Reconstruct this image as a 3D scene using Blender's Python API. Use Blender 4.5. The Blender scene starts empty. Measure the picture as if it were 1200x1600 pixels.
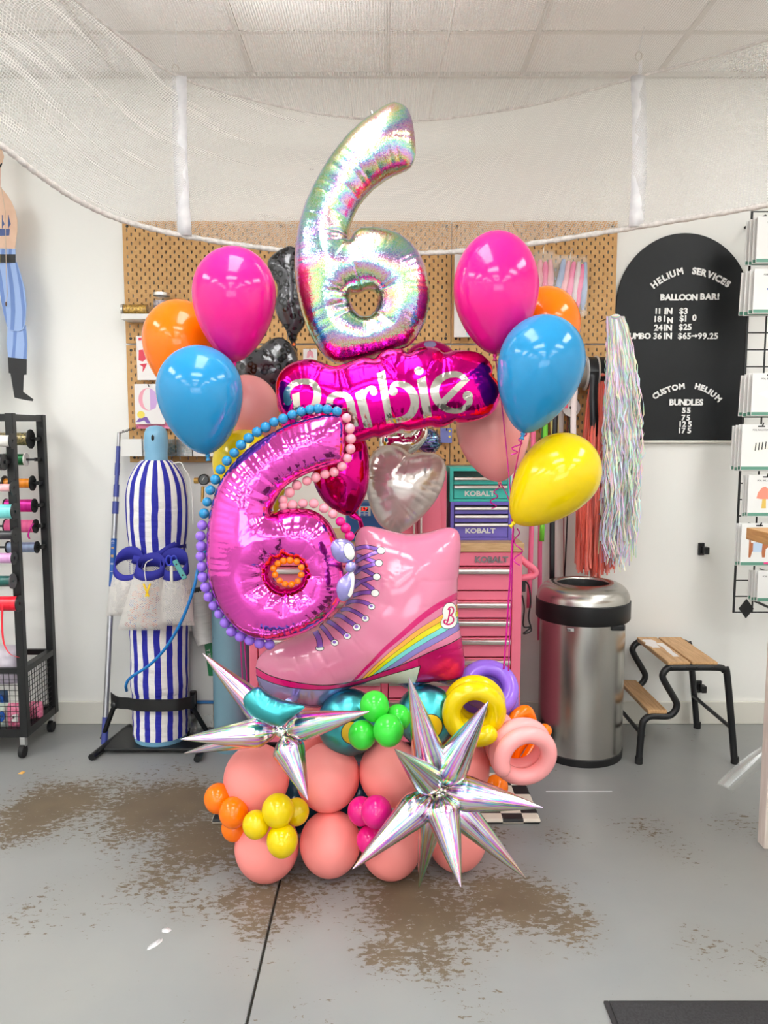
import bpy, bmesh, math, random
import numpy as np
from mathutils import Vector, Matrix, noise as mnoise
from mathutils.geometry import delaunay_2d_cdt

random.seed(7)
sc = bpy.context.scene
COL = sc.collection

# ------------------------------------------------------------------ camera
CAMZ, PITCH, FPX, WALLY, CEIL = 1.41, math.radians(5.76), 1200.0, 3.65, 3.03
cam_d = bpy.data.cameras.new('camera')
cam_d.sensor_fit = 'VERTICAL'
cam_d.sensor_height = 32.0
cam_d.lens = 32.0 * FPX / 1600.0
cam_d.clip_start = 0.05
cam = bpy.data.objects.new('camera', cam_d)
COL.objects.link(cam)
cam.location = (0, 0, CAMZ)
cam.rotation_euler = (math.pi / 2 - PITCH, 0, 0)
sc.camera = cam

# ------------------------------------------------------------------ world, lights, exposure
LIGHT_STRENGTH = 7.8
LIGHT_COLS = (-0.305, -2.745, 2.135)
LIGHT_ROWS = (1.78, 0.24, -1.59, -3.42, -5.25, -7.08)
world = bpy.data.worlds.new('world')
sc.world = world
world.use_nodes = True
world.node_tree.nodes['Background'].inputs[0].default_value = (0.9, 0.95, 1, 1)
world.node_tree.nodes['Background'].inputs[1].default_value = 3.0
sc.view_settings.view_transform = 'Standard'
sc.view_settings.look = 'None'
sc.view_settings.gamma = 1.0
sc.view_settings.use_curve_mapping = False
sc.view_settings.exposure = 1.0
sc.cycles.max_bounces = 8
sc.cycles.diffuse_bounces = 5
sc.cycles.transparent_max_bounces = 12
sc.cycles.caustics_reflective = False
sc.cycles.caustics_refractive = False

# ------------------------------------------------------------------ pixel helpers: a pixel of the 1200x1600 frame and a real depth give a place
def ray(px, py):
    a = (px - 600) / FPX
    b = (800 - py) / FPX
    c, s = math.cos(PITCH), math.sin(PITCH)
    return Vector((a, c + b * s, -s + b * c))

def P(px, py, Y):
    d = ray(px, py)
    return Vector((0, 0, CAMZ)) + d * (Y / d.y)

def F(px, py, z=0.0):
    d = ray(px, py)
    return Vector((0, 0, CAMZ)) + d * ((z - CAMZ) / d.z)

def U(py, Y):
    """metres per pixel at that row on the upright plane Y"""
    d = ray(600, py)
    return (Y / d.y) / FPX

# ------------------------------------------------------------------ materials
def lin(c):
    o = []
    for v in c[:3]:
        v = v / 255.0
        o.append(v / 12.92 if v <= 0.04045 else ((v + 0.055) / 1.055) ** 2.4)
    return (o[0], o[1], o[2], 1.0)

MATS = {}
def M(name, rgb, rough=0.5, metal=0.0, **kw):
    if name in MATS:
        return MATS[name]
    m = bpy.data.materials.new(name)
    m.use_nodes = True
    b = m.node_tree.nodes['Principled BSDF']
    b.inputs['Base Color'].default_value = lin(rgb)
    b.inputs['Roughness'].default_value = rough
    b.inputs['Metallic'].default_value = metal
    for k, v in kw.items():
        b.inputs[k.replace('_', ' ')].default_value = v
    MATS[name] = m
    return m

class N:
    """tiny node helper"""
    def __init__(s, m):
        s.m = m; s.t = m.node_tree; s.b = s.t.nodes.get('Principled BSDF')
    def n(s, typ, **kw):
        o = s.t.nodes.new(typ)
        for k, v in kw.items():
            if k.startswith('i_'):
                key = k[2:]
                key = int(key) if key.isdigit() else key.replace('_', ' ')
                if isinstance(v, bpy.types.NodeSocket):
                    s.t.links.new(v, o.inputs[key])
                else:
                    o.inputs[key].default_value = v
            else:
                setattr(o, k, v)
        return o
    def math(s, op, a, b=0.0, c=0.0):
        return s.n('ShaderNodeMath', operation=op, i_0=a, i_1=b, i_2=c).outputs[0]
    def link(s, a, b):
        s.t.links.new(a, b)
    def mix(s, fac, a, b):
        o = s.n('ShaderNodeMix', data_type='RGBA')
        for i, v in ((0, fac), (6, a), (7, b)):
            if isinstance(v, bpy.types.NodeSocket): s.t.links.new(v, o.inputs[i])
            else: o.inputs[i].default_value = v
        return o.outputs[2]
    def ramp(s, fac, stops):
        o = s.n('ShaderNodeValToRGB', i_0=fac)
        e = o.color_ramp.elements
        while len(e) < len(stops): e.new(0.5)
        for k, (p, c) in enumerate(stops):
            e[k].position = p
            e[k].color = c if len(c) == 4 else (*c, 1)
        return o.outputs[0]

def grain(name, rgb, rgb2, scale, rough=0.5, metal=0.0, stretch=(1, 1, 1), bump=0.0, detail=4, coord='Object'):
    """two-tone noise material"""
    if name in MATS: return MATS[name]
    m = M(name, rgb, rough, metal)
    h = N(m)
    tc = h.n('ShaderNodeTexCoord')
    mp = h.n('ShaderNodeMapping', i_0=tc.outputs[coord], i_3=stretch)
    nz = h.n('ShaderNodeTexNoise', i_0=mp.outputs[0], i_Scale=scale, i_Detail=detail)
    f = h.ramp(nz.outputs[0], [(0.35, (0, 0, 0)), (0.65, (1, 1, 1))])
    h.link(h.mix(f, lin(rgb), lin(rgb2)), h.b.inputs['Base Color'])
    if bump:
        bp = h.n('ShaderNodeBump', i_Height=nz.outputs[0], i_Strength=bump, i_Distance=0.01)
        h.link(bp.outputs[0], h.b.inputs['Normal'])
    return m

# ------------------------------------------------------------------ mesh building
class MB:
    def __init__(s):
        s.v = []; s.f = []; s.mi = []; s.uv = []
    def add(s, verts, faces, mi=0, uvs=None):
        o = len(s.v)
        s.v += [tuple(p) for p in verts]
        s.uv += list(uvs) if uvs is not None else [(0.0, 0.0)] * len(verts)
        s.f += [tuple(i + o for i in f) for f in faces]
        s.mi += [mi] * len(faces)
        return s
    def box(s, lo, hi, mi=0, rot=None, pivot=None):
        x0, y0, z0 = lo; x1, y1, z1 = hi
        vs = [Vector(p) for p in ((x0, y0, z0), (x1, y0, z0), (x1, y1, z0), (x0, y1, z0), (x0, y0, z1), (x1, y0, z1), (x1, y1, z1), (x0, y1, z1))]
        if rot is not None:
            pv = Vector(pivot) if pivot is not None else (Vector(lo) + Vector(hi)) / 2
            vs = [rot @ (p - pv) + pv for p in vs]
        return s.add(vs, [(0, 3, 2, 1), (4, 5, 6, 7), (0, 1, 5, 4), (1, 2, 6, 5), (2, 3, 7, 6), (3, 0, 4, 7)], mi)
    def lathe(s, prof, n=32, org=(0, 0, 0), axis=(0, 0, 1), mi=0, wob=None, a0=0.0, a1=2 * math.pi):
        """prof: (radius, height) list along axis; uv = (angle share, length share)"""
        org = Vector(org); ax = Vector(axis).normalized()
        t = Vector((1, 0, 0)) if abs(ax.x) < 0.9 else Vector((0, 0, 1))
        u = (t - ax * t.dot(ax)).normalized(); w = ax.cross(u)
        vs, uvs, fs = [], [], []
        L = len(prof)
        for j, (r, hgt) in enumerate(prof):
            for i in range(n + 1):
                a = a0 + (a1 - a0) * i / n
                rr = r * (wob(a, j / max(1, L - 1)) if wob else 1.0)
                vs.append(org + ax * hgt + (u * math.cos(a) + w * math.sin(a)) * rr)
                uvs.append((i / n, j / max(1, L - 1)))
        k = n + 1
        for j in range(L - 1):
            for i in range(n):
                fs.append((j * k + i, j * k + i + 1, (j + 1) * k + i + 1, (j + 1) * k + i))
        return s.add(vs, fs, mi, uvs)
    def cyl(s, p0, p1, r0, r1=None, n=16, mi=0, caps=True):
        p0 = Vector(p0); p1 = Vector(p1); r1 = r0 if r1 is None else r1
        L = (p1 - p0).length
        prof = ([(0, 0)] if caps else []) + [(r0, 0), (r1, L)] + ([(0, L)] if caps else [])
        return s.lathe(prof, n, p0, p1 - p0, mi)
    def sphere(s, c, r, n=20, mi=0, sc3=(1, 1, 1)):
        c = Vector(c); m = n // 2
        vs, fs, uvs = [], [], []
        for j in range(m + 1):
            th = math.pi * j / m
            for i in range(n + 1):
                a = 2 * math.pi * i / n
                vs.append(c + Vector((r * sc3[0] * math.sin(th) * math.cos(a), r * sc3[1] * math.sin(th) * math.sin(a), r * sc3[2] * math.cos(th))))
                uvs.append((i / n, j / m))
        k = n + 1
        for j in range(m):
            for i in range(n):
                fs.append((j * k + i, (j + 1) * k + i, (j + 1) * k + i + 1, j * k + i + 1))
        return s.add(vs, fs, mi, uvs)
    def tube(s, path, r, n=10, mi=0, closed=False, caps=True):
        pts = [Vector(p) for p in path]; L = len(pts)
        rs = r if isinstance(r, (list, tuple)) else [r] * L
        vs, uvs, fs = [], [], []
        prev = None
        acc = 0.0
        for j in range(L):
            a = pts[(j - 1) % L] if (closed or j > 0) else pts[j]
            b = pts[(j + 1) % L] if (closed or j < L - 1) else pts[j]
            t = (b - a).normalized() if (b - a).length > 1e-9 else Vector((0, 0, 1))
            if prev is None:
                q = Vector((0, 0, 1)) if abs(t.z) < 0.9 else Vector((1, 0, 0))
                u = (q - t * q.dot(t)).normalized()
            else:
                u = (prev - t * prev.dot(t)).normalized()
            prev = u; w = t.cross(u)
            if j: acc += (pts[j] - pts[j - 1]).length
            for i in range(n):
                an = 2 * math.pi * i / n
                vs.append(pts[j] + (u * math.cos(an) + w * math.sin(an)) * rs[j]); uvs.append((i / n, acc))
        for j in range(L if closed else L - 1):
            jn = (j + 1) % L
            for i in range(n):
                fs.append((j * n + i, j * n + (i + 1) % n, jn * n + (i + 1) % n, jn * n + i))
        if caps and not closed:
            fs.append(tuple(range(n - 1, -1, -1))); fs.append(tuple((L - 1) * n + i for i in range(n)))
        return s.add(vs, fs, mi, uvs)
    def prism(s, poly, y0, y1, mi=0):
        """poly: (x, z) outline extruded from y0 (front) to y1"""
        n = len(poly)
        ar = sum(poly[i][0] * poly[(i + 1) % n][1] - poly[(i + 1) % n][0] * poly[i][1] for i in range(n))
        if ar < 0: poly = poly[::-1]
        vs = [(x, y0, z) for x, z in poly] + [(x, y1, z) for x, z in poly]
        fs = [tuple(range(n)), tuple(range(2 * n - 1, n - 1, -1))]
        fs += [(i, i + n, (i + 1) % n + n, (i + 1) % n) for i in range(n)]
        return s.add(vs, fs, mi)
    def grid(s, rows, mi=0, uvs=None):
        """rows of points -> quads"""
        h, w = len(rows), len(rows[0])
        vs = [p for r in rows for p in r]
        uv = uvs if uvs else [(i / (w - 1), j / (h - 1)) for j in range(h) for i in range(w)]
        fs = [(j * w + i, j * w + i + 1, (j + 1) * w + i + 1, (j + 1) * w + i) for j in range(h - 1) for i in range(w - 1)]
        return s.add(vs, fs, mi, uv)
    def build(s, name, mat, parent=None, smooth=True, sharp=38, bevel=0.0, solid=0.0, org=None, seg=2):
        me = bpy.data.meshes.new(name)
        V = np.array(s.v, dtype=float)
        top = parent
        while top is not None and top.parent is not None: top = top.parent
        if top is not None:
            o = np.array(top.location)
        else:
            o = np.array(org) if org is not None else np.array([(V[:, 0].min() + V[:, 0].max()) / 2, (V[:, 1].min() + V[:, 1].max()) / 2, V[:, 2].min()])
        me.from_pydata((V - o).tolist(), [], s.f)
        mats = mat if isinstance(mat, (list, tuple)) else [mat]
        for m in mats: me.materials.append(m)
        if len(mats) > 1: me.polygons.foreach_set('material_index', s.mi)
        if any(u != (0.0, 0.0) for u in s.uv[:400]):
            ul = me.uv_layers.new(name='UVMap')
            li = np.empty(len(me.loops), dtype=np.int32)
            me.loops.foreach_get('vertex_index', li)
            ul.data.foreach_set('uv', np.array(s.uv, dtype=np.float32)[li].ravel())
        if smooth:
            me.polygons.foreach_set('use_smooth', [True] * len(me.polygons))
            if sharp: me.set_sharp_from_angle(angle=math.radians(sharp))
        me.update()
        ob = bpy.data.objects.new(name, me)
        COL.objects.link(ob)
        if parent is not None: ob.parent = parent
        else: ob.location = o
        if solid:
            md = ob.modifiers.new('solid', 'SOLIDIFY'); md.thickness = solid; md.offset = 0
        if bevel:
            md = ob.modifiers.new('bevel', 'BEVEL'); md.width = bevel; md.segments = seg; md.limit_method = 'ANGLE'; md.angle_limit = math.radians(40)
        return ob

def tag(o, label=None, cat=None, group=None, kind=None):
    if label: o['label'] = label
    if cat: o['category'] = cat
    if group: o['group'] = group
    if kind: o['kind'] = kind
    return o

def thing(name, label, cat, loc, group=None):
    o = bpy.data.objects.new(name, None)
    o.empty_display_size = 0.05
    COL.objects.link(o)
    o.location = loc
    return tag(o, label, cat, group)

def struct(name, mb, mat, parent=None, **kw):
    o = mb.build(name, mat, parent, **kw)
    if parent is None: o['kind'] = 'structure'
    return o

def catmull(pts, n=8, closed=False):
    pts = [Vector(p) for p in pts]; L = len(pts); out = []
    rng = range(L if closed else L - 1)
    for i in rng:
        if closed: p0, p1, p2, p3 = pts[(i - 1) % L], pts[i], pts[(i + 1) % L], pts[(i + 2) % L]
        else: p0, p1, p2, p3 = pts[max(i - 1, 0)], pts[i], pts[i + 1], pts[min(i + 2, L - 1)]
        for k in range(n):
            t = k / n
            out.append(0.5 * ((2 * p1) + (p2 - p0) * t + (2 * p0 - 5 * p1 + 4 * p2 - p3) * t * t + (3 * p1 - p0 - 3 * p2 + p3) * t ** 3))
    if not closed: out.append(pts[-1])
    return out

# ------------------------------------------------------------------ text
FONT_CACHE = {}
def text_mesh(txt, bold=0.0, space=1.0):
    key = (txt, bold, space)
    if key in FONT_CACHE: return FONT_CACHE[key]
    cu = bpy.data.curves.new('tmp', 'FONT')
    cu.body = txt; cu.offset = bold; cu.space_character = space; cu.resolution_u = 3; cu.extrude = 0.03
    ob = bpy.data.objects.new('tmp', cu); COL.objects.link(ob)
    dg = bpy.context.evaluated_depsgraph_get()
    me = bpy.data.meshes.new_from_object(ob.evaluated_get(dg))
    V = [tuple(v.co) for v in me.vertices]; Fc = [tuple(p.vertices) for p in me.polygons]
    bpy.data.objects.remove(ob); bpy.data.curves.remove(cu); bpy.data.meshes.remove(me)
    FONT_CACHE[key] = (V, Fc)
    return FONT_CACHE[key]

def text_part(name, txt, centre, cap, mat, parent, bold=0.02, space=1.0, rot=0.0, width=None, thick=0.004, italic=0.0):
    """centre: world point on the face; cap: capital height in metres; faces the -Y side"""
    V, Fc = text_mesh(txt, bold, space)
    A = np.array(V)
    k = cap / 0.70
    cx = (A[:, 0].min() + A[:, 0].max()) / 2; cy = 0.35
    kx = k if width is None else width / (A[:, 0].max() - A[:, 0].min())
    c, s = math.cos(rot), math.sin(rot)
    out = []
    for x, y, z in V:
        a = (x - cx) * kx + (y - cy) * k * italic; b = (y - cy) * k
        out.append((centre[0] + a * c - b * s, centre[1] - (z + 0.03) / 0.06 * thick, centre[2] + a * s + b * c))
    mb = MB(); mb.add(out, Fc)
    return mb.build(name, mat, parent, smooth=False)

# ================================================================== THE ROOM
XL, XR, YF = -3.7, 3.5, -8.6
m_wall = grain('wall_paint', (236, 236, 231), (240, 239, 235), 1.5, 0.55)
m_ceil = grain('ceiling_tile_white', (246, 245, 243), (238, 237, 234), 60, 0.8, bump=0.1)
m_trim = M('trim_white', (222, 219, 210), 0.45)
m_bar = M('ceiling_bar_white', (212, 209, 204), 0.5)

def floor_material():
    m = M('floor_grey_paint', (150, 152, 152), 0.32)
    h = N(m)
    g = h.n('ShaderNodeNewGeometry')
    pos = g.outputs['Position']
    def blob(px, py, r, amt):
        c = F(px, py)
        d = h.n('ShaderNodeVectorMath', operation='DISTANCE', i_0=pos, i_1=tuple(c)).outputs['Value']
        q = h.n('ShaderNodeMapRange', i_0=d, i_1=0.0, i_2=r, i_3=amt, i_4=0.0)
        q.interpolation_type = 'SMOOTHSTEP'
        return q.outputs[0]
    tot = None
    for bl in ((250, 1262, .52, .44), (90, 1262, .47, .42), (330, 1310, .45, .42), (420, 1400, .34, .36), (250, 1360, .36, .30), (520, 1270, .4, .4), (640, 1415, .40, .44), (800, 1405, .34, .40), (880, 1440, .24, .30), (600, 1480, .2, .3), (700, 1500, .24, .26),
               (760, 1470, .18, .24), (560, 1420, .22, .26), (700, 1300, .4, .38), (300, 1430, .2, .2), (830, 1480, .16, .20), (1010, 1300, .22, .17), (1050, 1330, .2, .15), (1150, 1290, .25, .15), (1100, 1470, .2, .15), (1180, 1480, .2, .14), (870, 1300, .2, .16), (740, 1570, .2, .14), (390, 1560, .3, .12), (130, 1400, .4, .12)):
        b = blob(*bl)
        tot = b if tot is None else h.math('MAXIMUM', tot, b)
    st = h.n('ShaderNodeMapping', i_0=pos, i_3=(1.0, 1.7, 1))
    n1 = h.n('ShaderNodeTexNoise', i_0=st.outputs[0], i_Scale=34, i_Detail=9, i_Roughness=0.74, i_Distortion=0.35).outputs[0]
    n2 = h.n('ShaderNodeTexNoise', i_0=pos, i_Scale=4.0, i_Detail=3).outputs[0]
    v = h.math('ADD', h.math('ADD', tot, h.math('MULTIPLY', h.math('SUBTRACT', n1, 0.5), 1.35)), h.math('MULTIPLY', h.math('SUBTRACT', n2, 0.5), 0.5))
    mask = h.n('ShaderNodeMapRange', i_0=v, i_1=0.23, i_2=0.275).outputs[0]
    n3 = h.n('ShaderNodeTexNoise', i_0=pos, i_Scale=9, i_Detail=5).outputs[0]
    stain = h.mix(n3, lin((78, 62, 42)), lin((114, 96, 68)))
    n4 = h.n('ShaderNodeTexNoise', i_0=pos, i_Scale=1.3, i_Detail=5).outputs[0]
    grey = h.mix(h.ramp(n4, [(0.35, (0, 0, 0)), (0.65, (1, 1, 1))]), lin((136, 139, 140)), lin((149, 150, 147)))
    # fine scuffs
    n5 = h.n('ShaderNodeTexNoise', i_0=h.n('ShaderNodeMapping', i_0=pos, i_2=(0, 0, .6), i_3=(2.0, 9, 1)).outputs[0], i_Scale=14, i_Detail=6, i_Roughness=0.7).outputs[0]
    sc_ = h.n('ShaderNodeMapRange', i_0=n5, i_1=0.68, i_2=0.74, i_4=0.7).outputs[0]
    grey = h.mix(sc_, grey, lin((112, 104, 92)))
    haze = h.n('ShaderNodeMapRange', i_0=tot, i_1=0.05, i_2=0.45, i_4=0.45).outputs[0]
    grey = h.mix(haze, grey, lin((120, 113, 101)))
    h.link(h.mix(h.math('MULTIPLY', mask, 0.85), grey, stain), h.b.inputs['Base Color'])
    h.link(h.n('ShaderNodeMapRange', i_0=mask, i_3=0.34, i_4=0.6).outputs[0], h.b.inputs['Roughness'])
    bp = h.n('ShaderNodeBump', i_Height=h.math('SUBTRACT', n3, h.math('MULTIPLY', mask, 0.6)), i_Strength=0.15, i_Distance=0.004)
    h.link(bp.outputs[0], h.b.inputs['Normal'])
    return m
m_floor = floor_material()
JX = F(385, 1600).x
fl = struct('floor', MB().box((XL, YF, -0.16), (XR, WALLY, -0.012)), M('joint_dark', (58, 54, 48), 0.9), smooth=False, org=(0, 0, -0.16))
MB().box((XL, YF, -0.02), (JX - 0.0035, WALLY, 0)).build('concrete_slab', m_floor, fl, smooth=False, bevel=0.003)
MB().box((JX + 0.0035, YF, -0.02), (XR, WALLY, 0)).build('concrete_slab', m_floor, fl, smooth=False, bevel=0.003)
struct('wall_back', MB().box((XL, WALLY, 0), (XR, WALLY + 0.1, CEIL + 0.1)), m_wall, smooth=False)
struct('wall_left', MB().box((XL - 0.1, YF, 0), (XL, WALLY, CEIL + 0.1)), m_wall, smooth=False)
struct('wall_right', MB().box((XR, YF, 0), (XR + 0.1, WALLY, CEIL + 0.1)), m_wall, smooth=False)
wf = MB()   # unseen front wall; its window opening is added to let in frontal daylight
wf.box((XL, YF - 0.1, 0), (-2.6, YF, CEIL + 0.1)).box((2.6, YF - 0.1, 0), (XR, YF, CEIL + 0.1)).box((-2.6, YF - 0.1, 2.4), (2.6, YF, CEIL + 0.1)).box((-2.6, YF - 0.1, 0), (2.6, YF, 0.6))
struct('wall_front', wf, m_wall, smooth=False)
fill_win = MB().box((-2.6, YF - 0.07, 0.6), (2.6, YF - 0.03, 0.65)).box((-2.6, YF - 0.07, 2.35), (2.6, YF - 0.03, 2.4))
for x in (-2.6, -0.9, 0.85, 2.55): fill_win.box((x, YF - 0.07, 0.6), (x + 0.05, YF - 0.03, 2.4))
w1 = struct('fill_window_1', fill_win, M('fill_window_frame_grey', (70, 72, 74), 0.4), smooth=False)  # added window behind the camera, put in to brighten the fronts of things
gl = M('fill_window_glass', (255, 255, 255), 0.02, 0, Transmission_Weight=1.0, IOR=1.1)
MB().box((-2.6, YF - 0.055, 0.62), (2.6, YF - 0.05, 2.38)).build('pane', gl, w1, smooth=False)
bb = struct('baseboard_back', MB().box((XL, WALLY - 0.016, 0), (XR, WALLY, 0.112)), m_trim, smooth=False, bevel=0.004)

# ceiling: board above, lay-in tiles and bars below
ce = struct('ceiling', MB().box((XL, YF, CEIL + 0.012), (XR, WALLY, CEIL + 0.1)), m_ceil, smooth=False)
TX0 = P(605, 113, WALLY).x
TY0 = WALLY - 0.365
tile_me = None
lightcells = set()
for r_ in LIGHT_ROWS:
    for c_ in LIGHT_COLS: lightcells.add((c_, r_))
def tile(x0, y0, x1, y1):
    MB().box((x0 + 0.010, y0 + 0.010, CEIL), (x1 - 0.010, y1 - 0.010, CEIL + 0.011)).build('ceiling_tile', m_ceil, ce, smooth=False)
for i in range(-4, 4):
    x0 = TX0 + i * 0.61
    for (y0, y1) in ((TY0, WALLY), (TY0 - 0.61, TY0), (TY0 - 1.22, TY0 - 0.61), (TY0 - 1.83, TY0 - 1.22)):
        if any(abs(x0 + 0.305 - c_) < 0.3 and abs((y0 + y1) / 2 - r_) < 0.62 for c_, r_ in lightcells): continue
        tile(x0, y0, x0 + 0.61, y1)
for i in range(-4, 5):
    x = TX0 + i * 0.61
    MB().box((x - 0.012, YF + 0.02, CEIL - 0.004), (x + 0.012, WALLY, CEIL + 0.006)).build('ceiling_bar', m_bar, ce, smooth=False)
for y in (TY0, TY0 - 0.61, TY0 - 1.83):
    MB().box((XL, y - 0.012, CEIL - 0.0035), (XR, y + 0.012, CEIL + 0.006)).build('ceiling_bar', m_bar, ce, smooth=False)
MB().box((XL, WALLY - 0.022, CEIL - 0.02), (XR, WALLY, CEIL + 0.006)).build('wall_angle', m_bar, ce, smooth=False)

m_diff = bpy.data.materials.new('light_diffuser'); m_diff.use_nodes = True
h = N(m_diff); e = h.n('ShaderNodeEmission', i_0=(1, 1.0, 0.985, 1), i_1=LIGHT_STRENGTH)
h.link(e.outputs[0], h.t.nodes['Material Output'].inputs[0])
for a, r_ in enumerate(LIGHT_ROWS):
    for b, c_ in enumerate(LIGHT_COLS):
        t = thing('ceiling_light', 'flush rectangular ceiling light panel with white diffuser', 'light', (c_, r_, CEIL - 0.03), 'ceiling light panels out of frame')
        fr = MB()
        hw_, hl_ = (0.3, 0.6) if a == 0 else (0.6, 0.3)   # the panel row nearest the wall runs front to back, the others across
        for lo, hi in (((-hw_, -hl_), (hw_, .02 - hl_)), ((-hw_, hl_ - .02), (hw_, hl_)), ((-hw_, .02 - hl_), (.02 - hw_, hl_ - .02)), ((hw_ - .02, .02 - hl_), (hw_, hl_ - .02))):
            fr.box((c_ + lo[0], r_ + lo[1], CEIL - 0.03), (c_ + hi[0], r_ + hi[1], CEIL - 0.004))
        fr.build('frame', m_trim, t, smooth=False)
        MB().box((c_ - hw_ + .02, r_ - hl_ + .02, CEIL - 0.022), (c_ + hw_ - .02, r_ + hl_ - .02, CEIL - 0.012)).build('diffuser', m_diff, t, smooth=False)

# ================================================================== PEGBOARDS
m_peg = grain('pegboard_tan', (196, 150, 92), (203, 158, 100), 30, 0.6)
m_blackm = M('black_metal', (10, 11, 13), 0.42)
m_screw = M('screw_dark', (52, 50, 48), 0.4, 0.6)
PY = WALLY - 0.02
def pegboard(px0, px1, py0, py1, label, refrow):
    a = P(px0, py0, PY); b = P(px1, py1, PY)
    x0 = P(px0, refrow, PY).x; x1 = P(px1, refrow, PY).x; z1 = a.z; z0 = b.z
    g = 0.002
    x0 += g; x1 -= g; z0 += g; z1 -= g
    W, H = x1 - x0, z1 - z0
    nc = max(2, round((W - 0.03) / 0.02)); nr = max(2, round((H - 0.03) / 0.02))
    sx = (W - 0.04) / nc; sz = (H - 0.04) / nr
    xs = [x0]
    for i in range(nc + 1):
        c = x0 + 0.02 + i * sx; xs += [c - 0.0035, c + 0.0035]
    xs.append(x1)
    zs = [z0]
    for j in range(nr + 1):
        c = z0 + 0.02 + j * sz; zs += [c - 0.0072, c + 0.0072]
    zs.append(z1)
    mb = MB(); nx = len(xs); nz = len(zs); y0, y1 = PY, PY + 0.006
    vs = [(x, y, z) for y in (y0, y1) for z in zs for x in xs]
    o = nx * nz
    fs = []
    def hole(i, j):
        if i % 2 == 0 or j % 2 == 0: return False
        if not (0 < i < nx - 1 and 0 < j < nz - 1): return False
        ci, cj = i // 2, j // 2
        if ci in (0, nc) and cj in (0, nr): return False
        return (ci + cj) % 2 == 1
    for j in range(nz - 1):
        for i in range(nx - 1):
            q = (j * nx + i, j * nx + i + 1, (j + 1) * nx + i + 1, (j + 1) * nx + i)
            if hole(i, j):
                for k in range(4):
                    p, r = q[k], q[(k + 1) % 4]
                    fs.append((p, r, r + o, p + o))
            else:
                fs.append(q)
    rim = [j * nx for j in range(nz)] + [(nz - 1) * nx + i for i in range(1, nx)] + [j * nx + nx - 1 for j in range(nz - 2, -1, -1)] + [i for i in range(nx - 2, 0, -1)]
    for k in range(len(rim)):
        p, r = rim[k], rim[(k + 1) % len(rim)]
        fs.append((p, r, r + o, p + o))
    mb.add(vs, fs)
    t = thing('pegboard', label, 'pegboard', ((x0 + x1) / 2, PY, z0))
    mb.build('panel', m_peg, t, smooth=False)
    # spacer strips behind carry the panel on the wall
    MB().box((x0 + 0.012, PY + 0.0062, z0 + 0.006), (x0 + 0.034, WALLY - 0.001, z0 + 0.016)).box((x1 - 0.034, PY + 0.0062, z0 + 0.006), (x1 - 0.012, WALLY - 0.001, z0 + 0.016)).build('spacer', m_blackm, t, smooth=False)
    for sx_ in (x0 + 0.022, x1 - 0.022):
        for sz_ in (z0 + 0.022, z1 - 0.022):
            MB().lathe([(0, -0.003), (0.006, -0.002), (0.007, 0.0)], 12, (sx_, PY, sz_), (0, 1, 0)).build('screw', m_screw, t)
pegboard(190, 447, 345, 537, 'tan slotted pegboard panel above the white shelf with jars', 345)
pegboard(447, 706, 345, 537, 'tan slotted pegboard panel directly behind the silver number six', 345)
pegboard(706, 966, 345, 537, 'tan slotted pegboard panel behind the two hanging bagged packs', 345)
pegboard(190, 447, 539, 723, 'tan slotted pegboard panel with balloon packets and white bins', 345)
pegboard(447, 706, 539, 727, 'tan slotted pegboard panel behind the pink lettered cloud balloon', 345)
pegboard(706, 966, 539, 727, 'tan slotted pegboard panel behind the ribbon reels', 345)

# ================================================================== FOIL BALLOONS: outlines inflated like a membrane, prints cut into the skin
def resample(pts, ds):
    A = np.array([(p[0], p[1]) for p in pts] + [(pts[0][0], pts[0][1])])
    seg = np.hypot(*(A[1:] - A[:-1]).T)
    cum = np.concatenate([[0], np.cumsum(seg)])
    n = max(8, int(round(cum[-1] / ds)))
    t = np.linspace(0, cum[-1], n, endpoint=False)
    return np.stack([np.interp(t, cum, A[:, 0]), np.interp(t, cum, A[:, 1])], 1)

def inside(P_, poly):
    x, y = P_[:, 0], P_[:, 1]
    c = np.zeros(len(x), bool)
    n = len(poly)
    for i in range(n):
        x1, y1 = poly[i]; x2, y2 = poly[(i + 1) % n]
        if y1 == y2: continue
        k = (y1 > y) != (y2 > y)
        c ^= k & (x < (x2 - x1) * (y - y1) / (y2 - y1) + x1)
    return c

def px_poly(pts, Y, scale=1.0, off=(0, 0)):
    o = []
    for p in pts:
        w = P(p[0] / scale + off[0], p[1] / scale + off[1], Y)
        o.append((w.x, w.z))
    return o

def smooth2(pts, closed=True, n=6):
    return [(v.x, v.y) for v in catmull([(p[0], p[1], 0) for p in pts], n, closed)]

def stroke(pts, wid, closed=False, smooth=True, cap=False):
    """polygon(s) round a polyline: wid = width or list of widths at the points (same units)"""
    q = [(p[0], p[1], (wid[i] if isinstance(wid, (list, tuple)) else wid)) for i, p in enumerate(pts)]
    c = catmull(q, 6) if (smooth and len(q) > 2) else [Vector(p) for p in q]
    L, R = [], []
    for i, p in enumerate(c):
        a = c[max(i - 1, 0)]; b = c[min(i + 1, len(c) - 1)]
        t = Vector((b.x - a.x, b.y - a.y)); t = t.normalized() if t.length > 1e-9 else Vector((1, 0))
        n = Vector((-t.y, t.x)) * (p.z / 2)
        L.append((p.x + n.x, p.y + n.y)); R.append((p.x - n.x, p.y - n.y))
    return L + R[::-1]

def circ(x, y, r, n=20, ry=None):
    return [(x + r * math.cos(2 * math.pi * i / n), y + (ry or r) * math.sin(2 * math.pi * i / n)) for i in range(n)]

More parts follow.
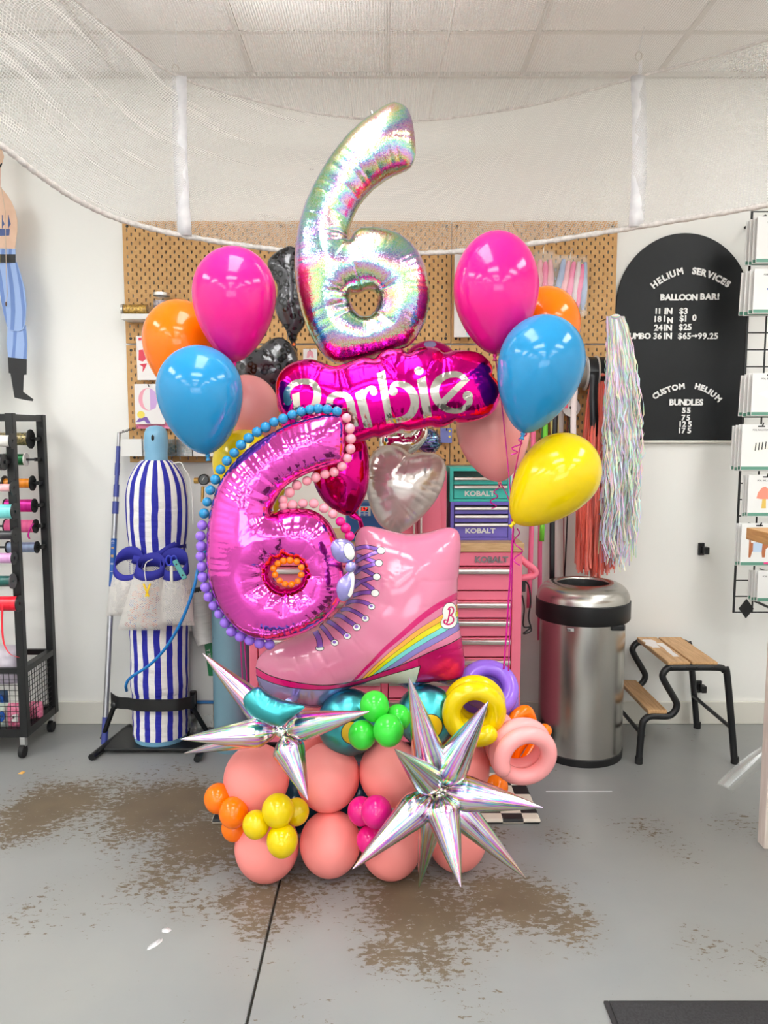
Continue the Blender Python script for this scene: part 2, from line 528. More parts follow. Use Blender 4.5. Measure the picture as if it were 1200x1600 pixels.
def foil(name, outline, Y, mats, parent=None, holes=(), prints=(), k=0.85, ds=0.005, crease=0.10, nperm=34, seed=1, flat=0.0, back=True, lean=0.0, power=0.5, raise_=None, sharp=True, round_=True, hsc=1.0):
    """outline, holes and print polygons in (x, z); prints: (material index, polygon)."""
    rng = np.random.default_rng(seed)
    out = resample(smooth2(outline) if round_ else outline, ds * 0.8)
    hol = [resample(smooth2(h_), ds * 0.8) for h_ in holes]
    lo = out.min(0) - 0.01; hi = out.max(0) + 0.01
    c = max(0.0035, ds * 0.8)
    nx = int((hi[0] - lo[0]) / c) + 2; nz = int((hi[1] - lo[1]) / c) + 2
    gx, gz = np.meshgrid(lo[0] + c * np.arange(nx), lo[1] + c * np.arange(nz))
    G = np.stack([gx.ravel(), gz.ravel()], 1)
    mk = inside(G, out)
    for h_ in hol: mk &= ~inside(G, h_)
    mk = mk.reshape(nz, nx)
    mk[0] = mk[-1] = False; mk[:, 0] = mk[:, -1] = False
    u = np.zeros((nz, nx)); w = 1.93
    par = (np.add.outer(np.arange(nz), np.arange(nx)) % 2).astype(bool)
    m0 = mk & par; m1 = mk & ~par
    for it in range(260):
        for m_ in (m0, m1):
            s_ = (np.roll(u, 1, 0) + np.roll(u, -1, 0) + np.roll(u, 1, 1) + np.roll(u, -1, 1) + c * c) * 0.25
            u = np.where(m_, u + w * (s_ - u), u)
    u = np.maximum(u, 0)
    def hfield(A):
        fx_ = (A[:, 0] - lo[0]) / c; fz_ = (A[:, 1] - lo[1]) / c
        i_ = np.clip(fx_.astype(int), 0, nx - 2); j_ = np.clip(fz_.astype(int), 0, nz - 2)
        a_ = np.clip(fx_ - i_, 0, 1); b_ = np.clip(fz_ - j_, 0, 1)
        return k * hsc * np.sqrt(2 * np.maximum(u[j_, i_] * (1 - a_) * (1 - b_) + u[j_, i_ + 1] * a_ * (1 - b_) + u[j_ + 1, i_] * (1 - a_) * b_ + u[j_ + 1, i_ + 1] * a_ * b_, 0))
    C0 = np.array([0.0, CAMZ])
    wp = []
    for m_, poly in prints:
        pp = []
        for i_ in range(len(poly)):
            p_, q_ = poly[i_], poly[(i_ + 1) % len(poly)]
            L_ = math.hypot(q_[0] - p_[0], q_[1] - p_[1]); kk = max(1, int(L_ / 0.012))
            pp += [(p_[0] + (q_[0] - p_[0]) * t_ / kk, p_[1] + (q_[1] - p_[1]) * t_ / kk) for t_ in range(kk)]
        A0 = np.array(pp); A = A0.copy()
        for it in range(8):
            A = 0.4 * A + 0.6 * (C0 + (A0 - C0) * ((Y - hfield(A)) / Y)[:, None])
        wp.append((m_, [tuple(v_) for v_ in A.tolist()]))
    prints = wp
    # points
    hx, hz = np.meshgrid(np.arange(lo[0], hi[0], ds), np.arange(lo[1], hi[1], ds * 0.866))
    hx[1::2] += ds / 2
    Q = np.stack([hx.ravel(), hz.ravel()], 1) + rng.normal(0, ds * 0.05, (hx.size, 2))
    ok = inside(Q, out)
    for h_ in hol: ok &= ~inside(Q, h_)
    Q = Q[ok]
    bnd = np.concatenate([out] + hol)
    def near(A):
        d = np.empty(len(A)); ix = np.empty(len(A), int)
        for i in range(0, len(A), 3000):
            D = ((A[i:i + 3000, None, :] - bnd[None]) ** 2).sum(2)
            ix[i:i + 3000] = D.argmin(1); d[i:i + 3000] = np.sqrt(D.min(1))
        return d, ix
    dQ, _ = near(Q)
    Q = Q[dQ > ds * 0.55]
    # inset rings give the rolled edge its roundness
    rings = []
    for loop, sg in [(out, 1)] + [(h_, -1) for h_ in hol]:
        t = np.roll(loop, -1, 0) - np.roll(loop, 1, 0)
        ar = np.sum(loop[:, 0] * np.roll(loop[:, 1], -1) - np.roll(loop[:, 0], -1) * loop[:, 1])
        nn = np.stack([-t[:, 1], t[:, 0]], 1); nn /= np.maximum(np.hypot(nn[:, 0], nn[:, 1]), 1e-9)[:, None]
        nn *= (1 if ar > 0 else -1) * sg
        rings.append(loop + nn * ds * 0.22)
    verts = [Vector(p) for p in bnd.tolist()]
    edges = []
    o = 0
    for loop in [out] + hol:
        n = len(loop); edges += [(o + i, o + (i + 1) % n) for i in range(n)]; o += n
    verts += [Vector(p) for r_ in rings for p in r_.tolist()]
    verts += [Vector(p) for p in Q.tolist()]
    for mi, poly in prints:
        o = len(verts); n = len(poly)
        verts += [Vector((p[0], p[1])) for p in poly]
        edges += [(o + i, o + (i + 1) % n) for i in range(n)]
    V, E, T, *_r = delaunay_2d_cdt(verts, edges, [], 0, 1e-6)
    V = np.array([(v.x, v.y) for v in V]); T = np.array([t for t in T])
    cen = V[T].mean(1)
    keep = inside(cen, out)
    for h_ in hol: keep &= ~inside(cen, h_)
    T = T[keep]; cen = cen[keep]
    mi = np.zeros(len(T), int)
    for m_, poly in prints:
        mi[inside(cen, poly)] = m_
    used = np.unique(T); remap = -np.ones(len(V), int); remap[used] = np.arange(len(used))
    V = V[used]; T = remap[T]
    # heights
    d, ix = near(V)
    fx = (V[:, 0] - lo[0]) / c; fz = (V[:, 1] - lo[1]) / c
    ixx = np.clip(fx.astype(int), 0, nx - 2); izz = np.clip(fz.astype(int), 0, nz - 2)
    ax, az = fx - ixx, fz - izz
    bil = (u[izz, ixx] * (1 - ax) * (1 - az) + u[izz, ixx + 1] * ax * (1 - az) + u[izz + 1, ixx] * (1 - ax) * az + u[izz + 1, ixx + 1] * ax * az)
    hgt = k * np.sqrt(2 * np.maximum(bil, 0))
    onb = d < 1e-5
    hgt[onb] = 0
    low = (~onb) & (d < c)
    hgt[low] = np.maximum(hgt[low], k * np.sqrt(np.maximum(2 * d[low] * 0.5 * math.sqrt(max(u.max(), 1e-9)), 0)))
    # puckers: sharp radial creases from the seam inwards, deeper on inside bends
    if crease > 0:
        amp = np.zeros(len(bnd)); pos = 0
        for loop, sg in [(out, 1)] + [(h_, -1) for h_ in hol]:
            n = len(loop)
            per = n * ds * 0.8
            nc = max(6, int(per * nperm))
            s = np.arange(n) / n
            f = np.zeros(n)
            for q in range(nc):
                p = (q + rng.uniform(-0.42, 0.42)) / nc
                dd = np.abs((s - p + 0.5) % 1 - 0.5) * per
                wd = rng.uniform(0.0035, 0.008)
                f = np.maximum(f, np.exp(-dd / wd) * rng.uniform(0.25, 1.0))
            st = max(2, int(0.03 / (ds * 0.8)))
            t1 = loop - np.roll(loop, st, 0); t2 = np.roll(loop, -st, 0) - loop
            cr = t1[:, 0] * t2[:, 1] - t1[:, 1] * t2[:, 0]
            ar = np.sum(loop[:, 0] * np.roll(loop[:, 1], -1) - np.roll(loop[:, 0], -1) * loop[:, 1])
            cv = -np.sign(ar) * sg * cr / (np.hypot(*t1.T) * np.hypot(*t2.T) + 1e-9)
            g = np.clip(0.45 + 1.6 * cv, 0.3, 1.5) if sg == 1 else np.full(n, 1.3)
            amp[pos:pos + n] = f * g; pos += n
        D0 = max(0.012, 0.55 * d.max())
        hgt = hgt * (1 - crease * amp[ix] * np.clip(1 - d / (D0 * 1.5), 0, 1) ** 1.0)
        # slow dents
        ph = rng.uniform(0, 6, 4)
        hgt = hgt * (1 + 0.012 * np.sin(V[:, 0] * 40 + ph[0] + 2 * np.sin(V[:, 1] * 17 + ph[1])) + 0.012 * np.sin(V[:, 1] * 47 + ph[2] + 2 * np.sin(V[:, 0] * 23 + ph[3])))
    if flat: hgt = np.minimum(hgt, flat)
    nV = len(V)
    zc = V[:, 1].mean()
    yy = Y + (V[:, 1] - zc) * lean
    front = np.stack([V[:, 0], yy - hgt * hsc, V[:, 1]], 1)
    bidx = np.where(onb, np.arange(nV), -1)
    inn = np.where(~onb)[0]
    bidx[inn] = nV + np.arange(len(inn))
    backv = np.stack([V[inn, 0], yy[inn] + hgt[inn] * hsc, V[inn, 1]], 1)
    a = V[T]
    area = (a[:, 1, 0] - a[:, 0, 0]) * (a[:, 2, 1] - a[:, 0, 1]) - (a[:, 1, 1] - a[:, 0, 1]) * (a[:, 2, 0] - a[:, 0, 0])
    T[area < 0] = T[area < 0][:, ::-1]
    TB = bidx[T][:, ::-1]
    mb = MB()
    mb.v = front.tolist() + backv.tolist()
    mb.uv = [(0.0, 0.0)] * len(mb.v)
    mb.f = T.tolist() + TB.tolist()
    mb.mi = mi.tolist() + ([0] * len(TB))
    return mb.build(name, mats, parent, sharp=0)

# ------------------------------------------------------------------ balloon materials
def foil_mat(name, rgb, rough=0.10, metal=1.0, bump=0.12):
    if name in MATS: return MATS[name]
    m = M(name, rgb, rough, metal)
    h = N(m); tc = h.n('ShaderNodeTexCoord')
    nz = h.n('ShaderNodeTexNoise', i_0=tc.outputs['Object'], i_Scale=9, i_Detail=3, i_Distortion=1.0)
    bp = h.n('ShaderNodeBump', i_Height=nz.outputs[0], i_Strength=bump, i_Distance=0.02)
    h.link(bp.outputs[0], h.b.inputs['Normal'])
    return m

def holo_mat(name, glitter=True):
    """diffraction foil: the hue turns with the angle of view, as on the real film"""
    m = M(name, (236, 236, 240), 0.16, 1.0)
    h = N(m); tc = h.n('ShaderNodeTexCoord')
    lw = h.n('ShaderNodeLayerWeight', i_0=0.5).outputs['Facing']
    rz = h.n('ShaderNodeSeparateXYZ', i_0=tc.outputs['Reflection'])
    if glitter:
        vo = h.n('ShaderNodeTexVoronoi', i_Vector=tc.outputs['Object'], i_Scale=420)
        jit = h.n('ShaderNodeSeparateColor', i_0=vo.outputs['Color'])
        j = h.math('MULTIPLY', jit.outputs[0], 0.22)
        hue = h.math('FRACT', h.math('ADD', h.math('ADD', h.math('MULTIPLY', rz.outputs[2], -1.25), h.math('MULTIPLY', rz.outputs[0], 0.25)), h.math('ADD', j, 0.18)))
        sat = h.math('MULTIPLY_ADD', jit.outputs[1], 0.6, 0.14)
        dn = h.n('ShaderNodeVectorMath', operation='SUBTRACT', i_0=vo.outputs['Color'], i_1=(0.5, 0.5, 0.5))
        dn = h.n('ShaderNodeVectorMath', operation='SCALE', i_0=dn.outputs[0], i_Scale=0.16)
        ge = h.n('ShaderNodeNewGeometry')
        nn = h.n('ShaderNodeVectorMath', operation='ADD', i_0=ge.outputs['Normal'], i_1=dn.outputs[0])
        nn = h.n('ShaderNodeVectorMath', operation='NORMALIZE', i_0=nn.outputs[0])
        h.link(nn.outputs[0], h.b.inputs['Normal'])
    else:
        uv = h.n('ShaderNodeMapping', i_0=tc.outputs['UV'], i_3=(15.0, 0.6, 1.0))
        nz = h.n('ShaderNodeTexNoise', i_0=uv.outputs[0], i_Scale=1.6, i_Detail=2.0)
        n2 = h.n('ShaderNodeTexNoise', i_0=uv.outputs[0], i_Scale=3.4, i_Detail=1.0)
        hue = h.math('FRACT', h.math('ADD', h.math('MULTIPLY', nz.outputs[0], 3.2), h.math('MULTIPLY', lw, 1.2)))
        sat = h.n('ShaderNodeMapRange', i_0=n2.outputs[0], i_1=0.36, i_2=0.60, i_3=0.06, i_4=0.72).outputs[0]
        bp = h.n('ShaderNodeBump', i_Height=nz.outputs[0], i_Strength=0.22, i_Distance=0.01)
        h.link(bp.outputs[0], h.b.inputs['Normal'])
    cc = h.n('ShaderNodeCombineColor', mode='HSV', i_0=hue, i_1=sat, i_2=(0.76 if glitter else 0.8))
    h.link(cc.outputs[0], h.b.inputs['Base Color'])
    return m

def latex(name, rgb, rough=0.13):
    return M('latex_' + name, rgb, rough, 0.0, IOR=1.45)
L_HOT = latex('hot_pink', (238, 26, 138)); L_ORG = latex('orange', (255, 122, 0)); L_BLU = latex('sky_blue', (36, 138, 194))
L_LPK = latex('light_pink', (255, 168, 168), 0.25); L_YEL = latex('yellow', (230, 200, 2)); L_GRN = latex('green', (60, 214, 62))
L_PUR = latex('purple', (152, 108, 226)); L_TEAL = latex('dark_teal', (30, 92, 122)); L_BEADP = latex('soft_pink', (250, 160, 178)); L_COR = latex('coral_pink', (254, 150, 145), 0.42)
F_PINK = foil_mat('foil_hot_pink', (250, 92, 204), 0.10)
F_MAG = foil_mat('foil_magenta', (238, 12, 150), 0.13)
F_DMAG = foil_mat('foil_deep_magenta', (205, 15, 120), 0.12)
F_SIL = foil_mat('foil_silver', (226, 222, 214), 0.10)
F_TEAL = foil_mat('foil_teal', (74, 178, 184), 0.3)
F_LAV = foil_mat('foil_lavender', (166, 156, 208), 0.22, 0.7)
F_PEARL = foil_mat('foil_pearl_white', (224, 212, 206), 0.17, 0.5)
F_SKATE = M('foil_printed_pink', (216, 124, 156), 0.14, 0.0, Coat_Weight=0.3, Coat_Roughness=0.05)
H_GLIT = holo_mat('foil_holographic_glitter', True)
H_STREAK = holo_mat('foil_holographic_streak', False)

def prt(name, rgb, rough=0.25, metal=0.0):
    return M('print_' + name, rgb, rough, metal, Coat_Weight=0.4, Coat_Roughness=0.05)
PR_BLACK = prt('black', (22, 18, 24)); PR_PINK = prt('dark_pink', (206, 6, 106)); PR_WHITE = prt('white', (238, 238, 232))
PR_ORG = prt('orange', (250, 176, 70)); PR_YEL = prt('yellow', (224, 214, 12)); PR_TEAL = prt('aqua', (120, 210, 205)); PR_LAV = prt('lavender', (140, 124, 196))
PR_CREAM = prt('cream', (222, 224, 212)); PR_MAGF = foil_mat('print_heel_magenta', (214, 20, 110), 0.2, 0.5); PR_LACE = foil_mat('print_lace_lavender', (150, 112, 206), 0.2, 0.5)

# ------------------------------------------------------------------ number six, pink
Y6 = 2.30
c5 = (4.0, (300, 620))
t6 = thing('number_balloon', 'hot pink foil number six edged with strings of tiny balloons', 'balloon', P(430, 1000, Y6))
out6 = [(945, 140), (900, 112), (840, 112), (760, 125), (680, 145), (600, 172), (520, 212), (430, 265), (350, 325), (280, 390), (215, 470), (165, 560), (130, 660), (108, 770), (98, 880),
        (96, 990), (104, 1100), (128, 1200), (165, 1290), (215, 1370), (280, 1440), (360, 1490), (450, 1513), (540, 1510), (640, 1490), (740, 1450), (830, 1390), (900, 1320), (940, 1240), (950, 1150), (940, 1050), (925, 950), (900, 870),
        (865, 800), (815, 745), (750, 708), (680, 695), (610, 695), (555, 705), (520, 722), (500, 712), (520, 660), (550, 605), (590, 560), (640, 525), (700, 492), (770, 462), (850, 435), (915, 415), (945, 390), (955, 320), (955, 220)]
hole6 = circ(596, 1098, 94, 22, 84)
foil('body', px_poly(out6, Y6, *c5), Y6, [F_PINK], t6, holes=[px_poly(hole6, Y6, *c5)], k=0.95, ds=0.0042, crease=0.22, nperm=46, seed=3)

def bead_string(pts, scale, off, r, Y, mat, label, group):
    w = [P(p[0] / scale + off[0], p[1] / scale + off[1], Y) for p in pts]
    t = thing('mini_balloon_string', label, 'balloon string', w[0], group)
    for i, p in enumerate(w):
        rr = r * U(p.z * 0 + 800, Y) * random.uniform(0.94, 1.05)
        MB().sphere(p, rr, 18, sc3=(1, 1, random.uniform(0.95, 1.04))).build('mini_balloon', mat, t)
    return t
blue_pts = [(905, 92), (845, 80), (790, 75), (737, 80), (684, 93), (627, 112), (570, 138), (513, 158), (460, 190), (407, 220), (355, 258), (307, 300), (264, 350), (218, 400), (178, 455), (146, 517), (115, 583), (95, 657), (76, 729)]
pur_pts = [(64, 803), (54, 870), (58, 934), (54, 997), (62, 1061), (68, 1126), (86, 1190), (104, 1249), (135, 1305), (170, 1356), (207, 1412), (247, 1466), (300, 1498), (360, 1522), (422, 1540), (485, 1548)]
pk_pts = [(965, 133), (985, 198), (992, 262), (990, 325), (970, 383), (937, 434), (888, 470), (832, 484), (774, 503), (718, 525), (655, 552), (610, 597), (568, 645), (572, 684), (628, 676), (693, 667), (761, 667), (824, 696), (880, 732)]
hp_pts = [(927, 779), (960, 820), (985, 870)]
or_pts = [(537, 1042), (572, 1026), (613, 1022), (655, 1029), (684, 1066), (683, 1112), (661, 1153), (623, 1172), (582, 1170), (547, 1149), (519, 1112), (510, 1072)]
GB = 'strings of tiny balloons edging the pink number six'
bead_string(blue_pts, *c5, 8.1, Y6 - 0.004, L_BLU, 'string of tiny sky blue balloons along the upper edge of the pink number six', GB)
bead_string(pur_pts, *c5, 8.3, Y6 - 0.004, L_PUR, 'string of tiny purple balloons along the lower outer edge of the pink number six', GB)
bead_string(pk_pts, *c5, 7.9, Y6 - 0.004, L_BEADP, 'string of tiny light pink balloons in the open notch of the pink number six', GB)
bead_string(hp_pts, *c5, 7.8, Y6 - 0.004, L_HOT, 'three tiny hot pink balloons strung above the lavender bow', GB)
bead_string(or_pts, *c5, 5.6, Y6 - 0.06, L_ORG, 'ring of tiny orange balloons inside the loop of the pink number six', GB)

# ------------------------------------------------------------------ number six, silver
YS = 2.52
s6 = (2.962, (430, 140))
ts = thing('number_balloon', 'tall silver holographic foil number six at the top of the display', 'balloon', P(570, 560, YS))
outs = [(575, 78), (545, 73), (505, 88), (455, 122), (400, 162), (330, 228), (262, 312), (203, 405), (152, 505), (118, 605), (98, 705), (91, 800), (97, 900), (115, 1000), (145, 1095), (190, 1185), (240, 1245), (300, 1268), (380, 1258), (470, 1235),
        (560, 1208), (625, 1180), (672, 1120), (702, 1050), (714, 970), (710, 890), (690, 810), (650, 738), (590, 682), (520, 652), (450, 642), (395, 644), (362, 668), (347, 705), (338, 700), (342, 650), (358, 600), (385, 545), (425, 490), (480, 440), (540, 402), (600, 378), (632, 355), (650, 305), (645, 225), (632, 150), (610, 100)]
holes_ = [(352, 945), (390, 940), (430, 925), (462, 938), (474, 975), (465, 1015), (440, 1045), (405, 1050), (375, 1030), (355, 990)]
foil('body', px_poly(outs, YS, *s6), YS, [H_GLIT], ts, holes=[px_poly(holes_, YS, *s6)], k=0.98, ds=0.0045, crease=0.17, nperm=30, seed=5, lean=-0.03)
pv = P(584, 176, YS)
MB().cyl(pv + Vector((0, 0.004, -0.012)), pv + Vector((-0.006, 0.004, 0.006)), 0.008, 0.005, 10).build('inflation_tab', F_SIL, ts)

# ------------------------------------------------------------------ lettered cloud
YB = 2.46
cb = (3.158, (420, 540))
tb = thing('cloud_balloon', 'magenta foil cloud balloon with big silver lettering, between the two sixes', 'balloon', P(600, 690, YB))
outb = [(38, 230), (38, 180), (60, 130), (95, 98), (150, 74), (215, 68), (275, 88), (325, 103), (385, 88), (440, 66), (490, 60), (520, 66), (555, 35), (610, 16), (660, 20), (688, 38), (725, 16), (780, 8), (830, 14), (862, 36), (905, 26), (960, 24), (1010, 30),
        (1050, 46), (1085, 78), (1103, 112), (1102, 150), (1128, 180), (1140, 228), (1132, 285), (1105, 330), (1060, 358), (1000, 376), (940, 382), (915, 376), (870, 400), (820, 406), (797, 400), (740, 415), (680, 422), (655, 418), (600, 440), (545, 455), (520, 452), (470, 472), (410, 482), (340, 480), (250, 478), (160, 470), (95, 440), (60, 400), (72, 360), (45, 310)]
b3 = (6.316, (430, 550)); b4 = (6.0, (590, 540))
def s3(pts, w, **k_): return px_poly(stroke(pts, w, **k_), YB, *b3)
def s4(pts, w, **k_): return px_poly(stroke(pts, w, **k_), YB, *b4)
pr = []
pr.append((1, s3([(128, 495), (112, 440), (130, 370), (190, 310), (280, 290), (370, 310), (412, 375), (415, 440), (395, 510), (350, 560), (300, 590)], [62, 66, 62, 58, 56, 60, 72, 76, 72, 50, 36])))
pr.append((1, px_poly(circ(125, 488, 40), YB, *b3)))
pr.append((1, px_poly([(165, 420), (238, 395), (262, 780), (205, 790)], YB, *b3)))
pr.append((1, s3([(330, 570), (410, 610), (430, 690), (370, 760), (230, 780)], [40, 66, 76, 60, 44])))
pr.append((1, s3([(535, 520), (545, 460), (590, 425), (650, 418), (710, 440), (742, 500), (755, 580), (790, 740)], [70, 66, 58, 56, 66, 76, 78, 74])))
pr.append((1, s3([(600, 700), (540, 690), (525, 630), (570, 590), (700, 570)], [50, 64, 66, 54, 36])))
pr.append((1, px_poly([(786, 408), (868, 362), (962, 742), (880, 752)], YB, *b3)))
pr.append((1, s3([(872, 460), (888, 400), (925, 362), (970, 362), (985, 390)], [34, 42, 44, 50, 40])))
pr.append((1, px_poly(circ(972, 392, 38), YB, *b3)))
pr.append((1, px_poly([(-6, 262), (65, 232), (142, 690), (84, 732)], YB, *b4)))
pr.append((1, s4([(130, 420), (150, 368), (215, 362), (285, 392), (338, 465), (348, 560), (305, 650), (220, 695), (90, 706)], [40, 46, 58, 72, 78, 78, 70, 56, 48])))
pr.append((1, px_poly(circ(146, 428, 42), YB, *b4)))
pr.append((1, px_poly([(368, 320), (448, 286), (510, 668), (432, 682)], YB, *b4)))
pr.append((1, px_poly(circ(387, 236, 43, 24, 38), YB, *b4)))
pr.append((1, s4([(850, 470), (862, 530), (800, 595), (715, 612), (620, 580), (552, 500), (535, 410), (575, 325), (650, 280), (740, 270), (810, 300), (835, 325)], [60, 56, 52, 52, 62, 76, 80, 74, 62, 60, 50, 36])))
pr.append((1, px_poly(circ(846, 472, 47), YB, *b4)))
pr.append((1, px_poly([(866, 320), (800, 305), (580, 520), (600, 590)], YB, *b4)))
F_LET = foil_mat('foil_letter_silver', (214, 206, 196), 0.14)
foil('body', px_poly(outb, YB, *cb), YB, [F_MAG, F_LET], tb, prints=pr, k=0.9, ds=0.0048, crease=0.2, nperm=36, seed=8)

# ------------------------------------------------------------------ roller skate
YK = 2.44
ka = (3.4286, (390, 920)); kb = (5.0, (500, 810)); kc = (2.553, (290, 600))
tk = thing('roller_skate_balloon', 'pink foil roller skate balloon with purple laces and teal wheels', 'balloon', P(560, 1110, YK))
outk = [(700, 574), (740, 568), (800, 582), (850, 594), (900, 600), (960, 594), (1010, 580), (1050, 572), (1085, 586), (1097, 630), (1094, 700), (1086, 770), (1083, 860), (1088, 940), (1100, 1010), (1110, 1070), (1112, 1120), (1104, 1162), (1085, 1180),
        (1060, 1196), (1040, 1196), (1010, 1186), (985, 1184), (950, 1190), (915, 1215), (900, 1225), (880, 1210), (840, 1190), (800, 1186), (740, 1192), (690, 1196), (640, 1215), (600, 1250), (570, 1276), (520, 1286), (460, 1282), (400, 1268), (340, 1244), (305, 1215), (288, 1180), (282, 1140), (285, 1105), (305, 1075), (345, 1048),
        (395, 1024), (460, 1000), (530, 965), (595, 918), (640, 868), (664, 800), (674, 720), (676, 660), (678, 610)]
def A_(pts): return px_poly(pts, YK, *ka)
def B_(pts): return px_poly(pts, YK, *kb)
# material order of the skate
MK = [F_SKATE, PR_BLACK, PR_PINK, F_LAV, PR_CREAM, PR_MAGF, PR_ORG, PR_YEL, PR_TEAL, PR_LAV, PR_WHITE, PR_LACE]
upper = [(30, 420), (100, 460), (200, 492), (300, 510), (400, 517), (500, 508), (600, 485), (700, 450), (800, 413), (900, 370), (1000, 325), (1080, 290), (1145, 252)]
lower = [(30, 462), (100, 496), (200, 525), (300, 540), (400, 541), (500, 530), (600, 505), (700, 476), (800, 446), (915, 413)]
pk = []
# stripes first, the sole covers their feet
for mi_, a_, w_ in ((2, [(545, 505), (640, 410), (720, 330), (800, 260), (900, 172), (1000, 98), (1125, 30)], [12, 18, 22, 26, 30, 32, 34]),
                    (1, [(600, 495), (700, 402), (800, 318), (900, 241), (1030, 162), (1135, 92)], [22, 28, 32, 36, 40, 44]),
                    (6, [(600, 495), (700, 402), (800, 318), (900, 241), (1030, 162), (1135, 92)], [18, 24, 28, 32, 36, 40]),
                    (1, [(622, 490), (722, 404), (830, 322), (930, 252), (1030, 196), (1135, 128)], [22, 28, 32, 36, 40, 42]),
                    (7, [(622, 490), (722, 404), (830, 322), (930, 252), (1030, 196), (1135, 128)], [18, 24, 28, 32, 36, 38]),
                    (1, [(648, 485), (750, 404), (850, 335), (940, 278), (1035, 224), (1135, 158)], [22, 28, 32, 34, 36, 40]),
                    (8, [(648, 485), (750, 404), (850, 335), (940, 278), (1035, 224), (1135, 158)], [18, 24, 28, 30, 32, 36]),
                    (1, [(690, 470), (790, 402), (880, 342), (970, 290), (1050, 246), (1140, 190)], [22, 28, 30, 32, 34, 38]),
                    (9, [(690, 470), (790, 402), (880, 342), (970, 290), (1050, 246), (1140, 190)], [18, 24, 26, 28, 30, 34])):
    pk.append((mi_, A_(stroke(a_, w_))))
pk.append((2, A_(upper + [(1180, 252), (1180, 700), (30, 700)])))
pk.append((3, A_(lower + [(915, 500), (800, 510), (640, 545), (560, 700), (20, 700)])))
pk.append((4, A_([(560, 532), (640, 495), (700, 476), (800, 446), (915, 413), (892, 503), (800, 508), (700, 516), (620, 535)])))
pk.append((3, A_([(560, 540), (640, 530), (800, 508), (892, 503), (1060, 495), (1100, 470), (1180, 470), (1180, 700), (500, 700)])))
pk.append((1, A_(stroke([(915, 413), (904, 458), (890, 503), (960, 500), (1060, 492), (1110, 480), (1160, 462)], 5, smooth=False))))
pk.append((5, A_([(918, 413), (1000, 373), (1080, 332), (1180, 290), (1180, 458), (1110, 478), (1060, 490), (960, 498), (893, 500)])))
pk.append((5, A_([(900, 372), (1000, 327), (1080, 292), (1180, 240), (1180, 300), (1080, 340), (1000, 380), (905, 420)])))
pk.append((1, A_(stroke(upper, 5))))
pk.append((1, A_(stroke(lower, 4))))
# the letter badge
badge = smooth2([(1040, 100), (1060, 78), (1090, 80), (1106, 105), (1102, 140), (1112, 165), (1098, 200), (1062, 213), (1034, 205), (1026, 180), (1038, 150), (1034, 125)])
pk.append((1, A_([(1069 + (x - 1069) * 1.06, 146 + (y - 146) * 1.05) for x, y in badge])))
pk.append((10, A_(badge)))
pk.append((2, B_(stroke([(1000, 716), (1012, 697), (1032, 694), (1043, 712), (1038, 738), (1022, 755), (1010, 760)], 12))))
pk.append((2, B_(stroke([(1012, 758), (1034, 766), (1044, 790), (1036, 816), (1010, 830), (985, 828), (970, 812), (976, 796), (990, 798)], 12))))
pk.append((2, B_(stroke([(1016, 704), (1010, 750), (1002, 790), (990, 826)], 12))))
# laces
def lace(pts, w, eye, er=27, ring=False):
    pk.append((1, B_(stroke(pts, w + 9))))
    pk.append((11, B_(stroke(pts, w))))
    if eye:
        pk.append((1, B_(circ(eye[0], eye[1], er + 5, 18, er * 0.85 + 5))))
        pk.append((10, B_(circ(eye[0], eye[1], er, 18, er * 0.85))))
        if ring:
            pk.append((11, B_(circ(eye[0] - 3, eye[1] - 5, er * 0.55, 12, er * 0.5))))
lace([(285, 290), (350, 310), (440, 345)], 26, None)
lace([(275, 385), (340, 400), (430, 448)], 26, None)
lace([(275, 490), (340, 505), (420, 560)], 28, None)
lace([(270, 240), (350, 222), (450, 240)], 26, None)
lace([(268, 345), (350, 300), (450, 262)], 26, (477, 252), 30)
lace([(268, 430), (340, 385), (435, 352)], 26, (460, 349), 28)
lace([(262, 540), (330, 490), (420, 462)], 26, (443, 456), 28)
lace([(255, 602), (330, 582), (410, 578)], 28, (430, 584), 30)
lace([(190, 668), (250, 648), (320, 650), (375, 668), (400, 690)], 26, (403, 690), 24, True)
lace([(160, 716), (210, 708), (270, 728), (330, 765), (355, 785)], 26, (355, 783), 26, True)
lace([(110, 756), (160, 762), (215, 798), (262, 828), (287, 852)], 30, (287, 851), 28, True)
lace([(55, 800), (100, 825), (150, 865), (190, 900), (213, 922)], 30, (213, 920), 26, True)
lace([(5, 835), (45, 880), (80, 930), (115, 970)], 28, (115, 972), 26, True)
pk.append((1, A_(circ(376, 319, 24, 16, 16)))); pk.append((10, A_(circ(376, 319, 20, 16, 12))))
pk.append((1, A_(stroke([(352, 228), (372, 270), (377, 316)], 34)))); pk.append((11, A_(stroke([(352, 228), (372, 270), (377, 314)], 28))))
foil('boot', px_poly(outk, YK, *kc), YK, MK, tk, prints=pk, k=0.72, ds=0.0048, crease=0.085, nperm=26, seed=11)
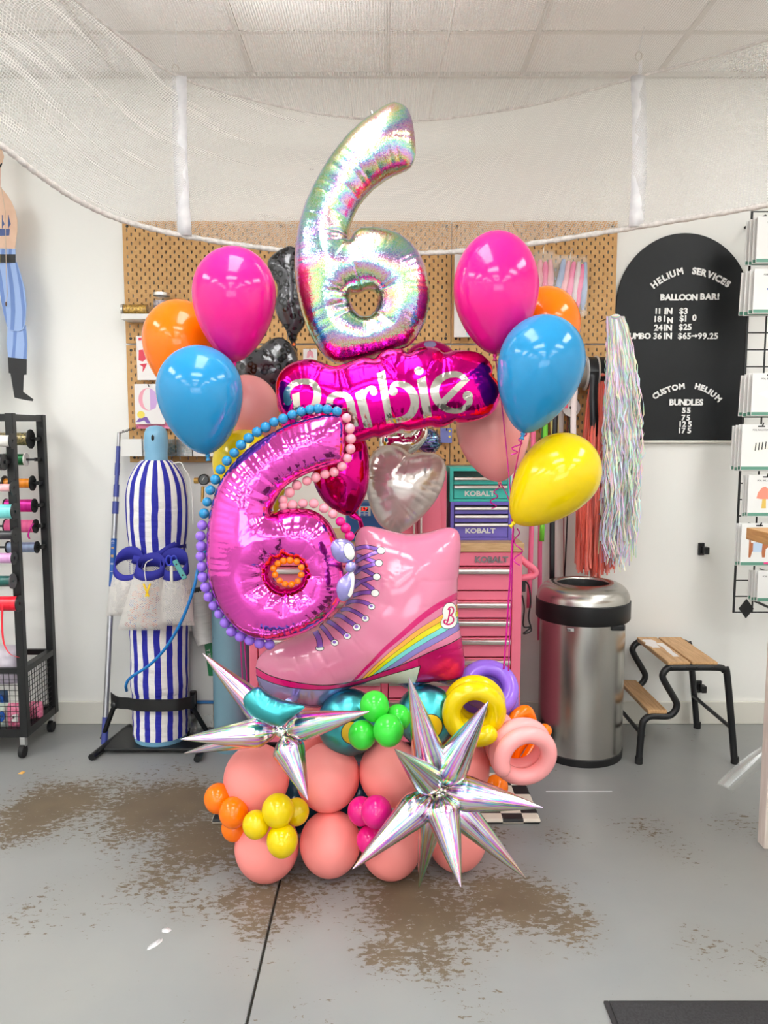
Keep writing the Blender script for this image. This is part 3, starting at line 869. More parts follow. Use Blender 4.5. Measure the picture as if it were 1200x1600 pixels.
# bow of the laces, standing out in front of the pink six
YW = 2.185
MBOW = [foil_mat('foil_bow_lavender', (158, 150, 214), 0.2, 0.6), PR_BLACK, PR_WHITE]
def W_(pts): return px_poly(pts, YW, *kb)
wh1 = smooth2([(185, 240), (205, 200), (240, 205), (265, 250), (268, 295), (240, 325), (205, 300)])
wh2 = smooth2([(232, 430), (250, 415), (266, 440), (268, 500), (258, 570), (238, 612), (218, 600), (232, 560), (245, 500)])
foil('bow_loop', W_([(82, 222), (105, 175), (160, 156), (220, 170), (262, 205), (276, 260), (268, 320), (220, 345), (150, 340), (100, 295)]), YW, MBOW, tk, prints=[(1, W_(stroke(wh1 + wh1[:2], 8, smooth=False))), (2, W_(wh1))], k=0.8, ds=0.004, crease=0.55, nperm=70, seed=21)
foil('bow_loop', W_([(195, 440), (235, 410), (266, 425), (272, 500), (264, 570), (240, 615), (190, 648), (150, 630), (128, 570), (132, 510), (160, 465)]), YW, MBOW, tk, prints=[(2, W_(wh2))], k=0.8, ds=0.004, crease=0.55, nperm=70, seed=22)
foil('bow_knot', W_([(200, 375), (210, 345), (245, 332), (276, 345), (280, 385), (262, 412), (225, 415), (203, 400)]), YW - 0.01, MBOW, tk, k=0.9, ds=0.004, crease=0.3, nperm=90, seed=23)
a = P(548, 885, YW); MB().cyl(a + Vector((0, 0.012, 0)), P(556, 885, YK - 0.03), 0.012, 0.012, 8).build('bow_stem', F_LAV, tk)
# wheels and toe stop
for (cx, cy, r_, hx, hy, hr, sd) in ((546, 1128, 50, 551, 1145, 17, 31), (667, 1118, 47, 673, 1135, 18, 32)):
    yw = YK - 0.05
    w_ = foil('wheel', px_poly(circ(cx, cy, r_, 28), yw, 1, (0, 0)), yw, [F_TEAL, PR_BLACK, M('print_hub_yellow', (236, 190, 16), 0.25)], tk,
              prints=[(1, px_poly(circ(hx, hy, hr + 1.5, 24), yw)), (2, px_poly(circ(hx, hy, hr, 24), yw))], k=1.05, ds=0.005, crease=0.1, nperm=40, seed=sd)
yt = 2.13
foil('toe_stop', px_poly([(375, 310), (405, 268), (465, 240), (520, 280), (600, 315), (735, 350), (685, 395), (645, 430), (605, 462), (540, 450), (450, 415), (400, 375)], yt, 3.75, (280, 1010)), yt, [F_TEAL], tk, k=0.9, ds=0.0045, crease=0.25, nperm=60, seed=33)
MB().cyl(P(450, 1098, yt + 0.03), P(462, 1090, YK - 0.01), 0.012, 0.014, 10).build('toe_stop_stem', F_LAV, tk)

# ------------------------------------------------------------------ heart balloons and the like behind
YH = 2.78
heart_c = (5.0, (540, 640))
hp = [(515, 345), (560, 330), (640, 332), (710, 345), (765, 390), (782, 455), (770, 560), (720, 680), (640, 790), (540, 890), (440, 960), (390, 968), (320, 940), (250, 880), (200, 780), (165, 650), (160, 540), (170, 430), (210, 340), (270, 290), (340, 275), (410, 285), (470, 315)]
hb = thing('heart_balloon', 'pearly white foil heart balloon behind the top of the pink skate', 'balloon', P(630, 830, YH))
foil('body', px_poly(hp, YH, *heart_c), YH, [F_PEARL], hb, k=0.8, ds=0.005, crease=0.3, nperm=30, seed=41)
MB().tube([P(618, 832, YH), P(620, 846, YH + 0.01)], [0.02, 0.008], 8).build('tail', F_PEARL, hb)
h2 = thing('heart_balloon', 'half hidden white foil balloon under the lettered cloud, above the pearly heart', 'balloon', P(625, 700, 2.98))
foil('body', px_poly([(592, 690), (600, 672), (622, 668), (640, 676), (655, 662), (668, 668), (664, 690), (640, 712), (615, 712), (598, 706)], 2.98), 2.98, [F_SIL], h2, k=0.8, ds=0.006, crease=0.25, nperm=60, seed=42)
h3 = thing('heart_balloon', 'dark magenta foil heart balloon in the gap beside the pearly heart', 'balloon', P(545, 806, 2.62))
foil('body', px_poly([(490, 752), (490, 716), (503, 690), (522, 678), (540, 684), (556, 676), (572, 690), (577, 722), (576, 758), (566, 786), (550, 805), (528, 800), (505, 782)], 2.62), 2.62, [F_DMAG], h3, k=0.9, ds=0.006, crease=0.12, nperm=40, seed=43)
MB().tube([P(550, 803, 2.62), P(562, 812, 2.61), P(566, 826, 2.62), P(558, 838, 2.62)], [0.014, 0.008, 0.01, 0.014], 8).build('tail', F_DMAG, h3)
h4 = thing('round_balloon', 'round magenta foil balloon peeking above the lettered cloud', 'balloon', P(672, 620, 2.74))
foil('body', px_poly(circ(672, 578, 46, 28), 2.74), 2.74, [F_DMAG, F_LAV], h4, prints=[(1, px_poly(circ(672, 538, 10, 12, 5), 2.74))], k=0.9, ds=0.006, crease=0.12, nperm=40, seed=44)

# leopard stars
m_leo = M('foil_black_leopard', (26, 26, 29), 0.2, 0.35, Coat_Weight=0.5)
hh = N(m_leo); tc_ = hh.n('ShaderNodeTexCoord')
vo_ = hh.n('ShaderNodeTexVoronoi', i_Vector=tc_.outputs['Object'], i_Scale=34, i_Randomness=0.8)
nz_ = hh.n('ShaderNodeTexNoise', i_0=tc_.outputs['Object'], i_Scale=60)
dd_ = hh.math('ADD', vo_.outputs['Distance'], hh.math('MULTIPLY', hh.math('SUBTRACT', nz_.outputs[0], 0.5), 0.35))
hh.link(hh.mix(hh.ramp(dd_, [(0.0, (0, 0, 0)), (0.2, (0, 0, 0)), (0.26, (1, 1, 1)), (0.44, (1, 1, 1)), (0.5, (0, 0, 0))]), lin((66, 66, 70)), lin((16, 16, 18))), hh.b.inputs['Base Color'])
l1 = thing('star_balloon', 'tall black leopard print foil balloon with an orange plug beside the silver six', 'balloon', P(458, 540, 3.1))
foil('body', px_poly([(418, 412), (425, 400), (440, 390), (455, 385), (468, 395), (474, 430), (476, 470), (477, 505), (466, 522), (461, 535), (453, 533), (446, 515), (435, 498), (430, 480), (434, 450), (424, 430)], 3.1), 3.1, [m_leo], l1, k=0.8, ds=0.007, crease=0.2, nperm=30, seed=51)
MB().tube([P(457, 528, 3.1), P(460, 545, 3.1), P(461, 556, 3.1)], [0.012, 0.007, 0.012], 8).build('tail', m_leo, l1)
MB().cyl(P(459, 538, 3.075), P(459, 538, 3.065), 0.006, 0.006, 10).build('plug', M('plug_orange', (240, 110, 30), 0.4), l1)
l2 = thing('star_balloon', 'squat black leopard print foil balloon behind the light pink balloon', 'balloon', P(412, 625, 3.06))
foil('body', px_poly([(360, 575), (372, 548), (395, 538), (404, 545), (420, 532), (438, 527), (455, 538), (465, 556), (466, 580), (455, 605), (430, 622), (400, 625), (372, 610)], 3.06), 3.06, [m_leo], l2, k=0.85, ds=0.007, crease=0.2, nperm=30, seed=52)

# ================================================================== LATEX BALLOONS
def balloon(px, py, rpx, Y, axis, mat, label, group=None, b1=1.1, b2=1.62, knot=True, name='latex_balloon', n=40):
    c = P(px, py, Y)
    dep = (c - Vector((0, 0, CAMZ))).dot(Vector((0, math.cos(PITCH), -math.sin(PITCH))))
    R = rpx * dep / FPX
    ax = Vector(axis).normalized()
    prof = []
    m_ = 30
    for i in range(m_ + 1):
        th = math.pi * i / m_
        z = math.cos(th)
        if z >= 0: prof.append((R * math.sin(th), z * b1 * R))
        else:
            f = -z
            r = math.sin(th) * (1 - (0.26 * min(1.0, (b2 - 1.0) / 0.6)) * f * f)
            prof.append((max(R * r, 0.0), -f * b2 * R))
    if b2 > 1.3: prof[-1] = (0.004, -b2 * R); prof[-2] = (max(prof[-2][0], 0.010), prof[-2][1])
    prof = prof[::-1]
    if knot or b2 <= 1.3:
        t = thing(name, label, 'balloon', c - ax * R * b2, group)
    t0 = t
    MB().lathe(prof, n, c, ax).build('body', mat, t0, sharp=0)
    if knot:
        k0 = c - ax * (R * b2)
        q = MB().lathe([(0.0045, 0.004), (0.007, -0.002), (0.0075, -0.006), (0.004, -0.010), (0.006, -0.016), (0.0085, -0.021), (0.006, -0.0205), (0, -0.018)], 12, k0, ax)
        q.build('knot', mat, t0, sharp=0)
    return t0, c - ax * (R * b2)
GL = 'helium balloons of the bundle above the pink six'; GR = 'helium balloons of the bundle beside the fringe'
KN = {}
KN['lp'] = balloon(366, 459, 65, 2.46, (0.02, 0, 1), L_HOT, 'hot pink latex balloon topmost of the bundle in front of the leopard star', GL)[1]
KN['lo'] = balloon(282, 533, 58, 2.66, (-0.12, 0, 1), L_ORG, 'orange latex balloon beside the shelf of jars, behind the hot pink one', GL)[1]
KN['lb'] = balloon(312, 610, 66.5, 2.36, (-0.10, 0, 1), L_BLU, 'sky blue latex balloon just above the striped tank with blue cap', GL, 1.05, 1.5)[1]
KN['ll'] = balloon(385, 642, 51, 2.74, (0.14, 0, 1), L_LPK, 'light pink latex balloon squeezed between the blue balloon and the lettered cloud', GL)[1]
KN['ly'] = balloon(387, 728, 53, 2.58, (-0.55, 0, 1), L_YEL, 'yellow latex balloon mostly hidden behind the pink number six', GL, 1.1, 1.6)[1]
KN['rp'] = balloon(775, 450, 66.5, 2.48, (0.0, 0, 1), L_HOT, 'hot pink latex balloon topmost of the bundle beside the silver six', GR, 1.3, 1.53)[1]
KN['ro'] = balloon(852, 508, 54, 2.72, (0.1, 0, 1), L_ORG, 'orange latex balloon under the hanging bags, behind the blue one', GR)[1]
KN['rb'] = balloon(846, 566, 67, 2.36, (0.24, 0, 1), L_BLU, 'sky blue latex balloon in front of the ribbon reels', GR, 1.1, 1.68)[1]
KN['rl'] = balloon(770, 668, 57, 2.68, (-0.14, 0, 1), L_LPK, 'light pink latex balloon over the teal tool chest', GR, 1.1, 1.5)[1]
KN['ry'] = balloon(877, 738, 61, 2.42, (0.68, 0.05, 0.73), L_YEL, 'yellow latex balloon tilted in front of the coral fringe', GR, 1.03, 1.75)[1]

# ribbons of the bundles
m_rib = M('curling_ribbon_magenta', (214, 20, 150), 0.25, 0.3)
def ribbon(name, label, pts, w=0.004, group=None):
    c = catmull(pts, 8)
    mb = MB(); rows = []
    for i, p in enumerate(c):
        rows.append([p + Vector((-w / 2, 0, 0)), p + Vector((w / 2, 0.0005, 0))])
    mb.grid(rows)
    return tag(mb.build(name, m_rib, None, solid=0.0006), label, 'ribbon', group)
def curl(name, label, p, dirn, L, turns, r0, mat, group=None):
    pts = []
    for i in range(int(turns * 14) + 1):
        t = i / (turns * 14); a = t * turns * 2 * math.pi
        pts.append(Vector(p) + Vector(dirn) * (L * t) + Vector((math.sin(a) * r0 * (0.4 + 0.6 * t), (1 - math.cos(a)) * r0 * 0.6, 0)))
    return tag(MB().tube(pts, 0.0022, 6).build(name, mat), label, 'ribbon', group)
GRB = 'magenta ribbons tying the balloon bundles'
gather = P(802, 826, 2.46)
ribbon('balloon_ribbon', 'thin magenta ribbon running down from the hot pink balloon beside the silver six', [KN['rp'], P(785, 640, 2.52), P(794, 730, 2.54), P(800, 800, 2.5), gather], group=GRB)
ribbon('balloon_ribbon', 'thin magenta ribbon from the blue balloon to where the yellow one is tied', [KN['rb'], P(806, 730, 2.42), P(797, 780, 2.46), gather], group=GRB)
ribbon('balloon_ribbon', 'short coral ribbon from the light pink balloon over the teal tool chest', [KN['rl'], P(793, 775, 2.6), P(800, 800, 2.5), gather], group=GRB)
ribbon('balloon_ribbon', 'wide magenta ribbon hanging straight down the pink tool cabinet front', [gather, P(797, 900, 2.48), P(792, 980, 2.5), P(787, 1046, 2.5)], 0.006, group=GRB)
ribbon('balloon_ribbon', 'second magenta ribbon hanging beside the wide one down the pink cabinet', [gather, P(800, 900, 2.5), P(797, 980, 2.52), P(794, 1060, 2.52)], 0.004, group=GRB)
curl('ribbon_curl', 'curled magenta ribbon end under the light pink balloon over the tool chests', KN['rl'] + Vector((-0.005, -0.01, -0.01)), (-0.25, 0, -1), 0.085, 2.5, 0.014, m_rib, GRB)
curl('ribbon_curl', 'curled magenta ribbon end below the knot of the blue balloon by the reels', KN['rb'] + Vector((0.012, 0.02, -0.0)), (-0.5, 0, -0.8), 0.085, 2.5, 0.014, m_rib, GRB)
curl('ribbon_curl', 'curled magenta ribbon end hanging below the tilted yellow balloon', gather + Vector((0.012, 0.0, -0.0)), (0.1, 0, -1), 0.12, 2.0, 0.018, m_rib, GRB)
ribbon('balloon_ribbon', 'thin magenta ribbon in front of the grey tank, first of two', [KN['ly'], P(374, 900, 2.6), P(376, 1000, 2.66), P(379, 1065, 2.7)], group=GRB)
ribbon('balloon_ribbon', 'thin magenta ribbon in front of the grey tank, second of two beside the pink cabinet', [KN['ly'] + Vector((0.006, 0, 0)), P(380, 900, 2.6), P(382, 1000, 2.66), P(386, 1065, 2.7)], group=GRB)

# ------------------------------------------------------------------ the base of round balloons
def ball(px, py, r, Y, mat, label, group, b=1.03, ax=(0.0, 0.4, 1.0), knot=False):
    return balloon(px, py, r, Y, ax, mat, label, group, b, b + 0.05, knot=knot, n=36)
GBASE = 'large coral pink balloons of the base'
for (x, y, r, Y, lb) in (
    (417, 1322, 50, 2.335, 'large coral pink balloon on the floor, under the yellow cluster'),
    (516, 1317, 47.5, 2.335, 'large coral pink balloon on the floor between the yellow and hot pink clusters'),
    (611, 1321, 47.5, 2.335, 'large coral pink balloon on the floor, under the hot pink cluster'),
    (714, 1310, 46, 2.38, 'large coral pink balloon on the floor, behind the spikes of the bigger silver starburst'),
    (401, 1216, 51, 2.38, 'large coral pink balloon of the upper row, under the smaller silver starburst'),
    (512, 1213, 50, 2.38, 'large coral pink balloon of the upper row below the left of the skate, touched by a spike tip'.replace('left of the ', '')),
    (610, 1206, 49, 2.38, 'large coral pink balloon of the upper row, under the green cluster'),
    (716, 1198, 49, 2.42, 'large coral pink balloon of the upper row, behind the bigger silver starburst')):
    ball(x, y, r, Y, L_COR, lb, GBASE)
ball(478, 1150, 42, 2.58, L_COR, 'coral pink balloon set back in the shade under the skate toe', GBASE)
GT = 'dark teal balloons in the core of the base'
for (x, y, r, Y, lb) in ((462, 1250, 46, 2.55, 'dark teal balloon in the core of the base behind the yellow cluster'), (562, 1240, 46, 2.55, 'dark teal balloon in the core of the base, above the hot pink cluster'), (660, 1250, 46, 2.58, 'dark teal balloon in the core of the base behind the bigger silver starburst')):
    ball(x, y, r, Y, L_TEAL, lb, GT)
for (x, y, r, Y, lb) in ((341, 1247, 22, 2.33, 'small orange balloon topmost of the orange cluster at the side of the base'), (365, 1269, 23, 2.28, 'small orange balloon in the middle of the orange cluster at the side of the base'), (366, 1293, 20, 2.32, 'small orange balloon lowest of the orange cluster at the side of the base')):
    ball(x, y, r, Y, L_ORG, lb, 'small orange balloon cluster')
for (x, y, r, Y, lb) in ((434, 1266, 25, 2.205, 'small yellow balloon topmost of the yellow cluster'), (400, 1288, 21, 2.21, 'small yellow balloon of the yellow cluster nearest the orange cluster'.replace('nearest', 'facing')), (463, 1268, 20, 2.27, 'small yellow balloon at the back of the yellow cluster, partly covered'), (441, 1313, 24.5, 2.19, 'small yellow balloon lowest of the yellow cluster')):
    ball(x, y, r, Y, L_YEL, lb, 'small yellow balloon cluster')
for (x, y, r, Y, lb) in ((585, 1103, 23, 2.24, 'small green balloon topmost of the green cluster under the skate'), (566, 1148, 22, 2.23, 'small green balloon of the green cluster beside a yellow wheel hub'), (607, 1141, 24, 2.19, 'small green balloon at the front of the green cluster'), (622, 1121, 20, 2.27, 'small green balloon at the back of the green cluster, partly covered')):
    ball(x, y, r, Y, L_GRN, lb, 'small green balloon cluster')
for (x, y, r, Y, lb) in ((564, 1267, 21, 2.26, 'small hot pink balloon at the back of the hot pink cluster'), (588, 1268, 24, 2.20, 'small hot pink balloon topmost and foremost of the hot pink cluster'), (578, 1312, 21, 2.24, 'small hot pink balloon lowest of the hot pink cluster under a silver spike')):
    ball(x, y, r, Y, L_HOT, lb, 'small hot pink balloon cluster')

# ------------------------------------------------------------------ starbursts
def spike(parent, c, tip, R, L0=0.02, bend=None):
    c = Vector(c); tip = Vector(tip); d = tip - c; L = d.length; d.normalize()
    prof = []
    for i in range(25):
        t = i / 24
        if t < 0.22: r = R * (0.28 + 0.72 * math.sin(t / 0.22 * math.pi / 2))
        else: r = R * max(0.0, 1 - ((t - 0.22) / 0.78)) ** 0.92 + 0.0012
        prof.append((r, L0 + t * (L - L0)))
    prof[0] = (0.002, L0 - 0.006)
    seed = random.uniform(0, 6)
    def wob(a, t):
        # seam ridges and small puckers round the fat end
        k = 1 + 0.012 * math.sin(9 * a + seed) * (1 - t)
        if 0.1 < t < 0.42: k *= 1 - 0.018 * (0.5 + 0.5 * math.sin(t * 110 + 1.5 * math.sin(a * 3)))
        return k
    m = MB().lathe(prof, 30, c, d, wob=wob)
    return m.build('spike', H_STREAK, parent, sharp=0)
def starburst(label, cpx, Y, spikes):
    c = P(cpx[0], cpx[1], Y)
    t = thing('starburst_balloon', label, 'balloon', c)
    for (px, py, Yt, rpx) in spikes:
        spike(t, c, P(px, py, Yt), 1.24 * rpx * U(py, (Y + Yt) / 2))
    MB().sphere(c, 0.022, 14).build('core', F_SIL, t)
starburst('bigger silver holographic starburst balloon with eight spikes at the front of the base', (683, 1232), 2.17,
          [(639, 1058, 2.10, 23), (763, 1096, 2.10, 24), (617, 1171, 1.93, 20), (848, 1262, 2.12, 23), (821, 1372, 2.14, 20), (720, 1386, 2.0, 22), (654, 1388, 2.26, 17), (551, 1358, 2.06, 22)])
starburst('smaller silver holographic starburst balloon under the skate toe', (440, 1142), 2.21,
          [(317, 1021, 2.30, 19), (282, 1155, 2.12, 19), (288, 1177, 2.36, 13), (577, 1112, 2.10, 19), (481, 1250, 2.10, 21)])

# ------------------------------------------------------------------ coiled modelling balloons
def coil(label, mat, c, axis, R, r, turns, pitch, start=0.0, group='coiled modelling balloons'):
    c = Vector(c); ax = Vector(axis).normalized()
    u = Vector((1, 0, 0)); u = (u - ax * u.dot(ax)).normalized(); w = ax.cross(u)
    pts = []
    n = int(turns * 36)
    for i in range(n + 1):
        a = start + 2 * math.pi * turns * i / n
        pts.append(c + (u * math.cos(a) + w * math.sin(a)) * R + ax * (pitch * turns * (i / n - 0.5)))
    # rounded ends
    rs = [r] * (n + 1)
    e0 = (pts[0] - pts[1]).normalized(); e1 = (pts[-1] - pts[-2]).normalized()
    pre = [pts[0] + e0 * r * k_ for k_ in (0.95, 0.8, 0.5)]; pos = [pts[-1] + e1 * r * k_ for k_ in (0.5, 0.8, 0.95)]
    pts = pre + pts + pos; rs = [r * 0.3, r * 0.6, r * 0.87] + rs + [r * 0.87, r * 0.6, r * 0.3]
    return tag(MB().tube(pts, rs, 18).build('coiled_balloon', mat, sharp=0), label, 'balloon', group)
Yc = 2.36
k_ = U(1108, Yc)
coil('yellow coiled modelling balloon ring beside the skate heel', L_YEL, P(741, 1107, Yc), (0.12, 1, 0.05), 35 * k_, 14.5 * k_, 2.3, 0.055, 0.9)
coil('light pink coiled modelling balloon ring in front of the bin', L_LPK, P(814, 1173, 2.34), (-0.1, 1, 0.1), 39 * k_, 13 * k_, 2.2, 0.06, 2.9)
coil('purple coiled modelling balloon behind the yellow ring', L_PUR, P(764, 1086, 2.54), (-0.12, -0.66, 0.74), 36 * k_, 13.5 * k_, 2.7, 0.068, 0.3)
pth = catmull([P(728, 1150, 2.52), P(742, 1140, 2.50), P(752, 1170, 2.46), P(776, 1190, 2.42), P(792, 1185, 2.43), P(800, 1130, 2.46), P(822, 1112, 2.48), P(828, 1140, 2.5), P(806, 1172, 2.46), P(798, 1198, 2.42), P(818, 1194, 2.42), P(840, 1160, 2.46), P(857, 1133, 2.47)], 7)
rr_ = [11 * k_] * len(pth); rr_[0] = rr_[-1] = 4 * k_; rr_[1] = rr_[-2] = 8.5 * k_
tag(MB().tube(pth, rr_, 16).build('coiled_balloon', L_ORG, sharp=0), 'orange twisted modelling balloon seen through the light pink ring', 'balloon', 'coiled modelling balloons')
ball(776, 1229, 18, 2.83, L_ORG, 'small orange balloon resting on the checkered mat', 'loose balloons on the mat')

# ================================================================== PINK TOOL CABINET AND WHAT STANDS ON IT
m_tpink = M('tool_cabinet_pink', (244, 122, 148), 0.35); m_tdark = M('drawer_gap_dark', (60, 24, 34), 0.7)
m_alu = M('brushed_aluminium', (214, 208, 200), 0.28, 0.85)
m_wood = grain('pale_wood', (214, 178, 132), (192, 152, 104), 12, 0.5, stretch=(1.2, 14, 14))
m_logo = M('logo_plate_grey', (120, 110, 112), 0.35, 0.5); m_logow = M('logo_plate_white', (222, 222, 220), 0.4)
YT = 3.12; YTB = WALLY - 0.02
cx0 = P(388, 950, YT).x; cx1 = P(815, 950, YT).x; zt = P(600, 862, YT).z
tc = thing('tool_cabinet', 'wide pink rolling tool cabinet with silver drawer pulls and wooden top', 'tool cabinet', ((cx0 + cx1) / 2, YT, 0))
def zY(py, Y=YT): return P(600, py, Y).z
body = MB()
body.box((cx0, YT + 0.03, 0.10), (cx1, YTB, zt - 0.002), 1)
body.box((cx0, YT, 0.10), (cx0 + 0.035, YT + 0.03, zt - 0.002)).box((cx1 - 0.04, YT, 0.10), (cx1, YT + 0.03, zt - 0.002))
sep = body
fx0, fx1 = cx0 + 0.04, cx1 - 0.045
body.box((fx0 - 0.005, YT, zY(884)), (fx1 + 0.005, YT + 0.03, zt - 0.002)).box((fx0 - 0.005, YT + 0.004, zY(938)), (fx1 + 0.005, YT + 0.03, zY(924)))
xm = P(601, 1080, YT).x
body.box((xm - 0.014, YT + 0.002, 0.10), (xm + 0.014, YT + 0.03, zY(938)))
body.build('carcass', [m_tpink, m_tdark], tc, smooth=False, bevel=0.003)
sd = MB().box((cx1 - 0.001, YT + 0.03, 0.10), (cx1 + 0.001, YTB, zt - 0.002)).box((cx0 - 0.001, YT + 0.03, 0.10), (cx0 + 0.001, YTB, zt - 0.002))
for xx in (cx0, cx1):
    MB().box((xx - 0.0015, YT + 0.03, 0.10), (xx + 0.0015, YTB, zt - 0.002)).build('side_panel', m_tpink, tc, smooth=False)
def drawer(x0, x1, z0, z1):
    d = MB().box((x0, YT - 0.006, z0 + 0.004), (x1, YT + 0.028, z1 - 0.004)).build('drawer', m_tpink, tc, smooth=False, bevel=0.002)
    hm = MB()
    hm.prism([(0, 0)] * 3, 0, 0) if False else None
    # rolled pull along the upper edge
    prof = [(0.000, 0.0), (-0.016, 0.002), (-0.02, 0.010), (-0.018, 0.020), (-0.008, 0.024), (0.0, 0.024)]
    zz = z1 - 0.030
    vs = [(x, YT - 0.006 + y, zz + z) for x in (x0 + 0.002, x1 - 0.002) for y, z in prof]
    n = len(prof)
    fs = [(i, i + n, i + n + 1, i + 1) for i in range(n - 1)] + [tuple(range(n)), tuple(range(2 * n - 1, n - 1, -1))]
    hm.add(vs, fs)
    hm.build('handle', m_alu, d, sharp=50)
drawer(fx0, fx1, zY(923), zY(885))
rows_ = [938, 966, 995, 1027, 1059, 1091, 1123, 1160]
for a, b in zip(rows_[:-1], rows_[1:]):
    drawer(fx0, xm - 0.017, zY(b), zY(a)); drawer(xm + 0.017, fx1, zY(b), zY(a))
for x in (cx0 + 0.08, cx1 - 0.08):
    for y in (YT + 0.08, YTB - 0.08):
        q = MB().cyl((x - 0.018, y, 0.045), (x + 0.018, y, 0.045), 0.045, n=18).box((x - 0.025, y - 0.02, 0.08), (x + 0.025, y + 0.02, 0.102))
        q.build('caster', m_blackm, tc, bevel=0.003)
MB().box((cx0 - 0.01, YT - 0.012, zt), (cx1 + 0.005, YTB, zt + 0.036)).build('wooden_top', m_wood, tc, smooth=False, bevel=0.004)
zt2 = zt + 0.036
text_part('lettering', 'KOBALT', P(768, 874, YT), 9.5 * U(874, YT), m_logo, tc, 0.035, width=52 * U(874, YT), thick=0.006) if False else None
c_ = P(768, 874, YT); text_part('lettering', 'KOBALT', (c_.x, YT, c_.z), 9 * U(874, YT), m_logo, tc, 0.035, width=52 * U(874, YT), thick=0.006)
hp_ = [P(813, 872, YT + 0.06), P(822, 880, YT + 0.06), P(835, 890, YT + 0.06), P(836, 897, YT + 0.06), P(830, 901, YT + 0.06), P(813, 903, YT + 0.06)]
MB().tube(catmull([hp_[0], hp_[1], hp_[2], hp_[3], hp_[4], hp_[5]], 5), 0.014, 12).build('side_handle', m_tpink, tc)
# power cord on the side
cord = catmull([P(817, 905, 3.22), P(826, 915, 3.22), P(829, 940, 3.22), P(826, 965, 3.22), P(830, 985, 3.22), P(818, 990, 3.22), P(829, 980, 3.22), P(818, 978, 3.22), P(819, 950, 3.22), P(816, 930, 3.22)], 8)
tag(MB().tube(cord, 0.0035, 8).box(tuple(P(816, 924, 3.22) - Vector((0.006, 0.012, 0.0))), tuple(P(818.5, 906, 3.22) + Vector((0.006, 0.012, 0)))).build('power_cord', M('cord_black', (20, 20, 22), 0.5)), 'black power cord with plug looped on the side of the pink cabinet', 'cord')

def mini_chest(px0, px1, py0, py1, colr, name, label, handles, logo_y):
    Y = 3.2; x0 = P(px0, py1, Y).x; x1 = P(px1, py1, Y).x; z1 = P(600, py0, Y).z; z0 = zt2 if py1 >= 840 else P(600, py1, Y).z
    m = M(name, colr, 0.38)
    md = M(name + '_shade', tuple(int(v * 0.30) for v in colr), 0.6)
    t = thing('mini_tool_chest', label, 'tool chest', ((x0 + x1) / 2, Y, z0))
    b = 0.014
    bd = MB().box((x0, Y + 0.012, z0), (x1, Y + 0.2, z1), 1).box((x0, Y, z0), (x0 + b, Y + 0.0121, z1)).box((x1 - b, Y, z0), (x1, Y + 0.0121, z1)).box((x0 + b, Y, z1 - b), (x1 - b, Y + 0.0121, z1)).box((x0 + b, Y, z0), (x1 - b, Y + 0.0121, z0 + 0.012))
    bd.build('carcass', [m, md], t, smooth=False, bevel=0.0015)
    for xx in (x0, x1): MB().box((xx - 0.001, Y + 0.002, z0), (xx + 0.001, Y + 0.2, z1)).build('side_panel', m, t, smooth=False)
    MB().box((x0, Y + 0.002, z1 - 0.001), (x1, Y + 0.2, z1 + 0.001)).build('lid', m, t, smooth=False)
    zs = [P(600, y, Y).z for y in handles]
    bot = [zs[i + 1] + 0.011 for i in range(len(zs) - 1)] + [z0 + 0.014]
    for zh, zb in zip(zs, bot):
        d = MB().box((x0 + b + 0.002, Y - 0.001, zb), (x1 - b - 0.002, Y + 0.011, zh - 0.004)).build('drawer', m, t, smooth=False, bevel=0.0012)
        MB().box((x0 + b + 0.002, Y - 0.012, zh - 0.006), (x1 - b - 0.002, Y + 0.008, zh + 0.007)).build('handle', m_alu, d, smooth=False, bevel=0.003)
    c = P((px0 + px1) / 2 - 1, logo_y, Y)
    text_part('lettering', 'KOBALT', (c.x, Y - 0.001, c.z), 7.5 * U(logo_y, Y), m_logow, t, 0.035, width=47 * U(logo_y, Y), thick=0.002)
mini_chest(704, 799, 784, 843, (112, 98, 196), 'chest_purple', 'small purple tool chest with three silver drawer pulls on the wooden top', (794.5, 807, 820), 829)
mini_chest(703, 798, 731, 784, (58, 190, 178), 'chest_teal', 'small teal tool chest stacked on the purple one', (748, 761), 771)

# pink locker beside them
Y = 3.2
lx0 = P(604, 800, Y).x; lx1 = P(698, 800, Y).x; lz = P(600, 736, Y).z
tl = thing('pink_locker', 'pink metal locker with two doors standing behind the pearly heart balloon', 'locker', ((lx0 + lx1) / 2, Y, zt2))
MB().box((lx0, Y + 0.012, zt2), (lx1, Y + 0.3, lz)).build('carcass', m_tpink, tl, smooth=False, bevel=0.003)
xd = P(652, 800, Y).x
for a, b in ((lx0 + 0.002, xd - 0.004), (xd + 0.004, lx1 - 0.024)):
    d = MB().box((a, Y, zt2 + 0.006), (b, Y + 0.011, lz - 0.006)).build('door', m_tpink, tl, smooth=False, bevel=0.002)
    hx = b - 0.014 if a < lx0 + 0.01 else a + 0.008
    MB().box((hx, Y - 0.014, zt2 + 0.02), (hx + 0.008, Y, lz - 0.1)).build('handle', m_alu, d, smooth=False, bevel=0.002)

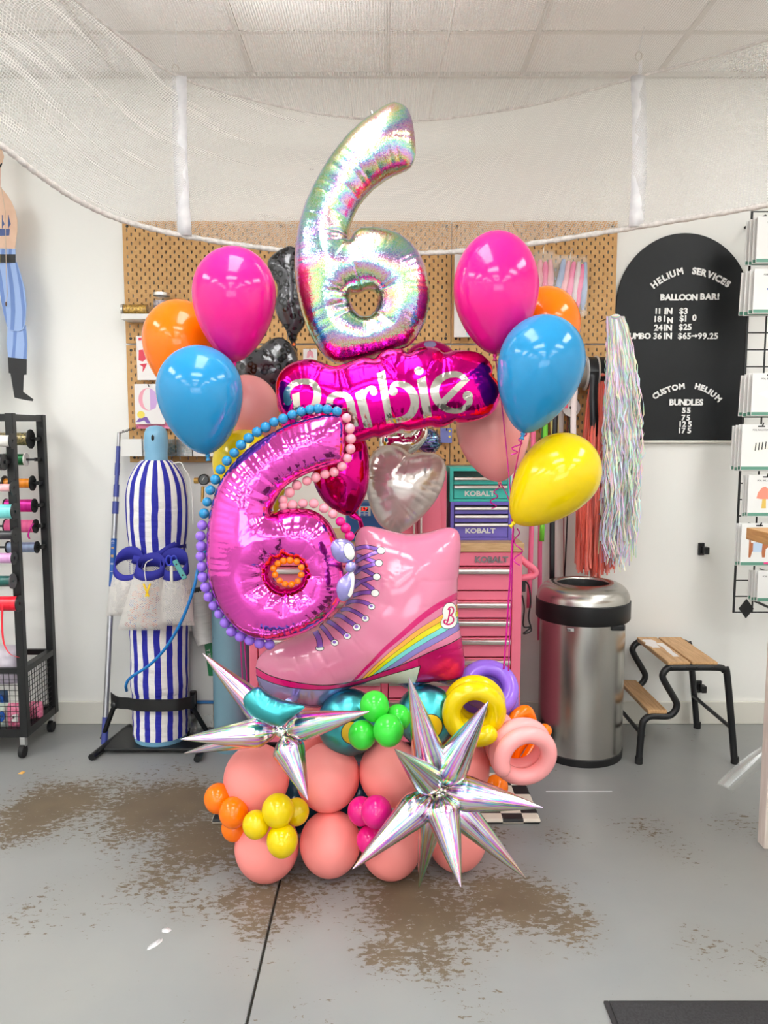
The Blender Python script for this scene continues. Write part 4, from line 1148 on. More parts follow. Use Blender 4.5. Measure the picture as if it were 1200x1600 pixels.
# balloon inflator
Y = 3.16
ix0 = P(540, 800, Y).x; ix1 = P(604, 800, Y).x; iz = P(570, 785, Y).z
m_iblue = M('inflator_blue', (44, 92, 150), 0.45)
ti = thing('balloon_inflator', 'blue balloon inflator with red digital display beside the pink locker', 'inflator', ((ix0 + ix1) / 2, Y, zt2))
MB().box((ix0, Y, zt2), (ix1, Y + 0.14, iz)).build('housing', m_iblue, ti, smooth=False, bevel=0.008)
a = P(560, 806, Y); b = P(579, 791, Y)
MB().box((a.x, Y - 0.003, a.z), (b.x, Y + 0.001, b.z)).build('control_panel', M('panel_pale', (214, 220, 222), 0.4), ti, smooth=False)
a = P(564, 798, Y); b = P(575, 792.5, Y)
dsp = MB().box((a.x, Y - 0.005, a.z), (b.x, Y - 0.0028, b.z)).build('display', M('display_black', (30, 8, 8), 0.3), ti, smooth=False)
m_led = bpy.data.materials.new('led_red'); m_led.use_nodes = True
hh = N(m_led); hh.link(hh.n('ShaderNodeEmission', i_0=(1, 0.03, 0.02, 1), i_1=2.0).outputs[0], hh.t.nodes['Material Output'].inputs[0])
c_ = P(569.5, 795.2, Y); text_part('digits', '5.7', (c_.x, Y - 0.005, c_.z), 4 * U(795, Y), m_led, dsp, 0.01, width=9 * U(795, Y), thick=0.001)
for qx in (566, 573):
    for qy in (801, 804.5):
        c_ = P(qx, qy, Y); MB().box((c_.x - .006, Y - 0.006, c_.z - .003), (c_.x + .006, Y - 0.0028, c_.z + .003)).build('button', M('button_blue', (60, 110, 190), 0.4), ti, smooth=False)

# ================================================================== CHECKERED MAT, DARK MAT
m_chk = M('checker_mat', (230, 222, 210), 0.6)
h = N(m_chk); g_ = h.n('ShaderNodeNewGeometry')
mp = h.n('ShaderNodeMapping', i_0=g_.outputs['Position'], i_1=(0.021, 0.006, 0.37))
ck = h.n('ShaderNodeTexChecker', i_0=mp.outputs[0], i_1=lin((226, 216, 202)), i_2=lin((26, 26, 28)), i_3=1 / 0.0755)
h.link(ck.outputs[0], h.b.inputs['Base Color'])
ma = F(330, 1288); mbp = F(846, 1290)
mt = MB().box((ma.x, ma.y, 0), (mbp.x, 3.06, 0.018))
tag(mt.build('floor_mat', m_chk, smooth=True, sharp=50, bevel=0.008, seg=3), 'black and cream checkered mat on the floor behind the balloon base', 'mat')
q = F(943, 1567)
m_dm = grain('mat_charcoal', (54, 54, 56), (40, 40, 42), 180, 0.85, bump=0.3)
tm = thing('floor_mat', 'charcoal ribbed rubber mat on the floor near the wooden table', 'mat', (q.x + 0.6, q.y - 0.4, 0))
MB().box((q.x + 0.012, q.y - 0.8, 0), (q.x + 1.3, q.y - 0.012, 0.012)).build('pile', m_dm, tm, smooth=False, bevel=0.004)
ed = MB()
ed.box((q.x, q.y - 0.8, 0), (q.x + 0.0125, q.y, 0.007)).box((q.x + 0.0125, q.y - 0.0125, 0), (q.x + 1.3, q.y, 0.007))
ed.build('rubber_edge', M('rubber_edge', (44, 44, 46), 0.6), tm, smooth=False, bevel=0.002)

# ================================================================== BIN
def steel(name):
    m = M(name, (188, 184, 178), 0.26, 1.0, Anisotropic=0.6)
    h = N(m); t_ = h.n('ShaderNodeTexCoord')
    nz = h.n('ShaderNodeTexNoise', i_0=h.n('ShaderNodeMapping', i_0=t_.outputs['Object'], i_3=(90, 90, 1.2)).outputs[0], i_Scale=3, i_Detail=3)
    h.link(h.n('ShaderNodeMapRange', i_0=nz.outputs[0], i_3=0.22, i_4=0.29).outputs[0], h.b.inputs['Roughness'])
    return m
m_steel = steel('brushed_steel')
bc = F(905, 1192); R = 0.183
bc = Vector((P(905, 1150, 3.32).x, 3.32, 0))
tbn = thing('waste_bin', 'tall round brushed steel waste bin with domed open lid', 'bin', bc)
ztop = P(905, 908, 3.32).z
zb1 = P(905, 979, 3.14).z; zb0 = P(905, 948, 3.14).z
MB().lathe([(0, 0.0), (R + 0.003, 0.0), (R + 0.004, 0.03), (R, 0.034)], 56, bc).build('foot_ring', M('bin_black_plastic', (14, 14, 16), 0.45), tbn)
MB().lathe([(R, 0.03), (R, zb1 + 0.01)], 64, bc).build('drum', m_steel, tbn, sharp=0)
RB = R * 1.11
MB().lathe([(R - 0.01, zb1), (RB - 0.004, zb1), (RB, zb1 + 0.006), (RB, zb0 - 0.004), (RB - 0.004, zb0)], 64, bc).build('lid_band', MATS['bin_black_plastic'], tbn)
dome = []
Rin = 0.118
for i in range(13):
    t = i / 12 * math.pi / 2
    dome.append((Rin + (RB - 0.004 - Rin) * math.cos(t) ** 0.9, zb0 + (ztop - zb0) * math.sin(t)))
dome += [(Rin - 0.006, ztop - 0.004), (Rin - 0.006, ztop - 0.012)]
MB().lathe(dome, 64, bc).build('domed_lid', m_steel, tbn, sharp=0)
MB().lathe([(Rin - 0.006, ztop - 0.011), (Rin - 0.012, ztop - 0.03), (Rin, ztop - 0.18), (0, ztop - 0.2)], 48, bc).build('inner_liner', M('liner_black', (14, 14, 15), 0.6), tbn)
q = P(962, 984, 3.17)
MB().box((q.x - 0.025, q.y - 0.02, zb1 - 0.022), (q.x + 0.035, q.y + 0.05, zb1 + 0.004)).build('hinge_block', MATS['bin_black_plastic'], tbn, smooth=False, bevel=0.006)
def decal_on_bin(px, py, w, h_, mat, nm):
    x = P(px, py, 3.14).x - bc.x; r = (R if py > 980 else RB * 0.99) + 0.0012
    a = math.asin(max(-1, min(1, x / r)))
    z = P(px, py, 3.14).z
    rows = []
    for j in (0, 1):
        rows.append([Vector((bc.x + r * math.sin(a + k * w / r / 4), bc.y - r * math.cos(a + k * w / r / 4), z + (j - 0.5) * h_)) for k in (-2, -1, 0, 1, 2)])
    MB().grid(rows).build(nm, mat, tbn, solid=0.0008)
decal_on_bin(893, 986, 0.03, 0.014, M('sticker_white', (226, 226, 224), 0.5), 'barcode_sticker')
decal_on_bin(891, 986.5, 0.016, 0.008, M('sticker_ink', (90, 90, 96), 0.5), 'barcode')

# ================================================================== STEP STOOL
YA, YBk = 3.185, 3.585
poly = [(998, 1192), (1003, 1136), (1008, 1124), (1018, 1119), (1042, 1119), (1053, 1113), (1057.6, 1102), (1054, 1092), (1037, 1062), (1036.5, 1052), (1043, 1044.5), (1054, 1043), (1120, 1043), (1131, 1047), (1136.5, 1058), (1148, 1192)]
front = [P(x, y, YA) for x, y in poly]
for p in front: p.z = max(p.z, 0.0)
front[0].z = 0.0; front[-1].z = 0.0
tsx = thing('step_stool', 'two step stool with black bent tube frame and wooden treads beside the bin', 'stool', (front[6].x, (YA + YBk) / 2, 0))
m_tube = M('stool_black', (11, 12, 16), 0.4); m_oak = grain('stool_oak', (214, 172, 124), (190, 146, 98), 10, 0.5, stretch=(14, 1.0, 14))
for y in (YA, YBk):
    c = catmull([Vector((p.x, y, p.z)) for p in front], 5)
    fr_ = MB().tube(c, 0.0145, 14).build('side_frame', m_tube, tsx)
    for e in (c[0], c[-1]):
        MB().cyl((e.x, y, 0.0), (e.x, y, 0.03), 0.0165, n=14).build('rubber_foot', M('rubber_black', (16, 16, 17), 0.7), fr_)
def tread(pxa, pxb, py, dz=0.0):
    a = P(pxa, py, YA); b = P(pxb, py, YA)
    return MB().box((a.x, YA - 0.004, a.z + 0.006), (b.x, YBk + 0.004, a.z + 0.026)).build('tread', m_oak, tsx, smooth=False, bevel=0.004)
tread(1043, 1078, 1043.5); t2_ = tread(1081, 1121, 1043.5); tread(1012, 1042, 1118.5)
zz = P(1060, 1043.5, YA).z + 0.0262
st = MB()
for (ax_, ay_, w_, l_) in ((P(1053, 1043, YA).x, 3.40, 0.05, 0.14), (P(1068, 1043, YA).x, 3.26, 0.025, 0.22)):
    pts = [(ax_ + w_ * (0.5 + 0.22 * random.uniform(-1, 1)) * sx_, ay_ + l_ * k / 6, zz + 0.0006) for sx_ in (-1, 1) for k in (range(7) if sx_ < 0 else range(6, -1, -1))]
    st.add(pts, [tuple(range(len(pts)))[::-1]])
st.build('sticker_remains', M('paper_scrap', (236, 230, 228), 0.7), tsx, smooth=False)['kind'] = 'stuff'
for xx, zz_ in ((P(1141, 1136, YA).x, P(1141, 1136, YA).z), (P(1005, 1150, YA).x, P(1005, 1150, YA).z)):
    MB().cyl((xx, YA, zz_), (xx, YBk, zz_), 0.009, n=12).build('cross_bar', m_tube, tsx)
for px_ in (1050, 1074, 1090, 1114):
    c = P(px_, 1043.5, YA - 0.0145); MB().lathe([(0, -0.003), (0.004, -0.002), (0.005, 0.002)], 10, c, (0, 1, 0)).build('bolt', M('bolt_dark', (60, 60, 62), 0.3, 0.8), tsx)

# ================================================================== TABLE CORNER WITH CLEAR FILM
tw0 = P(1166, 824, 2.55)
tt = thing('work_table', 'wooden topped table with pale legs, only a corner and one leg in view', 'table', (tw0.x + 0.4, 2.1, 0))
MB().box((tw0.x, 1.55, tw0.z - 0.04), (tw0.x + 0.8, 2.55, tw0.z)).build('tabletop', grain('table_wood', (206, 160, 104), (182, 134, 80), 9, 0.45, stretch=(14, 1.2, 14)), tt, smooth=False, bevel=0.003)
m_pale = grain('pale_painted_wood', (226, 214, 206), (214, 200, 190), 8, 0.55, stretch=(8, 8, 1))
lg = F(1194, 1327)
for lx, ly in ((lg.x, lg.y), (lg.x, 1.62), (lg.x + 0.68, lg.y), (lg.x + 0.68, 1.62)):
    MB().box((lx, ly, 0), (lx + 0.06, ly + 0.05, tw0.z - 0.04)).build('leg', m_pale, tt, smooth=False, bevel=0.003)
q0 = F(1187, 1312)
MB().box((q0.x, lg.y + 0.045, 0.0), (q0.x + 0.05, lg.y + 0.07, 0.125)).build('foot_block', m_pale, tt, smooth=False, bevel=0.003)
MB().box((lg.x + 0.03, lg.y + 0.0505, 0.34), (lg.x + 0.72, lg.y + 0.08, 0.40)).build('rail', m_pale, tt, smooth=False, bevel=0.003)
m_film = bpy.data.materials.new('clear_film'); m_film.use_nodes = True
h = N(m_film); h.t.nodes.remove(h.b)
mx = h.n('ShaderNodeMixShader', i_0=0.15)
h.link(h.n('ShaderNodeBsdfTransparent').outputs[0], mx.inputs[1])
ad = h.n('ShaderNodeMixShader', i_0=0.4)
h.link(h.n('ShaderNodeBsdfDiffuse', i_0=(0.85, 0.9, 0.86, 1)).outputs[0], ad.inputs[1]); h.link(h.n('ShaderNodeBsdfGlossy', i_1=0.15).outputs[0], ad.inputs[2])
h.link(ad.outputs[0], mx.inputs[2]); h.link(mx.outputs[0], h.t.nodes['Material Output'].inputs[0])
Yf = lg.y + 0.13
fa = [P(1119, 1225, Yf), P(1140, 1204, Yf), P(1165, 1183, Yf), P(1186, 1168, Yf), P(1206, 1157, Yf), P(1230, 1152, Yf)]
fb = [P(1144, 1240, Yf - 0.02), P(1166, 1220, Yf - 0.02), P(1186, 1203, Yf - 0.02), P(1204, 1190, Yf - 0.02), P(1222, 1182, Yf - 0.02), P(1244, 1178, Yf - 0.02)]
ca, cb_ = catmull(fa, 5), catmull(fb, 5)
rows = []
for k in range(7):
    t = k / 6
    rows.append([a.lerp(b, t) + Vector((0, -0.02 * math.sin(math.pi * t), 0.012 * math.sin(math.pi * t))) for a, b in zip(ca, cb_)])
tag(MB().grid(rows).build('clear_film', m_film, solid=0.001), 'curled strip of clear plastic film hanging off the table leg', 'film')

# ================================================================== BLACK WALL BRACKETS
for px_, py_, lb in ((1097, 858, 'small black bracket on the bare wall above the step stool'), (1093, 1073, 'small black bracket on the wall behind the step stool')):
    c = P(px_, py_, WALLY - 0.01)
    t = thing('wall_bracket', lb, 'bracket', (c.x, WALLY, c.z), 'black wall brackets')
    MB().box((c.x - 0.017, WALLY - 0.012, c.z - 0.03), (c.x + 0.012, WALLY, c.z + 0.03)).build('plate', m_blackm, t, smooth=False, bevel=0.003)
    MB().box((c.x - 0.004, WALLY - 0.05, c.z - 0.02), (c.x + 0.02, WALLY - 0.011, c.z + 0.014)).build('cup', m_blackm, t, smooth=False, bevel=0.003)

# ================================================================== CHALKBOARD SIGN
YSN = WALLY - 0.016
bx0 = P(964, 560, YSN).x; bx1 = P(1172, 460, YSN).x; bz0 = P(1060, 688, YSN).z; bz1 = P(1066, 364, YSN).z
bx0 = P(963, 480, YSN).x
R_ = (bx1 - bx0) / 2; cxs = (bx0 + bx1) / 2; zs_ = bz1 - R_ * 1.05
pl = [(bx0, bz0), (bx1, bz0)] + [(cxs + R_ * math.cos(math.pi * i / 48), zs_ + R_ * 1.05 * math.sin(math.pi * i / 48)) for i in range(49)]
tsn = thing('price_board', 'black arched board with raised white lettering on the wall', 'sign', (cxs, YSN, bz0))
MB().prism(pl, YSN, WALLY - 0.002).build('board', grain('board_black', (23, 25, 27), (28, 30, 32), 5, 0.45), tsn, smooth=False, bevel=0.002)
MATS['board_black'].node_tree.nodes['Principled BSDF'].inputs['Specular IOR Level'].default_value = 0.25
m_let = M('letter_white', (240, 240, 238), 0.45)
uB = U(500, YSN)
def glyph(ch, px, py, cap, rot=0.0):
    if ch == ' ': return
    c = P(px, py, YSN)
    text_part('letter', ch, (c.x, YSN, c.z), cap * uB, m_let, tsn, 0.018 if ch == '$' else (0.03 if ch in '1234567890' else 0.042), rot=rot, thick=0.005)
ADV = {}
def adv(ch):
    if ch == ' ': return 0.42
    if ch not in ADV:
        V, _f = text_mesh(ch, 0.034, 1.0); a = [v[0] for v in V]; ADV[ch] = (max(a) - min(a)) / 0.7 + 0.10
    return ADV[ch]
def line(txt, px0, py, cap, px1=None):
    w = [adv(c) for c in txt]; tot = sum(w)
    k = cap if px1 is None else (px1 - px0) / (tot - 0.1)
    x = px0
    for ch, a in zip(txt, w):
        glyph(ch, x + (a - 0.1) * k / 2, py, cap); x += a * k
def arc(txt, pts, cap):
    """pts: start, middle, end pixels of the arc the letters sit on"""
    (x0, y0), (x1, y1), (x2, y2) = pts
    w = [adv(c) for c in txt]; tot = sum(w); s = 0
    for ch, a in zip(txt, w):
        t = (s + a / 2) / tot; s += a
        x = (1 - t) ** 2 * x0 + 2 * t * (1 - t) * x1 + t * t * x2; y = (1 - t) ** 2 * y0 + 2 * t * (1 - t) * y1 + t * t * y2
        dx = 2 * (1 - t) * (x1 - x0) + 2 * t * (x2 - x1); dy = 2 * (1 - t) * (y1 - y0) + 2 * t * (y2 - y1)
        glyph(ch, x, y, cap, math.atan2(-dy, dx))
arc('HELIUM', [(1017, 449), (1040, 428), (1068, 423)], 9.5)
arc('SERVICES', [(1081, 423), (1112, 426), (1140, 446)], 9.5)
line('BALLOON', 1032, 464.5, 9, 1089); line('BAR!', 1094, 463.5, 9, 1123)
line('11', 1023, 486, 8.5, 1032); line('IN', 1038, 486, 9, 1050); line('$3', 1061, 486, 9, 1074)
line('18', 1022, 498.5, 8.5, 1034); line('I', 1037, 498, 8.5, 1039); line('N', 1042.5, 500.5, 8.5, 1050.5); line('$1', 1061, 497.5, 9, 1072); line('0', 1082, 496.5, 9, 1087)
line('24', 1022, 512, 9, 1034.5); line('IN', 1037, 512, 9, 1049.5); line('$25', 1060, 511, 9, 1080)
line('UMBO', 983, 525, 8.5, 1016); line('36', 1020.5, 525, 9, 1033.5); line('IN', 1037, 525, 9, 1049.5); line('$65', 1059, 525, 9, 1079); line('99.25', 1090, 525, 9, 1121.5)
c = P(1084.5, 525, YSN); MB().prism([(c.x - 4.5 * uB, c.z - 0.003), (c.x + 1.5 * uB, c.z - 0.003), (c.x + 1.5 * uB, c.z - 0.009), (c.x + 5 * uB, c.z), (c.x + 1.5 * uB, c.z + 0.009), (c.x + 1.5 * uB, c.z + 0.003), (c.x - 4.5 * uB, c.z + 0.003)], YSN - 0.005, YSN).build('arrow', m_let, tsn, smooth=False)
arc('CUSTOM', [(1020, 621), (1040, 606), (1070, 603)], 8.5)
arc('HELIUM', [(1085, 603), (1108, 606), (1126, 627)], 8.5)
line('BUNDLES', 1046, 628.5, 9, 1098)
line('55', 1065, 641, 8.5, 1079); line('75', 1064, 652.5, 8.5, 1078); line('125', 1061, 662.5, 8.5, 1081); line('175', 1060, 672.5, 8.5, 1080)
MB().box((bx0 - 0.004, YSN - 0.012, bz0 - 0.012), (bx1 + 0.004, WALLY - 0.002, bz0 - 0.001)).build('ledge', m_trim, tsn, smooth=False, bevel=0.002)

# ================================================================== GRID RACK WITH PACKETS
YR = 3.46
m_pack = M('packet_white', (232, 232, 230), 0.22, 0, Coat_Weight=0.5); m_packe = M('packet_edge', (206, 196, 192), 0.35); m_green = M('packet_green', (96, 150, 130), 0.4); m_ink = M('ink_dark', (40, 40, 44), 0.5)
gx0 = P(1158, 700, YR).x
gz0 = P(1150, 957, YR).z; gz1 = P(1180, 330, YR).z
tg = thing('grid_rack', 'black wire grid rack on the wall hung with balloon packets', 'rack', (gx0 + 0.2, YR, gz0))
for k in range(5):
    x = gx0 + (0.0, 0.085, 0.17, 0.255, 0.34)[k]
    MB().cyl((x, YR, gz0), (x, YR, gz1), 0.0055 if k == 0 else 0.004, n=8).build('upright_wire', m_blackm, tg)
nr_ = 25
for k in range(nr_):
    z = gz0 + (gz1 - gz0) * k / (nr_ - 1)
    MB().cyl((gx0, YR + 0.006, z), (gx0 + 0.34, YR + 0.006, z), 0.003, n=6).build('cross_wire', m_blackm, tg)
c = P(1166, 951, YR - 0.01)
MB().prism([(c.x - 0.034, c.z), (c.x, c.z - 0.045), (c.x + 0.034, c.z), (c.x, c.z + 0.045)], YR - 0.012, YR - 0.006).build('mounting_plate', m_blackm, tg, smooth=False)
MB().cyl((gx0 + 0.17, YR - 0.006, gz0 + 0.02), (gx0 + 0.17, WALLY, gz0 + 0.02), 0.006, n=12).build('standoff', m_blackm, tg)
c2 = P(1185, 345, YR); MB().cyl((c2.x + 0.03, YR, gz1 - 0.02), (c2.x + 0.03, WALLY, gz1 - 0.02), 0.006, n=12).build('standoff', m_blackm, tg)

def packet(x0, x1, z0, z1, Y, yaw, tilt, label, group, art=None, green=True, txt=None):
    w, hh_ = x1 - x0, z1 - z0
    t = thing('balloon_packet', label, 'packet', (x0, Y, z1), group)
    Rm = Matrix.Rotation(yaw, 3, 'Z') @ Matrix.Rotation(tilt, 3, 'X')
    o = Vector((x0, Y, z1))
    def T(mb):
        mb.v = [tuple(o + Rm @ (Vector(v) - o)) for v in mb.v]; return mb
    T(MB().box((x0, Y - 0.003, z0), (x1, Y + 0.003, z1))).build('pouch', m_pack, t, smooth=False, bevel=0.0015)
    if green: T(MB().box((x0 + 0.002, Y - 0.0036, z0 + 0.003), (x1 - 0.002, Y - 0.0028, z0 + 0.017))).build('green_band', m_green, t, smooth=False)
    T(MB().box(((x0 + w * 0.42), Y - 0.0037, z1 - 0.012), (x0 + w * 0.62, Y - 0.0028, z1 - 0.006))).build('hang_slot', m_ink, t, smooth=False)
    if txt:
        V, Fc = text_mesh(txt, 0.01)
        k = 0.007 / 0.7; mx_ = max(v[0] for v in V)
        T(MB().add([(x0 + w * 0.5 + (v[0] - mx_ / 2) * k, Y - 0.0031 - (v[2] + 0.03) * 0.006, z1 - 0.028 + v[1] * k) for v in V], Fc)).build('lettering', m_ink, t, smooth=False)
    if art:
        for q, (mat, poly) in enumerate(art):
            pts = [(x0 + w * a, z0 + hh_ * b) for a, b in poly]
            T(MB().prism(pts, Y - 0.0034 - 0.0003 * q, Y - 0.0028)).build('printed_picture', mat, t, smooth=False)
    return t
def ell(cx, cy, a, b, n=16): return [(cx + a * math.cos(2 * math.pi * i / n), cy + b * math.sin(2 * math.pi * i / n)) for i in range(n)]
A_STAR = [(M('art_blue', (92, 112, 176), 0.4), [(0.36, 0.55), (0.45, 0.5), (0.42, 0.38), (0.55, 0.47), (0.7, 0.4), (0.63, 0.53), (0.75, 0.62), (0.6, 0.62), (0.56, 0.78), (0.5, 0.62)])]
A_SWAN = [(M('art_swan', (246, 246, 246), 0.3), [(0.16, 0.52), (0.5, 0.42), (0.7, 0.5), (0.72, 0.68), (0.8, 0.78), (0.72, 0.8), (0.64, 0.6), (0.4, 0.58)]), (M('art_pale_blue', (150, 190, 224), 0.4), [(0.72, 0.72), (0.9, 0.85), (0.95, 0.8), (0.78, 0.64)])]
A_ZEB = [(M('art_zebra', (238, 236, 226), 0.4), [(0.3, 0.5), (0.4, 0.6), (0.75, 0.62), (0.95, 0.72), (0.95, 0.55), (0.7, 0.45), (0.45, 0.42), (0.3, 0.22), (0.24, 0.22)])]
for k in range(6):
    a = 0.36 + k * 0.09
    A_ZEB.append((m_ink, [(a, 0.43 + 0.01 * k), (a + 0.03, 0.43 + 0.01 * k), (a + 0.045, 0.60 + 0.008 * k), (a + 0.02, 0.60 + 0.008 * k)]))
m_acor = M('art_coral', (238, 146, 124), 0.35); m_agold = M('art_gold', (226, 190, 90), 0.35); m_abr = M('art_brown', (176, 104, 62), 0.4)
A_MUSH = [(m_agold, [(0.42, 0.2), (0.56, 0.2), (0.55, 0.42), (0.44, 0.42)]), (m_acor, [(0.26, 0.44), (0.3, 0.58), (0.42, 0.7), (0.52, 0.72), (0.64, 0.64), (0.74, 0.46), (0.6, 0.42), (0.4, 0.42)])]
A_DOG = [(m_abr, [(0.24, 0.2), (0.3, 0.2), (0.34, 0.34), (0.62, 0.34), (0.64, 0.2), (0.72, 0.2), (0.74, 0.4), (0.9, 0.5), (0.9, 0.6), (0.74, 0.6), (0.3, 0.54), (0.28, 0.66), (0.24, 0.66)]), (M('art_sweater', (186, 206, 228), 0.5), [(0.36, 0.33), (0.62, 0.33), (0.64, 0.57), (0.36, 0.55)]), (M('art_pink_tag', (236, 70, 140), 0.4), [(0.7, 0.04), (0.98, 0.04), (0.98, 0.09), (0.7, 0.09)])]
A_BOT = [(m_abr, [(0.5, 0.25), (0.9, 0.25), (0.9, 0.55), (0.78, 0.65), (0.78, 0.75), (0.62, 0.75), (0.62, 0.65), (0.5, 0.55)])]
stacks = [  # px0, py0, py1, art, description, how many behind, fan, text
    (1182, 338, 411, None, 'plain white balloon packet with green band, front of the topmost pile on the wire rack', 3, 3.2, 'FOIL BALLOON'),
    (1177, 420, 490, A_STAR, 'white balloon packet with a blue figure, front of the second pile on the wire rack', 3, 4.2, 'FOIL BALLOON'),
    (1174, 583, 650, A_SWAN, 'white balloon packet with a white swan picture on the wire rack', 3, 3.4, 'FOIL BALLOON'),
    (1158, 663, 735, A_ZEB, 'white balloon packet with a black striped zebra picture on the wire rack', 3, 2.6, 'FOIL BALLOON'),
    (1168, 742, 807, A_MUSH, 'white balloon packet with a coral mushroom picture on the wire rack', 2, 1.4, 'FOIL BALLOON'),
    (1157, 818, 884, A_DOG, 'white balloon packet with a brown dog in a pale sweater on the wire rack', 2, 1.4, None),
    (1183, 892, 940, A_BOT, 'white balloon packet with a brown bottle, lowest on the wire rack', 3, 2.0, 'FOIL BALLOON')]
for si, (px0, py0, py1, art, lb, nb, fan, tx) in enumerate(stacks):
    Yp = YR - 0.095
    x0 = P(px0, (py0 + py1) / 2, Yp).x; z1 = P(px0, py0, Yp).z; z0 = P(px0, py1, Yp).z
    w = (z1 - z0) * 0.8
    packet(x0, x0 + w, z0, z1, Yp, 0.0, 0.0, lb, 'balloon packets on the wire rack', art, txt=tx)
    what = lb.split(' on the wire')[0].split(', ')[0].replace('white balloon packet', 'packet')
    for k in range(nb):
        dx = fan * (k + 1) * U(py0, Yp) * 0.9
        yk = Yp + 0.017 * (k + 1)
        packet(x0 - dx, x0 - dx + w, z0 - 0.004 * (k % 2), z1 - 0.003 * k, yk, 0.0, 0.02 * (k + 1) if si in (1, 2) else 0.0,
               f'balloon packet {("directly", "second", "third")[k]} behind the {what}'[:110], 'balloon packets on the wire rack', None, green=True)
    hk = thing('packet_hook', f'black wire hook carrying the {what}'[:110], 'hook', (x0 + w * 0.52, YR, z1 - 0.009), 'hooks on the wire rack')
    MB().tube([(x0 + w * 0.52, YR + 0.004, z1 - 0.009), (x0 + w * 0.52, Yp - 0.012, z1 - 0.009), (x0 + w * 0.52, Yp - 0.02, z1 + 0.006)], 0.003, 8).build('wire', m_blackm, hk)

# ================================================================== PEGBOARD CONTENTS
PF = PY - 0.001
# shelf with jars
a = P(189, 499, PY - 0.10); b = P(330, 490, PY - 0.10)
zs0, zs1 = a.z, b.z
m_whp = M('white_plastic', (226, 224, 220), 0.45)
tag(MB().box((a.x, PY - 0.10, zs0), (b.x, PF, zs1)).build('wall_shelf', m_whp, smooth=False, bevel=0.003), 'short white shelf on the pegboard carrying two jars', 'shelf')
gld = grain('gold_confetti', (222, 178, 84), (140, 104, 40), 120, 0.3, 0.6, bump=0.5)
dkc = grain('dark_silver_confetti', (196, 184, 190), (60, 54, 62), 90, 0.3, 0.4, bump=0.5)
jar_gl = bpy.data.materials.new('jar_plastic'); jar_gl.use_nodes = True
h = N(jar_gl); h.t.nodes.remove(h.b); mx = h.n('ShaderNodeMixShader', i_0=0.06)
h.link(h.n('ShaderNodeBsdfTransparent').outputs[0], mx.inputs[1]); h.link(h.n('ShaderNodeBsdfGlossy', i_0=(.6, .6, .6, 1), i_1=0.2).outputs[0], mx.inputs[2]); h.link(mx.outputs[0], h.t.nodes['Material Output'].inputs[0])
yj = PY - 0.055
p0 = P(194, 482, yj); p1 = P(238, 482, yj); rj = 8.5 * U(482, yj)
zc = zs1 + rj
t = thing('confetti_jar', 'clear jar of gold confetti lying on its side on the white shelf', 'jar', (p0.x, yj, zs1))
MB().cyl((p0.x, yj, zc), (p1.x, yj, zc), rj, n=24).build('glass', jar_gl, t)
MB().cyl((p0.x + 0.003, yj, zc), (p1.x - 0.022, yj, zc), rj * 0.93, n=24).build('confetti', gld, t)['kind'] = 'stuff'
MB().cyl((p0.x - 0.012, yj, zc), (p0.x + 0.0, yj, zc), rj * 1.03, n=24).build('lid', m_alu, t, bevel=0.002)
pj = P(253, 480, yj); rj = 13.5 * U(480, yj); zj1 = P(253, 458, yj).z
t = thing('confetti_jar', 'clear jar of black and silver confetti standing on the white shelf', 'jar', (pj.x, yj, zs1))
MB().lathe([(0, zs1 + 0.001), (rj, zs1 + 0.001), (rj, zj1 - 0.014), (rj * 0.92, zj1 - 0.01)], 28, (pj.x, yj, 0)).build('glass', jar_gl, t)
MB().lathe([(0, zs1 + 0.003), (rj * 0.95, zs1 + 0.003), (rj * 0.95, zs1 + (zj1 - zs1) * 0.62), (0, zs1 + (zj1 - zs1) * 0.66)], 28, (pj.x, yj, 0)).build('confetti', dkc, t)['kind'] = 'stuff'
MB().lathe([(rj * 0.9, zj1 - 0.013), (rj * 0.98, zj1 - 0.013), (rj * 0.98, zj1), (0, zj1)], 28, (pj.x, yj, 0)).build('lid', m_alu, t)

def card(pxs, pys, Y, mat, name, label, cat='packet', art=(), group=None, th=0.006, hook=True):
    x0 = P(pxs[0], pys[1], Y).x; x1 = P(pxs[1], pys[1], Y).x; z1 = P(600, pys[0], Y).z; z0 = P(600, pys[1], Y).z
    t = thing(name, label, cat, ((x0 + x1) / 2, Y, z0), group)
    MB().box((x0, Y - th / 2, z0), (x1, Y + th / 2, z1)).build('backing', mat, t, smooth=False, bevel=0.001)
    for q, (m_, poly) in enumerate(art):
        MB().prism([(x0 + (x1 - x0) * a, z0 + (z1 - z0) * b) for a, b in poly], Y - th / 2 - 0.0006 - 0.0003 * q, Y - th / 2 + 0.0004).build('printed_picture', m_, t, smooth=False)
    if hook:
        xm_ = (x0 + x1) / 2
        MB().tube([(xm_, PY + 0.004, z1 - 0.010), (xm_, Y - 0.012, z1 - 0.010), (xm_, Y - 0.018, z1 - 0.002)], 0.0022, 6).build('hook', m_blackm, t)
    return t
m_card = M('card_white', (228, 224, 222), 0.4, 0, Coat_Weight=0.4); m_cred = M('print_red', (216, 50, 76), 0.4); m_cpk = M('print_pale_pink', (232, 160, 176), 0.4); m_cpu = M('print_lilac', (198, 160, 210), 0.4)
m_dpu = M('print_violet', (120, 86, 168), 0.4); m_cyl = M('print_yellow_card', (236, 214, 90), 0.4); m_pk2 = M('card_pink', (238, 130, 170), 0.4)
